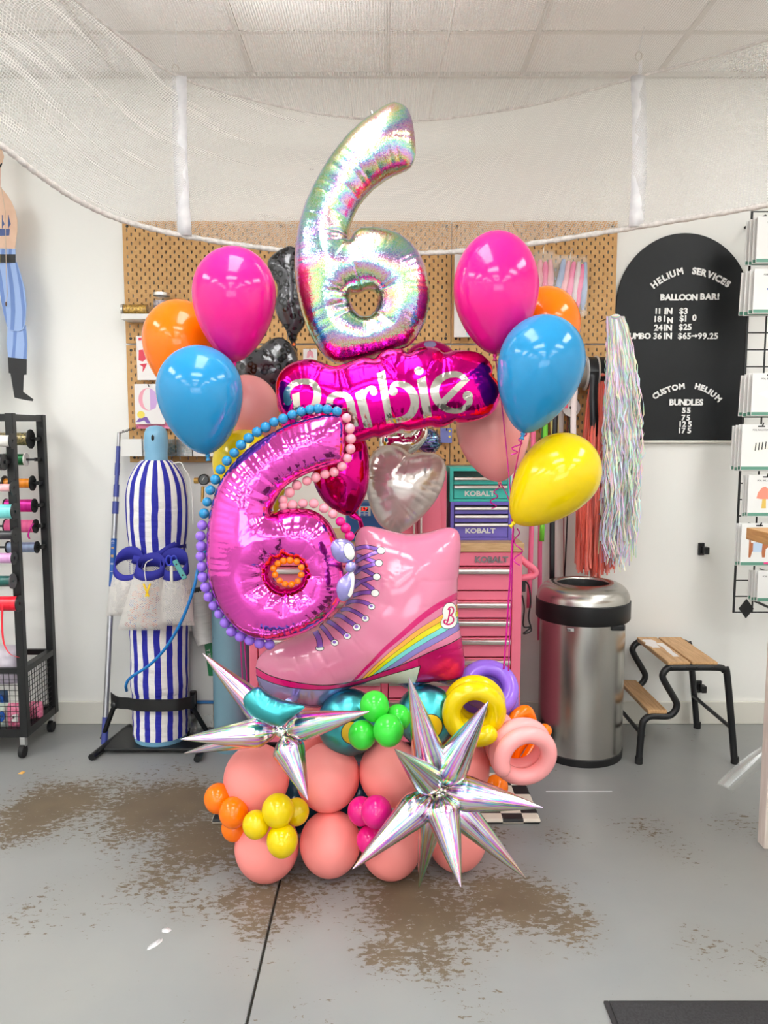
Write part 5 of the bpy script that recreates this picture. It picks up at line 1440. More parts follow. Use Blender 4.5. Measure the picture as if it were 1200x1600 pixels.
card((215, 262), (525, 594), PY - 0.035, m_card, 'balloon_packet', 'white packet with red ribbon pictures on the pegboard behind the orange balloon', art=[(m_cred, [(0.06, 0.45), (0.08, 0.68), (0.3, 0.7), (0.34, 0.5), (0.2, 0.42)]), (m_cred, [(0.08, 0.36), (0.34, 0.38), (0.26, 0.26), (0.18, 0.18), (0.2, 0.3)]), (m_cred, [(0.08, 0.9), (0.26, 0.9), (0.26, 0.96), (0.08, 0.96)])])
card((212, 258), (600, 663), PY - 0.05, m_card, 'balloon_packet', 'white packet with a striped round balloon picture, hanging above the blue tank cap', art=[(m_cpk, ell(0.45, 0.62, 0.32, 0.28, 24)), (m_card, ell(0.47, 0.62, 0.20, 0.272, 20)), (m_cpu, [(0.52, 0.35), (0.7, 0.40), (0.765, 0.58), (0.74, 0.78), (0.6, 0.87), (0.52, 0.89)]), (m_dpu, [(0.02, 0.06), (0.2, 0.2), (0.4, 0.18), (0.52, 0.02), (0.4, 0.02), (0.3, 0.1), (0.15, 0.06)]), (m_cyl, ell(0.2, 0.24, 0.13, 0.09, 14))])
card((213, 268), (645, 670), PY - 0.03, m_pk2, 'balloon_packet', 'pink packet edge showing under the striped round balloon packet', hook=False, art=())
card((474, 496), (545, 580), PY - 0.03, m_card, 'tag_card', 'small white card with a pink arch print beside the black leopard balloons', 'card', art=[(m_cpk, [(0.25, 0.6), (0.3, 0.85), (0.5, 0.95), (0.7, 0.85), (0.75, 0.6), (0.6, 0.6), (0.5, 0.72), (0.4, 0.6)]), (m_ink, [(0.15, 0.42), (0.85, 0.42), (0.85, 0.48), (0.15, 0.48)])])
card((709, 748), (388, 527), PY - 0.045, grain('bag_clear_white', (226, 222, 220), (206, 204, 206), 14, 0.25), 'tissue_packet', 'tall clear bag of white and blue tissue behind the hot pink balloon', art=[(M('print_sky', (150, 204, 224), 0.4), [(0.5, 0.02), (0.98, 0.02), (0.98, 0.12), (0.5, 0.1)])])
card((688, 706), (669, 692), PY - 0.02, M('card_violet', (120, 130, 196), 0.5), 'earring_card', 'small violet card with two yellow studs beside the tinsel pompom', 'card', art=[(m_cyl, ell(0.8, 0.8, 0.1, 0.08, 12)), (m_cyl, ell(0.8, 0.42, 0.1, 0.08, 12))])

def bag(pxs, pys, Y, strands, label):
    x0 = P(pxs[0], pys[1], Y).x; x1 = P(pxs[1], pys[1], Y).x; z1 = P(600, pys[0], Y).z; z0 = P(600, pys[1], Y).z
    t = thing('tassel_bag', label, 'packet', ((x0 + x1) / 2, Y, z0), 'bagged tassels on the pegboard')
    for (m_, a, b, c, d) in strands:
        mbx = MB()
        pts = []
        for k in range(8):
            f = k / 7
            pts.append(Vector((x0 + (x1 - x0) * (a + (b - a) * f), Y + 0.004 * math.sin(f * 7 + a * 9), z0 + (z1 - z0) * (c + (d - c) * f))))
        mbx.tube(pts, [0.004, 0.012, 0.015, 0.016, 0.015, 0.013, 0.012, 0.008], 10)
        mbx.build('tassel', m_, t)
    MB().box((x0, Y - 0.021, z0), (x1, Y - 0.02, z1)).build('clear_bag', jar_gl, t, smooth=False)
    MB().box((x0, Y + 0.02, z0), (x1, Y + 0.021, z1)).build('clear_bag', jar_gl, t, smooth=False)
    xm_ = (x0 + x1) / 2
    MB().tube([(xm_, PY + 0.004, z1 + 0.02), (xm_, Y - 0.02, z1 + 0.02), (xm_, Y - 0.024, z1 + 0.03)], 0.002, 6).build('hook', m_alu, t)
    MB().tube([(xm_, Y, z1 + 0.02), (xm_, Y, z1 - 0.012)], 0.002, 6).build('hanger', m_alu, t)
    return t
tp, tlb, twh, tpe = M('tassel_pink', (240, 110, 160), 0.6), M('tassel_blue', (150, 170, 206), 0.6), M('tassel_white', (226, 210, 212), 0.6), M('tassel_peach', (244, 170, 178), 0.6)
bag((864, 915), (400, 494), PY - 0.04, [(tlb, 0.12, 0.3, 0.35, 0.95), (tpe, 0.25, 0.45, 0.3, 0.92), (tp, 0.45, 0.6, 0.25, 0.9), (twh, 0.62, 0.75, 0.15, 0.9), (tp, 0.72, 0.88, 0.08, 0.86), (tlb, 0.9, 0.95, 0.1, 0.9)], 'clear bag of pink, white and blue tassels hanging above the orange balloon')
bag((832, 864), (392, 462), PY - 0.04, [(tpe, 0.3, 0.35, 0.1, 0.8), (tp, 0.6, 0.6, 0.1, 0.75), (tpe, 0.85, 0.85, 0.05, 0.8)], 'clear bag of peach and pink tassels half behind the hot pink balloon')

# bins along the lower edge of the pegboard
def tray(px0, px1, py0, py1, mat, label, fill=None):
    Y0 = PY - 0.10
    x0 = P(px0, py1, Y0).x; x1 = P(px1, py1, Y0).x; z0 = P(600, py1, Y0).z; z1 = P(600, py0, Y0).z
    t = thing('pegboard_bin', label, 'bin', ((x0 + x1) / 2, Y0 + 0.05, z0), 'small bins on the pegboard')
    w = 0.003
    MB().box((x0, Y0, z0), (x1, Y0 + w, z1)).box((x0, PF - w, z0), (x1, PF, z1)).box((x0, Y0 + w, z0), (x0 + w, PF - w, z1)).box((x1 - w, Y0 + w, z0), (x1, PF - w, z1)).box((x0 + w, Y0 + w, z0), (x1 - w, PF - w, z0 + w)).build('tray', mat, t, smooth=False)
    if fill:
        mbx = MB()
        for q in range(14):
            c = (random.uniform(x0 + 0.016, x1 - 0.016), random.uniform(Y0 + 0.016, PF - 0.016), random.uniform(z0 + 0.014, z0 + (z1 - z0) * 0.75))
            mbx.sphere(c, 0.012, 8, sc3=(1, 0.8, 0.7))
        o = mbx.build('contents', fill, t); o['kind'] = 'stuff'
tray(190, 222, 686, 713, m_whp, 'white pegboard bin at the end of the row beside the pole')
m_clr = bpy.data.materials.new('bin_clear_grey'); m_clr.use_nodes = True
h = N(m_clr); h.t.nodes.remove(h.b); mx = h.n('ShaderNodeMixShader', i_0=0.3)
h.link(h.n('ShaderNodeBsdfTransparent').outputs[0], mx.inputs[1]); h.link(h.n('ShaderNodeBsdfGlossy', i_0=(.7, .7, .7, 1), i_1=0.2).outputs[0], mx.inputs[2]); h.link(mx.outputs[0], h.t.nodes['Material Output'].inputs[0])
tray(224, 246, 686, 713, m_clr, 'clear pegboard bin of silver bits behind the blue tank cap', dkc)
tray(248, 274, 686, 713, m_clr, 'clear pegboard bin of dark green bits beside the blue tank cap', grain('dark_bits', (40, 60, 44), (150, 140, 90), 60, 0.4, bump=0.4))
tray(276, 300, 686, 713, m_clr, 'clear pegboard bin of black coils under the sky blue balloon', M('bits_black', (38, 40, 44), 0.5))
tray(302, 345, 686, 713, m_whp, 'white pegboard bin under the tied end of the sky blue balloon')

# tinsel pompom
m_tin = M('tinsel_iridescent', (110, 150, 190), 0.25, 0.7)
h = N(m_tin); oi = h.n('ShaderNodeNewGeometry'); h.link(h.ramp(oi.outputs['Random Per Island'], [(0, lin((60, 110, 170))), (0.4, lin((130, 110, 190))), (0.7, lin((90, 190, 200))), (1, lin((220, 210, 240)))]), h.b.inputs['Base Color'])
pc = P(668, 690, 3.4); mbx = MB()
for q in range(150):
    d = Vector((random.gauss(0, 1), random.gauss(0, 1), random.gauss(0, 1))).normalized()
    e = d.cross(Vector((random.gauss(0, 1), random.gauss(0, 1), random.gauss(0, 1)))).normalized()
    pts = [pc + (d * math.cos(s) + e * math.sin(s)) * (0.056 + 0.004 * math.sin(3 * s)) for s in (-.7, -.35, 0, .35, .7)]
    mbx.grid([[p - e.cross(d) * 0.0025 for p in pts], [p + e.cross(d) * 0.0025 for p in pts]])
tp_ = thing('tinsel_pompom', 'round blue and violet tinsel pompom hanging under the lettered cloud balloon', 'pompom', pc)
o = mbx.build('tinsel', m_tin, tp_); o['kind'] = 'stuff'
MB().sphere(pc, 0.045, 14).build('core', M('tinsel_core', (56, 70, 110), 0.6), tp_)
MB().tube([pc + Vector((0, 0, 0.04)), Vector((pc.x, pc.y, pc.z + 0.11)), Vector((pc.x, PY + 0.004, pc.z + 0.115))], 0.0022, 6).build('hook', m_blackm, tp_)

# ribbon reels on a rod
YRD = PY - 0.085
zr = P(910, 583, YRD).z
rod0 = P(800, 583, YRD).x; rod1 = P(962, 583, YRD).x
tr = thing('reel_rod', 'black rod on the pegboard carrying ribbon reels', 'rod', ((rod0 + rod1) / 2, YRD, zr))
MB().cyl((rod0, YRD, zr), (rod1, YRD, zr), 0.006, n=10).build('bar', m_blackm, tr)
for x in (rod0 + 0.01, P(935, 583, YRD).x): MB().cyl((x, YRD, zr), (x, PY + 0.004, zr), 0.004, n=8).build('arm', m_blackm, tr)
def reel(px0, px1, rpx, colr, label, tail=None, flange=None, tw=None):
    x0 = P(px0, 583, YRD).x; x1 = P(px1, 583, YRD).x; r = rpx * U(583, YRD)
    m_ = M('ribbon_%d_%d_%d' % colr, colr, 0.4)
    t = thing('ribbon_reel', label, 'ribbon reel', ((x0 + x1) / 2, YRD, zr - r), 'ribbon reels on the rod')
    MB().lathe([(0.009, 0.002), (r * 0.93, 0.002), (r * 0.93, x1 - x0 - 0.002), (0.009, x1 - x0 - 0.002)], 36, (x0, YRD, zr), (1, 0, 0)).build('ribbon_wound', m_, t)
    mf = flange or m_card
    for xx in (x0, x1 - 0.002):
        MB().lathe([(0.007, 0), (r, 0), (r, 0.002), (0.007, 0.002)], 36, (xx, YRD, zr), (1, 0, 0)).build('flange', mf, t)
    if tail:
        xm_ = (x0 + x1) / 2; w = tw or (x1 - x0) * 0.8; zb = P(px0, tail, YRD - r).z
        rows = []
        for k in range(13):
            f = k / 12
            p = Vector((xm_ + 0.004 * math.sin(f * 5 + px0), YRD - r * 0.96 - 0.003 + 0.01 * f * math.sin(f * 4 + px0), zr + (zb - zr) * f))
            rows.append([p + Vector((-w / 2, 0, 0)), p + Vector((w / 2, 0.002 * math.sin(f * 6), 0))])
        MB().grid(rows).build('ribbon_tail', m_, t, solid=0.0008)
    return t
reel(931, 956, 27, (30, 32, 34), 'black velvet ribbon reel with cream rim next to the iridescent fringe', None, M('flange_cream', (226, 216, 196), 0.5))
reel(914, 930, 27, (26, 28, 32), 'black ribbon reel with a short tail, second from the iridescent fringe', 682)
reel(899, 913, 24, (120, 112, 104), 'grey brown ribbon reel between the black and white reels', None)
reel(887, 898, 24, (238, 222, 220), 'white ribbon reel with a long pale tail', 690, None)
reel(873, 885, 24, (240, 92, 120), 'coral ribbon reel with a tail, edge showing beside the blue balloon', 638)
reel(856, 871, 24, (28, 30, 34), 'black ribbon reel hidden by balloons, its wide tail hanging behind the bin', 908, None, 0.024)
reel(841, 855, 24, (120, 210, 60), 'lime green ribbon reel hidden by balloons, its tail ending above the pink one', 846, None, 0.022)
reel(822, 838, 24, (244, 110, 150), 'pink ribbon reel hidden by balloons, its tail hanging beside the pink cabinet', 950, None, 0.022)
YRE = YRD + 0.04
for (x, w, y0, y1, colr, lb) in ((849, 7, 640, 1000, (244, 112, 158), 'long pink ribbon hanging behind the lime ribbon tail'), (875, 12, 640, 960, (214, 204, 200), 'wide pale grey ribbon hanging behind the bin'), (889, 1.6, 640, 905, (30, 30, 34), 'thin black cord hanging behind the tilted yellow balloon'), (886, 1.4, 640, 900, (150, 40, 46), 'thin dark red cord hanging beside the thin black cord'),
                                 (851, 10, 610, 705, (40, 140, 60), 'short dark green ribbon between the blue and yellow balloons'), (868, 13, 610, 700, (232, 220, 130), 'short pale yellow ribbon between the blue and yellow balloons')):
    p0 = P(x, y0, YRE); p1 = P(x, y1, YRE); hw = w * U(y0, YRE) / 2
    rows = []
    for k in range(11):
        f = k / 10; z = zr + (p1.z - zr) * f; xx = p0.x + 0.004 * math.sin(f * 7 + x)
        rows.append([Vector((xx - hw, YRE + 0.004 * math.sin(f * 5 + x), z)), Vector((xx + hw, YRE + 0.004 * math.cos(f * 4), z))])
    tag(MB().grid(rows).build('hanging_ribbon', M('ribbon_%d_%d_%d' % colr, colr, 0.4), solid=0.0008), lb, 'ribbon', 'loose ribbons hanging from the rod')
YD = PY - 0.05; c = P(893, 637, YD); r = 14 * U(637, YD)
t = thing('ribbon_reel', 'white faced ribbon reel seen flat on with a barcode and black ribbon', 'ribbon reel', (c.x, YD, c.z - r))
MB().lathe([(0.010, 0), (r * 0.94, 0), (r * 0.94, 0.03), (0.010, 0.03)], 36, (c.x, YD + 0.002, c.z), (0, 1, 0)).build('ribbon_wound', M('ribbon_26_28_32', (26, 28, 32), 0.4), t)
for yy in (0.0, 0.032): MB().lathe([(0.009, 0), (r, 0), (r, 0.002), (0.009, 0.002)], 36, (c.x, YD + yy, c.z), (0, 1, 0)).build('flange', m_card, t)
mbx = MB()
for k in range(6): mbx.box((c.x + 0.006 + k * 0.0035, YD - 0.0006, c.z - 0.026), (c.x + 0.008 + k * 0.0035, YD + 0.0004, c.z - 0.013))
o = mbx.build('barcode', m_ink, t, smooth=False); o['kind'] = 'stuff'
MB().box((c.x - 0.006, YD + 0.008, P(893, 680, YD).z), (c.x + 0.006, YD + 0.009, c.z - r * 0.8)).build('ribbon_tail', MATS['ribbon_26_28_32'], t, smooth=False)
MB().cyl((c.x, YD - 0.008, c.z), (c.x, PY + 0.004, c.z), 0.006, n=10).build('peg', m_blackm, t)

# fringe curtains
def fringe(name, label, pxt, pyt, topw, pxb, pyb, botw, Y, mat, n, wdt, wav, ragged, core=None):
    t = thing(name, label, 'fringe', P(pxt, pyt, Y))
    mb = MB(); a = P(pxt, pyt, Y); u_ = U(700, Y)
    for i in range(n):
        s = random.uniform(-1, 1)
        yo = random.uniform(-0.045, 0.045)
        xb = P(pxb, pyb, Y).x + s * botw * u_ / 2
        zb = P(pxb, pyb + random.uniform(-ragged, 0) - abs(s) * 12, Y).z
        xt = a.x + s * topw * u_ / 2 * random.uniform(0.5, 1.1)
        ph = random.uniform(0, 6); w = wdt * random.uniform(0.6, 1.2)
        r0, r1 = [], []
        m_ = 16
        for k in range(m_ + 1):
            f = k / m_
            g = min(1, f * 1.7) ** 0.7
            x = xt + (xb - xt) * g + wav * math.sin(f * 22 + ph) * f; y = Y + yo * g + wav * math.cos(f * 17 + ph) * f
            z = a.z + (zb - a.z) * f
            an = ph + f * 6
            dx, dy = math.cos(an) * w, math.sin(an) * w
            jx = wav * 0.5 * math.sin(k * 2.9 + ph * 3) * min(1, f * 4); r0.append(Vector((x - dx + jx, y - dy, z))); r1.append(Vector((x + dx + jx, y + dy, z)))
        mb.grid([r0, r1])
    o = mb.build('strands', mat, t); o['kind'] = 'stuff'
    MB().sphere(a + Vector((0, 0, -0.002)), topw * u_ * 0.3, 12, sc3=(1, 0.8, 0.5)).build('tied_top', mat, t)
    MB().tube([a + Vector((0, 0, 0.006)), Vector((a.x, PY + 0.004 if pxt < 960 else WALLY, a.z + 0.012))], 0.0025, 6).build('hook', m_blackm, t)
m_iri = M('fringe_iridescent', (240, 236, 238), 0.22, 0.0, IOR=1.9)
h = N(m_iri); ge = h.n('ShaderNodeNewGeometry'); lw = h.n('ShaderNodeLayerWeight', i_0=0.5)
hu = h.math('FRACT', h.math('ADD', h.math('MULTIPLY', lw.outputs['Facing'], 1.5), ge.outputs['Random Per Island']))
h.link(h.n('ShaderNodeCombineColor', mode='HSV', i_0=hu, i_1=0.34, i_2=0.98).outputs[0], h.b.inputs['Base Color'])
m_corf = M('fringe_coral', (252, 134, 116), 0.55)
h = N(m_corf); ge = h.n('ShaderNodeNewGeometry'); h.link(h.mix(ge.outputs['Random Per Island'], lin((255, 122, 100)), lin((250, 158, 148))), h.b.inputs['Base Color'])
fringe('fringe_curtain', 'coral paper fringe hanging behind the iridescent fringe', 940, 585, 30, 930, 905, 62, 3.49, m_corf, 170, 0.0045, 0.003, 18)
fringe('fringe_curtain', 'iridescent white tinsel fringe hanging beside the price board', 962, 494, 26, 966, 895, 54, 3.40, m_iri, 460, 0.0028, 0.010, 170)

# ================================================================== STRIPED GAS TANK
YK2 = 3.40
tx = P(247, 1000, YK2).x
u2 = U(900, YK2)
tt_ = thing('gas_tank', 'tall gas tank in a blue and white striped cloth cover with a pale blue cap', 'gas tank', (tx, YK2, 0.03))
def stripes_mat():
    m = M('cover_stripes', (232, 230, 228), 0.75)
    h = N(m); t_ = h.n('ShaderNodeTexCoord')
    sx = h.n('ShaderNodeSeparateXYZ', i_0=t_.outputs['UV'])
    nz = h.n('ShaderNodeTexNoise', i_0=t_.outputs['Object'], i_Scale=7, i_Detail=2)
    v = h.math('ADD', h.math('MULTIPLY', sx.outputs[0], 15.0), h.math('MULTIPLY', h.math('SUBTRACT', nz.outputs[0], 0.5), 0.35))
    fr = h.math('FRACT', v)
    k = h.math('GREATER_THAN', fr, 0.5)
    h.link(h.mix(k, lin((236, 234, 232)), lin((30, 34, 160))), h.b.inputs['Base Color'])
    bp = h.n('ShaderNodeBump', i_Height=h.n('ShaderNodeTexNoise', i_0=h.n('ShaderNodeMapping', i_0=t_.outputs['Object'], i_3=(1, 1, 3)).outputs[0], i_Scale=12, i_Detail=4).outputs[0], i_Strength=0.35, i_Distance=0.03)
    h.link(bp.outputs[0], h.b.inputs['Normal'])
    return m
m_str = stripes_mat()
def zt_(py): return P(247, py, YK2 - 0.12).z
def cover(prof_px, name, seed):
    prof = [(r * u2, zt_(y) - 0.0) for r, y in prof_px][::-1]
    c = catmull([(r, z, 0) for r, z in prof], 5)
    def wob(a, t):
        v = mnoise.noise(Vector((math.cos(a) * 2.2, math.sin(a) * 2.2, t * 9 + seed))) + (0.9 * mnoise.noise(Vector((math.cos(a) * 1.5, math.sin(a) * 3, t * 34 + 3 * math.cos(a) + seed))) if t < 0.36 else 0)
        return 1 + 0.022 * v + 0.010 * math.sin(a * 26) * max(0, (t - 0.72) / 0.28) * 2.2
    return MB().lathe([(p.x, p.y) for p in c], 96, (tx, YK2, 0), wob=wob).build(name, m_str, tt_, sharp=0)
cover([(21, 720), (28, 726), (36, 738), (43, 755), (46, 775), (47, 800), (46, 830), (44, 850), (43, 862), (43, 900), (44, 960), (45, 990), (44, 1040), (45, 1080), (42, 1094)], 'striped_cover', 1)
cover([(43, 1088), (43, 1100), (43, 1120), (43, 1140), (43, 1160)], 'striped_cover_hem', 4)
m_tblue = M('tank_pale_blue', (126, 180, 212), 0.35)
zb = 0.03
MB().lathe([(0, zb), (40 * u2, zb), (41 * u2, zb + 0.01), (41 * u2, 1.1), (30 * u2, 1.26), (14 * u2, 1.3), (14 * u2, 1.34)], 40, (tx, YK2, 0)).build('cylinder', m_tblue, tt_)
cp = [(18, 722), (17, 712), (17, 706), (18, 700), (18, 684), (17, 676), (14, 669), (8, 665.5), (0, 664.5)]
MB().lathe([(r * u2, P(247, y, YK2 - 0.03).z) for r, y in cp], 40, (tx, YK2, 0)).build('cap', m_tblue, tt_, sharp=60)
c = Vector((tx + 0.001, YK2 - 0.0525, P(245, 684, YK2 - 0.0535).z))
slot = MB(); slot.add([(c.x + 0.006 * math.cos(a) , c.y, c.z + 0.013 * math.sin(a)) for a in [2 * math.pi * i / 16 for i in range(16)]], [tuple(range(16))[::-1]])
slot.build('cap_vent', M('vent_dark', (24, 22, 22), 0.7), tt_, solid=0.004)
MB().tube(catmull([P(264, 724, YK2 - 0.1), P(276, 722, YK2 - 0.12), P(282, 732, YK2 - 0.13), P(290, 745, YK2 - 0.13), P(295, 780, YK2 - 0.1), P(297, 818, YK2 - 0.1)], 5), 0.0025, 6).build('drawstring', M('cord_white', (230, 228, 224), 0.7), tt_)
tt_.rotation_euler.y = 0.013
# stand
ts_ = thing('tank_stand', 'black steel stand with clamp arms holding the striped tank', 'stand', (tx, YK2, 0))
def ft(px, py): return F(px, py)
fl0, fl1 = F(143, 1189), F(190, 1146); fr0, fr1 = F(308, 1192), F(300, 1146)
for a, b in ((fl0, Vector((fl0.x + 0.05, 3.56, 0))), (fr0, Vector((fr0.x - 0.02, 3.56, 0)))):
    MB().cyl(a + Vector((0, 0, 0.016)), b + Vector((0, 0, 0.016)), 0.015, n=14).build('foot_tube', m_blackm, ts_)
MB().box((P(166, 1170, 3.3).x, 3.27, 0.018), (P(320, 1170, 3.3).x, 3.52, 0.03)).build('base_plate', m_blackm, ts_, smooth=False, bevel=0.003)
zc0, zc1 = P(247, 1110, 3.27).z, P(247, 1092, 3.27).z
pts = []
cl = MB()
arcp = [(174, 3.36), (185, 3.30), (200, 3.29), (215, 3.268), (247, 3.262), (275, 3.268), (290, 3.29), (302, 3.31), (306, 3.36)]
inner = catmull([Vector((P(x, 1100, y).x, y, 0)) for x, y in arcp], 4)
rows = [[Vector((p.x, p.y + dy, z)) for p in inner] for dy, z in ((0, zc0), (-0.006, zc0), (-0.006, zc1), (0, zc1), (0, zc0))]
cl.grid(rows); cl.build('clamp_band', m_blackm, ts_, sharp=40)
for x, y in ((180, 3.33), (298, 3.33)):
    c = P(x, 1101, y)
    kb_ = MB().sphere(c, 0.02, 14).build('clamp_knob', m_blackm, ts_)
for xa, xb in ((178, 160), (300, 330)):
    a = P(xa, 1104, 3.36); b = F(xb, 1160); b.z = 0.02
    MB().cyl(a, b, 0.011, n=10).build('brace', m_blackm, ts_)
MB().cyl(Vector((tx + 47 * u2, 3.47, 0.03)), Vector((tx + 47 * u2, 3.47, P(300, 1080, 3.47).z)), 0.016, n=12).build('upright_tube', m_blackm, ts_)
# apron with pouches
ta = thing('pouch_apron', 'blue apron belt with three mesh pouches tied round the striped tank', 'apron', (tx, YK2, zt_(980)))
m_navy = M('apron_blue', (38, 40, 150), 0.75)
def belt_z(a): return 0.02 * math.cos(a * 1.0 + 0.4)
rows = []
for zz_ in (zt_(880), zt_(866)):
    rows.append([Vector((tx + 46.5 * u2 * math.cos(a), YK2 + 46.5 * u2 * math.sin(a), zz_ + 0.05 * max(0, math.cos(a)) - 0.01 * math.sin(3 * a))) for a in [math.pi * (0.9 + 1.2 * i / 40) for i in range(41)]])
MB().grid(rows).build('belt', m_navy, ta, solid=0.004)
m_mesh = bpy.data.materials.new('pouch_mesh'); m_mesh.use_nodes = True
h = N(m_mesh); t_ = h.n('ShaderNodeTexCoord')
mp_ = h.n('ShaderNodeMapping', i_0=t_.outputs['UV'], i_2=(0, 0, 0.78), i_3=(60, 42, 1))
sx = h.n('ShaderNodeSeparateXYZ', i_0=mp_.outputs[0])
hx_ = h.math('LESS_THAN', h.math('ABSOLUTE', h.math('SUBTRACT', h.math('FRACT', sx.outputs[0]), 0.5)), 0.30)
hy_ = h.math('LESS_THAN', h.math('ABSOLUTE', h.math('SUBTRACT', h.math('FRACT', sx.outputs[1]), 0.5)), 0.30)
hol_ = h.math('MULTIPLY', hx_, hy_)
mx = h.n('ShaderNodeMixShader', i_0=hol_)
h.b.inputs['Base Color'].default_value = lin((226, 222, 218)); h.b.inputs['Roughness'].default_value = 0.8
h.link(h.b.outputs[0], mx.inputs[1]); h.link(h.n('ShaderNodeBsdfTransparent').outputs[0], mx.inputs[2]); h.link(mx.outputs[0], h.t.nodes['Material Output'].inputs[0])
m_bits = M('latex_scraps', (226, 200, 196), 0.6)
h = N(m_bits); ge = h.n('ShaderNodeNewGeometry')
h.link(h.ramp(ge.outputs['Random Per Island'], [(0, lin((232, 226, 220))), (0.45, lin((232, 170, 160))), (0.62, lin((220, 120, 90))), (0.75, lin((240, 214, 200))), (0.88, lin((150, 160, 200))), (1, lin((180, 90, 100)))]), h.b.inputs['Base Color'])
m_bits2 = M('pouch_bits_grey', (176, 176, 178), 0.6)
def pouch(rim_c, rim_w, rim_h, bot_l, bot_r, bot_y, Y, fill, nfill, band):
    """rim ellipse in px, bag widening down to the bottom edge"""
    uu = U(900, Y)
    nseg = 32; rows = []
    cx_, cy_ = rim_c
    K = 12
    def ring(f, shrink=1.0, zoff=0.0):
        hw = (rim_w / 2) * (1 - f) + ((bot_r - bot_l) / 2) * f
        cxx = cx_ * (1 - f) + (bot_l + bot_r) / 2 * f
        out = []
        for i in range(nseg + 1):
            a = 2 * math.pi * i / nseg
            dep = (0.028 + 0.025 * math.sin(math.pi * min(1, f * 0.85))) * (1.0 if f < 0.97 else 0.25)
            tilt = (rim_h / 2) * math.cos(a + math.pi / 2) * (1 - f) ** 2
            yy = cy_ + (bot_y - cy_) * f + tilt
            w = P(cxx + hw * shrink * math.cos(a), yy, Y)
            lump = 1 + 0.08 * mnoise.noise(Vector((math.cos(a) * 2 + cx_, math.sin(a) * 2, f * 4)))
            out.append(Vector((w.x, Y + dep * shrink * lump * math.sin(a), w.z + zoff)))
        return out
    b0 = [ring(0.0), ring(band)]
    MB().grid(b0).build('pouch_rim', m_navy, ta, solid=0.003)
    rr = [ring(band + (1 - band) * k / K) for k in range(K + 1)]
    uv = [(i / nseg, k / K * 1.0) for k in range(K + 1) for i in range(nseg + 1)]
    MB().grid(rr, uvs=uv).build('mesh_pouch', m_mesh, ta, sharp=0)
    if nfill:
        mbx = MB()
        for q in range(nfill):
            f = random.uniform(band + 0.2, 0.95); a = random.uniform(0, 2 * math.pi)
            ri = ring(f, 0.72 * math.sqrt(random.random()))
            p = ri[int(a / (2 * math.pi) * nseg)]
            sz = random.uniform(0.008, 0.015)
            mbx.sphere(p, sz, 8, sc3=(1, 0.7, random.uniform(0.5, 1)))
        o = mbx.build('pouch_contents', fill, ta); o['kind'] = 'stuff'
pouch((202, 876), 44, 42, 165, 214, 962, 3.245, m_bits2, 60, 0.17)
pouch((236, 878), 42, 26, 184, 258, 984, 3.215, m_bits, 190, 0.17)
pouch((272, 874), 42, 34, 244, 304, 977, 3.235, m_bits2, 80, 0.20)
# clips and tools in the pouches
c = P(230, 922, 3.15)
tcl = thing('clothes_peg', 'yellow plastic peg dangling in front of the middle mesh pouch', 'peg', c)
m_peg_y = M('peg_yellow', (250, 210, 10), 0.4)
for s in (-1, 1):
    MB().box((c.x - 0.004 + s * 0.004, c.y - 0.004, c.z - 0.03), (c.x + 0.003 + s * 0.004, c.y + 0.004, c.z + 0.03), rot=Matrix.Rotation(s * 0.35, 3, 'Y')).build('jaw', m_peg_y, tcl, smooth=False, bevel=0.0015)
MB().tube(catmull([P(229, 912, 3.15), P(226, 895, 3.15), P(228, 880, 3.16), P(238, 874, 3.19)], 5), 0.002, 6).build('string', MATS['cord_white'], tcl)
c = P(281, 890, 3.16)
Rr = Matrix.Rotation(math.radians(-28), 3, 'Y')
tcu = thing('balloon_sizer_tag', 'teal plastic handle poking out of the pouch furthest from the pole'.replace('furthest from', 'opposite'), 'tool', c)
mb_ = MB().box((c.x - 0.011, c.y - 0.005, c.z - 0.045), (c.x + 0.011, c.y + 0.005, c.z + 0.045), rot=Rr)
mb_.build('handle', M('tool_teal', (92, 170, 168), 0.4), tcu, smooth=False, bevel=0.004)
for s in (-1, 1):
    pp = Vector(c) + Rr @ Vector((0, -0.0055, s * 0.026)); MB().lathe([(0, 0), (0.004, 0), (0.004, 0.001)], 10, pp, (0, 1, 0)).build('eyelet', m_ink, tcu)
tsc = thing('scissors', 'blue handled scissors tucked in the pouch beside the teal handle', 'scissors', P(268, 880, 3.17))
for dx in (-4, 4):
    cc = P(268 + dx, 876, 3.17); MB().tube([cc + Vector((0.012 * math.cos(a), 0, 0.02 * math.sin(a))) for a in [2 * math.pi * i / 16 for i in range(16)]], 0.004, 8, closed=True).build('handle', M('scissors_blue', (40, 56, 190), 0.35), tsc)
MB().box(tuple(P(266, 910, 3.172)), tuple(P(270, 884, 3.176))).build('blade', m_alu, tsc, smooth=False)
# hose
hose = catmull([P(330, 840, 3.2), P(318, 866, 3.14), P(309, 890, 3.10), P(303, 918, 3.08), P(286, 965, 3.09), P(262, 1008, 3.13), P(235, 1038, 3.17), P(205, 1058, 3.2), P(197, 1070, 3.22), P(198, 1079, 3.27)], 8)
tag(MB().tube(hose, 0.0065, 10).build('air_hose', M('hose_blue', (20, 120, 196), 0.35)), 'blue air hose curving across the striped tank', 'hose')

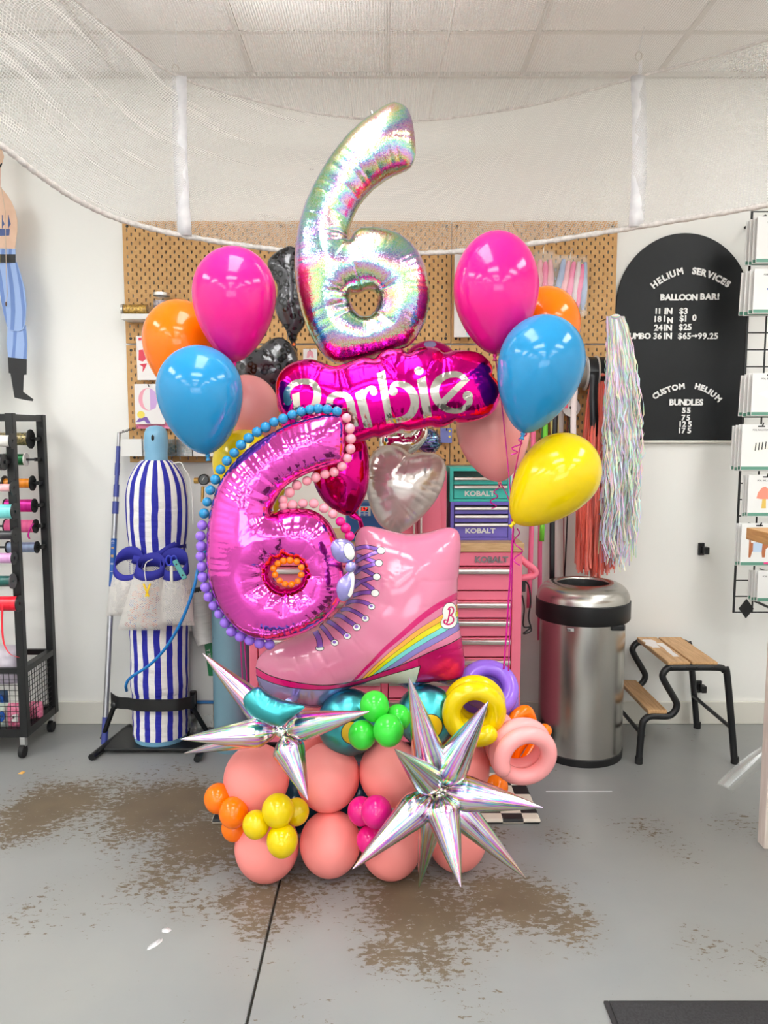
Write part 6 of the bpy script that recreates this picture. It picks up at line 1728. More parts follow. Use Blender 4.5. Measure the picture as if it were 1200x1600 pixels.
# ================================================================== SECOND TANK WITH REGULATOR
Yg = 3.36; gx = P(361, 1000, Yg).x; ug = U(1000, Yg)
tg2 = thing('gas_tank', 'grey blue chipped paint gas tank half hidden behind the pink number six', 'gas tank', (gx, Yg, 0))
m_gt = M('tank_grey_blue', (104, 140, 156), 0.45)
h = N(m_gt); t_ = h.n('ShaderNodeTexCoord'); nz = h.n('ShaderNodeTexNoise', i_0=t_.outputs['Object'], i_Scale=26, i_Detail=6, i_Roughness=0.7)
h.link(h.mix(h.n('ShaderNodeMapRange', i_0=nz.outputs[0], i_1=0.64, i_2=0.68).outputs[0], lin((112, 148, 164)), lin((52, 54, 52))), h.b.inputs['Base Color'])
RG = 29 * ug
MB().lathe([(0, 0), (RG, 0.0), (RG, 0.98), (RG * 0.9, 1.05), (RG * 0.5, 1.12), (RG * 0.35, 1.14), (RG * 0.35, 1.17), (0, 1.17)], 36, (gx, Yg, 0)).build('cylinder', m_gt, tg2)
m_brass = M('brass', (196, 156, 84), 0.3, 0.9)
MB().cyl((gx, Yg, 1.16), (gx, Yg, 1.27), 0.014, n=14).build('valve', m_brass, tg2)
gz = P(318, 750, Yg).z
treg = thing('gauge_regulator', 'brass regulator with round black gauge beside the striped tank', 'regulator', (P(318, 750, Yg).x, Yg, gz))
a = P(305, 751, Yg); MB().cyl(a, Vector((gx, Yg, a.z)), 0.008, n=12).build('pipe', m_brass, treg)
MB().cyl(a - Vector((0.004, 0, 0)), a + Vector((0.014, 0, 0)), 0.013, n=8).build('nut', m_brass, treg)
c = P(318, 749.5, Yg - 0.03)
MB().lathe([(0, 0.026), (0.021, 0.026), (0.024, 0.02), (0.024, 0.0), (0.021, -0.003), (0.019, 0.0)], 28, c, (0, 1, 0)).build('gauge_case', M('gauge_black', (24, 24, 26), 0.35), treg)
g_ = MB().lathe([(0, 0), (0.0195, 0)], 24, c - Vector((0, 0.0005, 0)), (0, 1, 0)).build('gauge_face', M('gauge_face', (70, 72, 74), 0.25), treg)
MB().box((c.x - 0.0012, c.y - 0.003, c.z - 0.004), (c.x + 0.0012, c.y - 0.001, c.z + 0.014), rot=Matrix.Rotation(0.6, 3, 'Y')).build('needle', M('needle_white', (230, 230, 230), 0.4), g_, smooth=False)
MB().cyl(P(317, 760, Yg), P(316, 784, Yg), 0.007, n=10).build('hose_barb', m_brass, treg)

# ================================================================== WRAP ROLL, CARTON AND PLASTIC BY THE WALL
Yw = 3.50
a = P(305, 925, Yw - 0.0); b = P(322, 1006, Yw - 0.05); b.z = max(b.z, 0.45)
d = (b - a).normalized(); rw = 19 * U(960, Yw)
tr_ = thing('film_roll', 'white stretch film roll with a black end leaning behind the grey blue tank', 'film roll', b)
Lr = (b - a).length
MB().lathe([(0, Lr), (rw * 0.72, Lr), (rw * 0.84, Lr * 0.8), (rw * 0.98, Lr * 0.45), (rw, 0.05), (rw * 0.98, 0.0)], 32, a, d, wob=lambda an, t: 1 + 0.012 * math.sin(t * 60)).build('film', grain('film_white', (226, 222, 218), (212, 208, 204), 20, 0.35, stretch=(1, 1, 6)), tr_)
MB().lathe([(rw * 0.97, 0.012), (rw * 1.0, -0.006), (rw * 0.8, -0.016), (rw * 0.5, -0.012), (rw * 0.45, 0.04), (0, 0.04)], 28, a, d).build('end_cap', M('roll_black', (18, 18, 20), 0.5), tr_)
x0, x1 = P(290, 1050, 3.52).x, P(334, 1050, 3.52).x
tcx = thing('plastic_carton', 'tall white plastic tub with green label stripe and blue rim behind the tanks', 'tub', ((x0 + x1) / 2, 3.55, 0))
zc_ = P(310, 985, 3.52).z; zr_ = P(310, 1097, 3.5).z
MB().box((x0, 3.515, zr_), (x1, 3.60, zc_)).build('tub', m_whp, tcx, smooth=False, bevel=0.006)
MB().box((x0 - 0.003, 3.508, zr_ - 0.012), (x1 + 0.003, 3.605, zr_)).build('blue_rim', M('rim_blue', (40, 120, 190), 0.4), tcx, smooth=False, bevel=0.003)
MB().box((x0 + 0.006, 3.52, 0), (x1 - 0.006, 3.6, zr_ - 0.012)).build('lower_tub', m_whp, tcx, smooth=False, bevel=0.004)
ls = [P(319, 1003, 3.514), P(331, 1000, 3.514), P(333, 1056, 3.514), P(326, 1056, 3.514)]
lb_ = MB().prism([(p.x, p.z) for p in ls], 3.5128, 3.516).build('green_label', M('label_green', (30, 130, 76), 0.4), tcx, smooth=False)
c = P(326.5, 1022, 3.513); text_part('lettering', 'T 308', (c.x, 3.5126, c.z), 0.014, m_let, lb_, 0.02, rot=math.radians(-80), thick=0.001)
mb_ = MB(); rows = []
for j in range(13):
    r_ = []
    for i in range(17):
        x = P(296 + 42 * i / 16, 1120, 3.44).x; z = 0.125 * j / 12
        n_ = mnoise.noise(Vector((x * 40, z * 40, 3))); n2 = mnoise.noise(Vector((x * 90, z * 90, 8)))
        r_.append(Vector((x, 3.44 + 0.035 * n_ + 0.015 * n2 - 0.03 * math.sin(math.pi * i / 16), max(0.0, z + 0.01 * n2 if j else 0))))
    rows.append(r_)
mb_.grid(rows)
mf2 = m_film
tag(mb_.build('plastic_wrap', mf2, smooth=True, sharp=20, solid=0.001), 'crumpled clear plastic wrap on the floor between the tanks', 'plastic wrap')

# ================================================================== TELESCOPIC POLE
pa = F(163, 1162); pa.z = 0.0; pb = P(186, 676, 3.615)
tpole = thing('telescopic_pole', 'silver and blue telescopic pole leaning on the wall beside the striped tank', 'pole', pa)
d = pb - pa
def pseg(t0, t1, r, mat, nm): return MB().cyl(pa + d * t0, pa + d * t1, r, n=16).build(nm, mat, tpole)
m_pblue = M('pole_blue', (66, 76, 150), 0.4); m_psil = M('pole_silver', (176, 176, 180), 0.3, 0.8)
pseg(0.0, 0.085, 0.0145, m_pblue, 'grip'); pseg(0.085, 0.75, 0.0125, m_psil, 'tube')
pseg(0.735, 0.775, 0.0145, m_pblue, 'collar'); pseg(0.775, 0.80, 0.011, m_psil, 'inner_tube'); pseg(0.79, 0.83, 0.013, m_pblue, 'collar'); pseg(0.83, 0.955, 0.0095, m_pblue, 'upper_tube'); pseg(0.86, 0.90, 0.0115, m_pblue, 'collar')
pseg(0.955, 1.0, 0.008, m_psil, 'tip')
lab = pseg(0.50, 0.655, 0.0131, M('pole_label_blue', (34, 92, 176), 0.4), 'label')
pseg(0.47, 0.50, 0.0131, m_card, 'barcode_label')
for q, (t0, col) in enumerate(((0.645, (226, 226, 230)), (0.625, (240, 190, 40)), (0.60, (240, 190, 40)), (0.575, (220, 220, 226)), (0.55, (220, 220, 226)))):
    p = pa + d * t0 + Vector((0, -0.0133, 0))
    text_part('lettering', ('13', 'PRO', 'POLE', 'EXT', 'M')[q] if False else ('13', 'II', 'III', 'II', 'I')[q], tuple(p), 0.012, M('lab_%d_%d_%d' % col, col, 0.4), lab, 0.02, rot=math.radians(90), thick=0.0008)
spr = []
for i in range(70):
    t = i / 69; c_ = P(187 + 30 * t, 676 - 9 * t, 3.60); spr.append(c_ + Vector((0, 0.004 * math.cos(i * 1.3), 0.006 * math.sin(i * 1.3))))
tag(MB().tube(spr, 0.0015, 5).build('coiled_wire', m_blackm), 'small black coiled wire joining the pole tip and the pegboard', 'wire')

# ================================================================== RIBBON RACK
XR1 = -1.575; YFr, YBr = 3.26, 3.55; ztop_ = 1.50
trk = thing('ribbon_rack', 'black metal rolling rack of ribbon spools with a wire mesh basket', 'rack', (-1.9, 3.4, 0))
XL1 = -2.35
s_ = 0.017
for x in (XR1, XL1):
    for y in (YFr, YBr):
        MB().box((x - s_, y - s_, 0.09), (x + s_, y + s_, ztop_)).build('post', m_blackm, trk, smooth=False, bevel=0.003)
for y in (YFr, YBr):
    MB().box((XL1, y - 0.012, ztop_ - 0.03), (XR1, y + 0.012, ztop_ - 0.004)).build('top_rail', m_blackm, trk, smooth=False)
    MB().box((XL1, y - 0.014, 0.09), (XR1, y + 0.014, 0.125)).build('bottom_rail', m_blackm, trk, smooth=False)
    MB().box((XL1, y - 0.010, 0.375), (XR1, y + 0.010, 0.40)).build('basket_rail', m_blackm, trk, smooth=False)
MB().box((XR1 - 0.012, YFr, ztop_ - 0.03), (XR1 + 0.012, YBr, ztop_ - 0.004)).build('top_rail', m_blackm, trk, smooth=False)
MB().box((XR1 - 0.014, YFr, 0.09), (XR1 + 0.014, YBr, 0.125)).build('bottom_rail', m_blackm, trk, smooth=False)
MB().box((XR1 - 0.016, YFr, 0.375), (XR1 + 0.016, YBr, 0.402)).build('basket_rail', m_blackm, trk, smooth=False)
MB().box((XL1, YFr, 0.10), (XR1, YBr, 0.11)).build('basket_floor', m_blackm, trk, smooth=False)
gm = MB()
for k in range(12):
    y = YFr + (YBr - YFr) * (k + 0.5) / 12; gm.cyl((XR1, y, 0.12), (XR1, y, 0.38), 0.0016, n=5, caps=False)
for k in range(11): z = 0.12 + 0.26 * (k + 0.5) / 11; gm.cyl((XR1, YFr, z), (XR1, YBr, z), 0.0016, n=5, caps=False)
o = gm.build('side_mesh', m_blackm, trk); o['kind'] = 'stuff'
gm = MB()
for k in range(32): x = XL1 + (XR1 - XL1) * (k + 0.5) / 32; gm.cyl((x, YFr, 0.12), (x, YFr, 0.38), 0.0014, n=5, caps=False)
for k in range(11): z = 0.12 + 0.26 * (k + 0.5) / 11; gm.cyl((XL1, YFr, z), (XR1, YFr, z), 0.0014, n=5, caps=False)
o = gm.build('front_mesh', m_blackm, trk); o['kind'] = 'stuff'
for x in (XR1 - 0.01, XL1 + 0.01):
    for y in (YFr, YBr):
        ca_ = MB().box((x - 0.012, y - 0.014, 0.045), (x + 0.012, y + 0.014, 0.092)).build('caster', M('caster_zinc', (190, 190, 190), 0.3, 0.8), trk, smooth=False, bevel=0.004)
        MB().cyl((x - 0.011, y - 0.012, 0.028), (x + 0.011, y - 0.012, 0.028), 0.028, n=20).build('wheel', MATS['rubber_black'], ca_, bevel=0.003)
def spool(px_r, py, r_px, Y, rgb, label, fl_r=None, flc=None, pxl=-120, metal=0.0, grp='ribbon spools on the rack', glit=False):
    c1 = P(px_r, py, Y); x1 = min(c1.x, XR1 - 0.02 if False else c1.x); x0 = P(pxl, py, Y).x; u = U(py, Y); r = r_px * u
    nm = 'spool_%d_%d_%d' % rgb
    m_ = grain(nm, rgb, tuple(min(255, v + 18) for v in rgb), 60, 0.3, metal, stretch=(1.0, 0.05, 0.05)) if not glit else grain(nm + '_g', rgb, (190, 170, 110), 140, 0.3, 0.4)
    t = thing('ribbon_spool', label, 'ribbon spool', ((x0 + x1) / 2, Y, c1.z - r), grp)
    MB().lathe([(0.008, 0), (r, 0), (r, x1 - x0), (0.008, x1 - x0)], 28, (x0, Y, c1.z), (1, 0, 0)).build('ribbon_wound', m_, t)
    rf = (fl_r or r_px * 1.35) * u
    for xx in (x0 - 0.004, x1):
        MB().lathe([(0.006, 0), (rf, 0), (rf, 0.005), (0.006, 0.005)], 28, (xx, Y, c1.z), (1, 0, 0)).build('flange', flc or m_blackm, t)
    MB().cyl((XL1, Y, c1.z), (XR1 - 0.005, Y, c1.z), 0.005, n=8).build('rod', m_blackm, trk)
    MB().box((XR1 - 0.012, min(Y, YFr if Y < 3.4 else YBr), c1.z - 0.008), (XR1 + 0.004, max(Y, YFr if Y < 3.4 else YBr), c1.z + 0.008)).build('rod_bracket', m_blackm, trk, smooth=False)
    return t, c1, r
YS1, YS2 = 3.195, 3.49
spool(18, 689, 9, YS1, (226, 222, 216), 'white ribbon spool, topmost at the front of the rack')
spool(5, 722, 13, YS1, (30, 30, 32), 'black ribbon spool with a white core at the front of the rack', 13, MATS['gauge_black'])
spool(20, 762, 6, YS1, (236, 170, 176), 'pale pink ribbon spool at the front of the rack, above the turquoise one', 12)
spool(22, 799, 11, YS1, (112, 206, 206), 'turquoise ribbon spool at the front of the rack', 13)
spool(23, 836, 7, YS1, (38, 38, 42), 'dull black ribbon spool under the turquoise spool', 13)
spool(21, 872, 8, YS1, (206, 150, 200), 'lilac ribbon spool at the front of the rack', 10)
spool(19, 908, 8.5, YS1, (14, 84, 78), 'dark teal green ribbon spool with a grey flange', 12, M('flange_grey', (70, 70, 74), 0.4))
t, c1, r = spool(29, 943, 11.5, YS1, (226, 16, 42), 'red ribbon spool with a loose red tail, lowest on the rack', 13)
pts = [P(4, 945, YS1 - 0.035), P(3, 975, YS1 - 0.04), P(6, 1005, YS1 - 0.05), P(16, 1022, YS1 - 0.06), P(29, 1027, YS1 - 0.07)]
cc = catmull(pts, 6); MB().grid([[p + Vector((-0.004, 0, 0.002)) for p in cc], [p + Vector((0.004, 0.001, -0.002)) for p in cc]]).build('ribbon_tail', MATS['spool_226_16_42'], t, solid=0.001)
spool(47, 686, 10, YS2, (52, 50, 54), 'glittery black ribbon spool, topmost at the back of the rack', 15, pxl=-60, glit=True)
spool(40, 718, 9, YS2, (16, 92, 46), 'shiny green ribbon spool with a white flange at the back of the rack', 10.5, m_card, pxl=9, metal=0.5)
spool(50, 755, 7.5, YS2, (240, 140, 22), 'orange ribbon spool at the back of the rack', 12, pxl=8)
spool(53, 790, 10, YS2, (204, 20, 140), 'magenta ribbon spool at the back of the rack', 11, pxl=10, metal=0.4)
t, c1, r = spool(55, 822, 10, YS2, (236, 92, 150), 'rose pink ribbon spool with a curled tail at the back of the rack', 11, pxl=10)
cc = catmull([P(52, 818, YS2 - 0.04), P(47, 826, YS2 - 0.05), P(44, 836, YS2 - 0.05), P(46, 842, YS2 - 0.05)], 6)
MB().grid([[p + Vector((-0.004, 0, 0)) for p in cc], [p + Vector((0.004, 0.002, 0)) for p in cc]]).build('ribbon_tail', MATS['spool_204_20_140'], t, solid=0.001)
spool(57, 855, 8, YS2, (140, 158, 190), 'grey blue ribbon spool, lowest at the back of the rack', 9.5, pxl=13, metal=0.4)

def pillow(px0, px1, py0, py1, Y, dep, mats, name, label, cat, group=None, seed=0, extra=None):
    a = P(px0, py1, Y); b = P(px1, py0, Y); a.z = max(a.z, 0.112)
    hw, hh_ = (b.x - a.x) / 2, (b.z - a.z) / 2; cx_, cz_ = (a.x + b.x) / 2, (a.z + b.z) / 2
    t = thing(name, label, cat, (cx_, Y, a.z), group)
    mb = MB(); n = 18
    for sg in (-1, 1):
        rows = []
        for j in range(n + 1):
            r_ = []
            for i in range(n + 1):
                s, q = 2 * i / n - 1, 2 * j / n - 1
                k = max(0, (1 - s ** 4) * (1 - q ** 4)) ** 0.5
                nn = 0.25 * mnoise.noise(Vector((s * 2 + seed, q * 2, sg * 2))) + 0.12 * mnoise.noise(Vector((s * 6 + seed, q * 6, sg)))
                r_.append(Vector((cx_ + hw * s, Y + sg * dep * k * (1 + nn), cz_ + hh_ * q)))
            rows.append(r_ if sg < 0 else r_[::-1])
        mb.grid(rows)
    mb.build('bag', mats, t, sharp=0)
    if extra:
        for nm, m_, poly in extra:
            MB().prism([(cx_ + hw * x, cz_ + hh_ * z) for x, z in poly], Y - dep * 1.12, Y - dep * 0.9).build(nm, m_, t, smooth=False)
    return t
m_bagb = grain('bag_pale_green', (196, 206, 190), (170, 186, 180), 30, 0.3); m_bagn = grain('bag_navy', (40, 70, 110), (90, 120, 150), 20, 0.3)
m_bagp = grain('bag_pink_beads', (214, 90, 130), (236, 150, 176), 90, 0.3, bump=0.4); m_bagw = grain('bag_white_film', (214, 206, 216), (190, 182, 198), 8, 0.3)
m_lbl = M('bag_label_blue', (30, 90, 180), 0.4)
def oval(cx, cy, a, b): return [(cx + a * math.cos(2 * math.pi * i / 20), cy + b * math.sin(2 * math.pi * i / 20)) for i in range(20)]
pillow(-26, 13, 1098, 1151, YFr + 0.05, 0.03, m_bagb, 'balloon_bag', 'pale green plastic bag with a blue oval label low in the rack basket', 'bag', 'bags in the rack basket', 1, [('label', m_lbl, oval(0.7, 0.1, 0.24, 0.42)), ('label_print', m_let, [(0.6, 0.3), (0.62, -0.1), (0.66, -0.1), (0.66, 0.3)]), ('label_print', m_let, [(0.74, 0.3), (0.76, -0.1), (0.8, -0.1), (0.8, 0.3)])])
pillow(-26, 12, 1078, 1112, YFr + 0.115, 0.03, m_bagn, 'balloon_bag', 'navy plastic bag with a blue oval label upper in the rack basket', 'bag', 'bags in the rack basket', 2, [('label', m_lbl, oval(0.62, 0.2, 0.3, 0.6)), ('label_print', m_let, [(0.5, 0.4), (0.53, 0.0), (0.58, 0.0), (0.58, 0.4)]), ('label_print', m_let, [(0.66, 0.4), (0.69, 0.0), (0.74, 0.0), (0.74, 0.4)])])
pillow(15, 39, 1098, 1150, YFr + 0.055, 0.03, m_bagp, 'bead_bag', 'pink bag of beads with a barcode sticker in the rack basket', 'bag', 'bags in the rack basket', 3, [('barcode_sticker', m_card, [(-0.3, -0.4), (0.5, -0.36), (0.5, 0.25), (-0.3, 0.2)]), ('barcode', m_ink, [(-0.1, -0.1), (0.1, -0.1), (0.1, 0.12), (-0.1, 0.12)])])
pillow(44, 66, 1096, 1140, YFr + 0.15, 0.025, m_bagp, 'bead_bag', 'pink bag of beads against the side mesh of the rack basket', 'bag', 'bags in the rack basket', 4)
pillow(-30, 36, 1008, 1068, YFr + 0.10, 0.06, m_bagw, 'plastic_sack', 'white translucent plastic sack heaped on top of the rack basket', 'bag', 'bags in the rack basket', 5)
pillow(8, 36, 1040, 1066, YFr + 0.19, 0.035, M('tissue_red', (206, 30, 60), 0.6), 'tissue_bundle', 'red tissue poking out beside the white plastic sack', 'tissue', None, 6)

# ================================================================== PAPER SAILOR ON THE WALL
YPi = 3.54
s39 = (3.9, (0, 230))
tpi = thing('paper_puppet', 'jointed cardboard sailor puppet in striped blue trousers and black boots on the wall', 'puppet', P(0, 560, YPi))
m_skin = grain('puppet_skin', (226, 190, 164), (218, 180, 154), 20, 0.6); m_trs = M('puppet_trousers', (150, 176, 222), 0.6); m_trd = M('puppet_stripe', (104, 134, 194), 0.6); m_boot = M('puppet_boot', (26, 26, 28), 0.6); m_tat = M('puppet_tattoo', (70, 88, 140), 0.6)
m_cardw = M('puppet_card_edge', (236, 232, 226), 0.6)
def pc_(pts, mat, nm, y0, parent=None, th=0.003, mirror=False):
    pl_ = px_poly([((-x if mirror else x), y) for x, y in pts], YPi, *s39)
    return MB().prism(pl_, y0 - th, y0).build(nm, mat, parent or tpi, smooth=False)
chest = [(0, 240), (26, 268), (50, 300), (72, 335), (95, 390), (107, 450), (105, 520), (97, 580), (90, 630), (-90, 630), (-97, 580), (-105, 520), (-107, 450), (-95, 390), (-72, 335), (-50, 300), (-26, 268)]
ch_ = pc_(chest, m_skin, 'torso', YPi)
pc_([(-60, 495), (62, 500), (58, 540), (-50, 545)], m_tat, 'tattoo', YPi - 0.0031, ch_, 0.0006)
for x_ in (14, 52): pc_([(x_, 415), (x_ + 4, 415), (x_ + 4, 495), (x_, 495)], m_tat, 'tattoo', YPi - 0.0031, ch_, 0.0006)
pc_([(56, 425), (68, 470), (56, 488)], m_tat, 'tattoo', YPi - 0.0031, ch_, 0.0006); pc_([(18, 440), (30, 470), (18, 486)], m_tat, 'tattoo', YPi - 0.0031, ch_, 0.0006)
hd_ = pc_([(-60, 0), (0, -30), (12, 20), (22, 55), (14, 90), (2, 130), (0, 250), (-30, 250), (-60, 130)], m_skin, 'head', YPi + 0.004)
pc_([(-40, 110), (0, 104), (10, 96), (14, 100), (4, 122), (-40, 130)], m_boot, 'moustache', YPi + 0.0009, hd_, 0.0006)
hip = pc_([(-98, 618), (98, 622), (100, 706), (-100, 706)], m_trs, 'hips', YPi - 0.004)
for x_ in (-50, 15, 60): pc_([(x_, 622), (x_ + 18, 622), (x_ + 16, 655), (x_ - 2, 655)], m_trd, 'stripe', YPi - 0.0071, hip, 0.0005)
blt = pc_([(-98, 655), (100, 655), (100, 706), (-98, 706)], m_boot, 'belt', YPi - 0.0078, None, 0.0008)
pc_([(-12, 650), (6, 650), (6, 712), (-12, 712)], m_agold, 'buckle', YPi - 0.0087, blt, 0.0008)
for mir in (False, True):
    th_ = pc_([(0, 700), (104, 700), (130, 780), (152, 860), (163, 960), (158, 1060), (148, 1108), (120, 1122), (75, 1120), (47, 1098), (25, 1020), (8, 930), (0, 860)], m_trs, 'thigh', YPi - 0.001, mirror=mir)
    for st_ in ([(44, 704), (62, 704), (80, 800), (92, 900), (96, 1000), (88, 1118), (66, 1112), (70, 1000), (66, 900), (56, 800)], [(96, 704), (104, 704), (140, 840), (156, 980), (150, 1080), (136, 1110), (138, 1000), (122, 860)], [(0, 730), (12, 780), (28, 900), (40, 1010), (48, 1096), (30, 1030), (8, 930), (0, 860)]):
        pc_(st_, m_trd, 'stripe', YPi - 0.0041, th_, 0.0005, mir)
    cf_ = pc_([(46, 1085), (158, 1085), (165, 1200), (162, 1292), (50, 1282), (40, 1200)], m_trs, 'calf', YPi + 0.003, mirror=mir)
    for st_ in ([(82, 1110), (104, 1112), (96, 1200), (90, 1286), (70, 1284), (80, 1200)], [(140, 1110), (158, 1110), (164, 1200), (160, 1290), (142, 1290), (150, 1200)]):
        pc_(st_, m_trd, 'stripe', YPi - 0.0002, cf_, 0.0005, mir)
    pc_([(50, 1280), (164, 1292), (163, 1386), (146, 1388), (142, 1490), (205, 1536), (200, 1548), (150, 1540), (90, 1526), (66, 1380), (55, 1376)], m_boot, 'boot', YPi - 0.0003, mirror=mir)
MB().tube(catmull([P(9, 385, YPi - 0.02), P(10, 430, YPi - 0.02), P(11, 460, YPi - 0.02), P(9, 474, YPi - 0.02)], 5), 0.0016, 6).build('pull_string', M('string_beige', (206, 186, 166), 0.7), tpi)
MB().tube([P(2, 292, YPi - 0.02), P(8, 330, YPi - 0.02), P(9, 385, YPi - 0.02)], 0.0014, 6).build('pull_string', MATS['string_beige'], tpi)
c = P(9.5, 475, YPi - 0.02); MB().sphere(c, 0.006, 8, sc3=(0.7, 0.7, 1.8)).build('bead', M('bead_brown', (90, 64, 50), 0.5), tpi)
MB().cyl(P(-26, 320, YPi + 0.004), Vector((P(-26, 320, YPi).x, WALLY, P(-26, 320, YPi).z)), 0.004, n=10).build('wall_peg', m_cardw, tpi)

# ================================================================== BALLOON DROP NET UNDER THE CEILING
m_net = bpy.data.materials.new('net_mesh'); m_net.use_nodes = True
h = N(m_net); t_ = h.n('ShaderNodeTexCoord')
vo = h.n('ShaderNodeTexVoronoi', feature='DISTANCE_TO_EDGE', i_Vector=t_.outputs['UV'], i_Scale=110.0, i_Randomness=0.25)
hole_ = h.n('ShaderNodeMapRange', i_0=vo.outputs['Distance'], i_1=0.10, i_2=0.16).outputs[0]
gat = h.n('ShaderNodeTexNoise', i_0=h.n('ShaderNodeMapping', i_0=t_.outputs['UV'], i_2=(0, 0, 0.75), i_3=(1.6, 0.5, 1)).outputs[0], i_Scale=2.0, i_Detail=2)
ux = h.n('ShaderNodeSeparateXYZ', i_0=t_.outputs['UV'])
fade = h.n('ShaderNodeMapRange', i_0=ux.outputs[0], i_1=0.5, i_2=1.9, i_3=1.0, i_4=0.0).outputs[0]
stk = h.n('ShaderNodeTexNoise', i_0=h.n('ShaderNodeMapping', i_0=t_.outputs['UV'], i_2=(0, 0, 0.22), i_3=(0.55, 7.0, 1)).outputs[0], i_Scale=2.4, i_Detail=4, i_Distortion=0.4)
st2 = h.math('MULTIPLY', h.n('ShaderNodeMapRange', i_0=stk.outputs[0], i_1=0.5, i_2=0.68, i_3=0.0, i_4=0.5).outputs[0], fade)
g2 = h.n('ShaderNodeMapRange', i_0=gat.outputs[0], i_1=0.45, i_2=0.8, i_3=0.0, i_4=0.14).outputs[0]
op = h.math('MAXIMUM', h.math('SUBTRACT', 0.58, h.math('MULTIPLY', hole_, 0.47)), 0.0)
op = h.math('ADD', h.math('ADD', op, g2), st2)
h.b.inputs['Base Color'].default_value = lin((240, 238, 236)); h.b.inputs['Roughness'].default_value = 0.9
mx = h.n('ShaderNodeMixShader', i_0=op)
h.link(h.n('ShaderNodeBsdfTransparent').outputs[0], mx.inputs[1])
mt2 = h.n('ShaderNodeMixShader', i_0=0.55)
h.link(h.n('ShaderNodeBsdfDiffuse', i_0=lin((244, 242, 240))).outputs[0], mt2.inputs[1]); h.link(h.n('ShaderNodeBsdfTranslucent', i_0=lin((244, 242, 240))).outputs[0], mt2.inputs[2])
h.link(mt2.outputs[0], mx.inputs[2]); h.link(mx.outputs[0], h.t.nodes['Material Output'].inputs[0])
m_rope = grain('net_rope', (232, 228, 224), (204, 200, 196), 60, 0.8, bump=0.3)
m_strap = grain('net_strap', (236, 236, 238), (220, 220, 224), 24, 0.7)
tnet = thing('balloon_drop_net', 'white mesh balloon drop net slung on ropes under the ceiling', 'net', (0, 3.0, 2.2))
lowpts = [(-160, 120, 2.30), (-60, 183, 2.50), (0, 226, 2.65), (60, 272, 2.80), (120, 312, 2.95), (190, 344, 3.10), (290, 369, 3.22), (440, 391, 3.30), (580, 397, 3.34), (720, 393, 3.32), (830, 381, 3.26), (1000, 354, 3.15), (1200, 320, 2.9), (1330, 292, 2.7)]
uppts = [(20, -90, 2.60), (70, -38, 2.68), (125, 6, 2.78), (200, 66, 2.95), (282, 121, 3.20), (400, 157, 3.32), (520, 180, 3.36), (650, 188, 3.38), (780, 173, 3.36), (870, 155, 3.32), (1000, 119, 3.24), (1100, 93, 3.1), (1200, 62, 2.95), (1330, 20, 2.75)]
Lo = catmull([P(*p) for p in lowpts], 8); Up = catmull([P(*p) for p in uppts], 8)
def lumps(c, r):
    return [r * (1 + 0.12 * math.sin(i * 2.1) + 0.1 * math.sin(i * 5.3)) for i in range(len(c))]
def fine(c, k=3): return catmull(c, k)
lf, uf = fine(Lo), fine(Up)
MB().tube(lf, lumps(lf, 0.0105), 10).build('lower_rope', m_rope, tnet)
MB().tube(uf, lumps(uf, 0.0062), 10).build('upper_rope', m_rope, tnet)
mid = catmull([P(671, 188, 3.38), P(678, 140, 3.30), P(690, 95, 3.15), P(703, 45, 3.0), P(709, 8, 2.9), P(711, -14, 2.86)], 6)
MB().tube(mid, [0.0055 + 0.004 * max(0, (i / len(mid) - 0.4)) for i in range(len(mid))], 8).build('centre_rope', m_rope, tnet)
n = min(len(Lo), len(Up)); K = 26
rows, uvs = [], []
acc = 0
for j in range(K + 1):
    f = j / K; r_ = []
    acc = 0
    for i in range(n):
        a, b = Lo[i], Up[i]
        if i: acc += ((Lo[i] - Lo[i - 1]).length + (Up[i] - Up[i - 1]).length) / 2
        p = a.lerp(b, f)
        gatherk = max(0.15, 1 - i / (n * 0.42))
        sag = math.sin(math.pi * f)
        rip = gatherk * (0.035 * math.sin(f * 9 - i * 0.28) + 0.022 * math.sin(f * 21 - i * 0.5 + 1))
        p = p + Vector((0, -0.10 * sag * gatherk + rip * sag - 0.02 * sag, 0.02 * rip))
        r_.append(p); uvs.append((acc, f * (b - a).length))
    rows.append(r_)
MB().grid(rows, uvs=uvs).build('net_side', m_net, tnet, sharp=0)
far = []
for p in Up:
    far.append(Vector((p.x * 0.92, 1.35 + 0.1 * math.sin(p.x * 2), 2.86)))
rows, uvs = [], []
for j in range(21):
    f = j / 20; r_ = []
    for i, (a, b) in enumerate(zip(Up, far)):
        p = a.lerp(b, f); p = p + Vector((0, 0, -0.05 * math.sin(math.pi * f) + 0.012 * math.sin(f * 12 + i * 0.4) * math.sin(math.pi * f)))
        p.z = min(p.z, CEIL - 0.05)
        r_.append(p); uvs.append((p.x + 6.0, f * (a - b).length))
    rows.append(r_)
MB().grid(rows, uvs=uvs).build('net_top', m_net, tnet, sharp=0)
ff = fine([far[i] for i in range(0, len(far), 8)], 6)
MB().tube(ff, 0.008, 8).build('outer_rope', m_rope, tnet)
def nearest(c, px):
    def sx(p):
        d_ = p - Vector((0, 0, CAMZ)); dep = d_.y * math.cos(PITCH) - d_.z * math.sin(PITCH)
        return 600 + FPX * d_.x / dep
    return min(c, key=lambda p: abs(sx(p) - px))
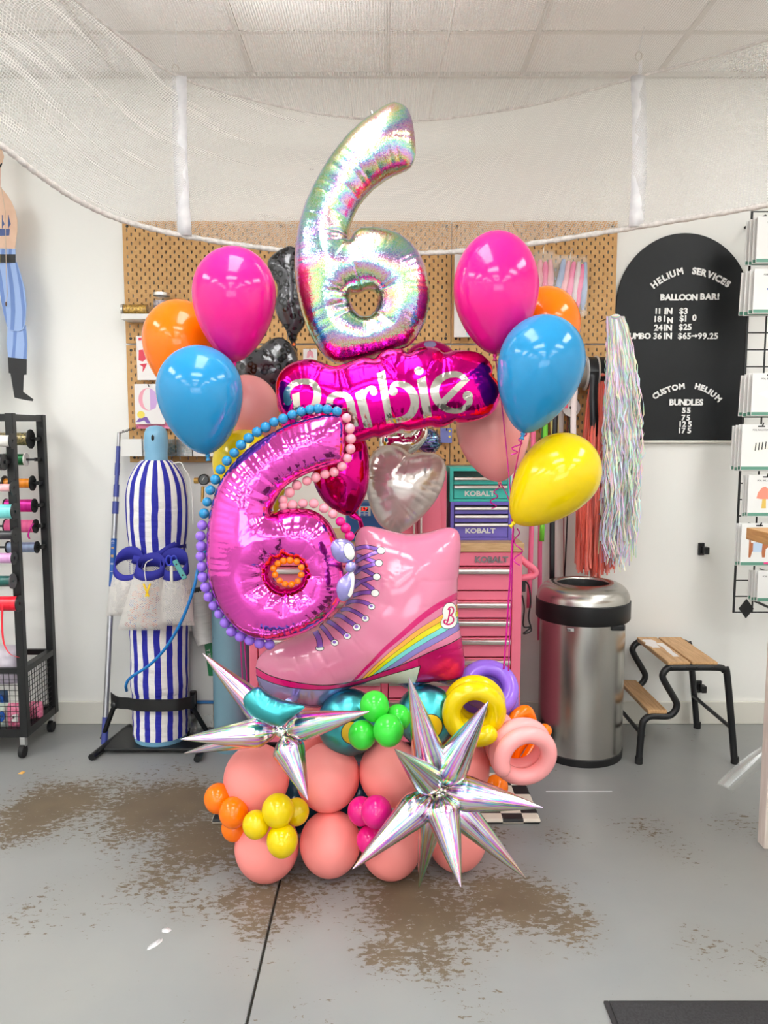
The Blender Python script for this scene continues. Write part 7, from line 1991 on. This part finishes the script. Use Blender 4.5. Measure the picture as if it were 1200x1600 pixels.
def strap(pxl, pxu, w, nm='strap'):
    a = nearest(lf, pxl); b = nearest(uf, pxu)
    rows = []
    for j in range(15):
        f = j / 14; p = a.lerp(b, f) + Vector((0, -0.012 - 0.03 * math.sin(math.pi * f), 0))
        dx = w / 2 * (1 + 0.03 * math.sin(j * 1.7))
        rows.append([p + Vector((-dx, 0, 0)), p + Vector((0, -0.003 + 0.003 * math.sin(j * 2.2), 0)), p + Vector((dx, 0, 0))])
    return MB().grid(rows).build(nm, m_strap, tnet, solid=0.003)
strap(288, 280, 0.056); strap(996, 996, 0.058)
def hang(px, py, Yc):
    """ring and tape from the upper rope to the ceiling"""
    a = nearest(uf, px)
    top = Vector((a.x + 0.01, a.y, CEIL - 0.004))
    r = P(px, py, a.y)
    MB().tube([r + Vector((0.013 * math.cos(q), 0, 0.018 * math.sin(q))) for q in [2 * math.pi * i / 20 for i in range(20)]], 0.0022, 6, closed=True).build('ring', m_alu, tnet)
    MB().box((a.x - 0.007, a.y - 0.002, a.z), (a.x + 0.007, a.y + 0.002, r.z - 0.016)).build('loop_tape', m_strap, tnet, smooth=False)
    MB().tube([r + Vector((0, 0, 0.018)), top], 0.0022, 6).build('hanging_wire', m_strap, tnet)
hang(998, 88, 3.24); hang(274, 108, 3.2)

# ================================================================== BITS ON THE FLOOR
c = F(34, 1208)
mb_ = MB(); mb_.add([(c.x - 0.012, c.y - 0.008, 0.001), (c.x + 0.008, c.y - 0.012, 0.001), (c.x + 0.013, c.y + 0.006, 0.004), (c.x - 0.004, c.y + 0.012, 0.003)], [(0, 1, 2, 3)])
tag(mb_.build('paper_scrap', M('scrap_orange', (246, 190, 100), 0.6), solid=0.001), 'tiny orange paper scrap on the floor in front of the ribbon rack', 'scrap')
m_pw = M('spilt_paint_white', (220, 220, 222), 0.5)
for (px_, py_, a_, b_, an, lb) in ((242, 1476, 0.010, 0.028, 0.5, 'larger white paint smear on the bare floor'), (260, 1454, 0.014, 0.012, 0.2, 'smaller white paint smear on the bare floor')):
    c = F(px_, py_); pts = []
    for i in range(22):
        q = 2 * math.pi * i / 22; k_r = 1 + 0.35 * mnoise.noise(Vector((math.cos(q) * 2, math.sin(q) * 2, px_)))
        x, y = a_ * k_r * math.cos(q), b_ * k_r * math.sin(q)
        pts.append((c.x + x * math.cos(an) + y * math.sin(an), c.y - x * math.sin(an) + y * math.cos(an), 0.0012))
    tag(MB().add(pts, [tuple(range(22))]).build('paint_smear', m_pw, solid=0.0008), lb, 'paint smear', 'white paint smears')

a = F(853, 1237); b = F(957, 1238)
tag(MB().box((a.x, a.y - 0.0015, 0.0), (b.x, a.y + 0.0015, 0.002)).build('white_thread', m_pw, smooth=False), 'thin straight white thread lying on the floor in front of the bin', 'thread')
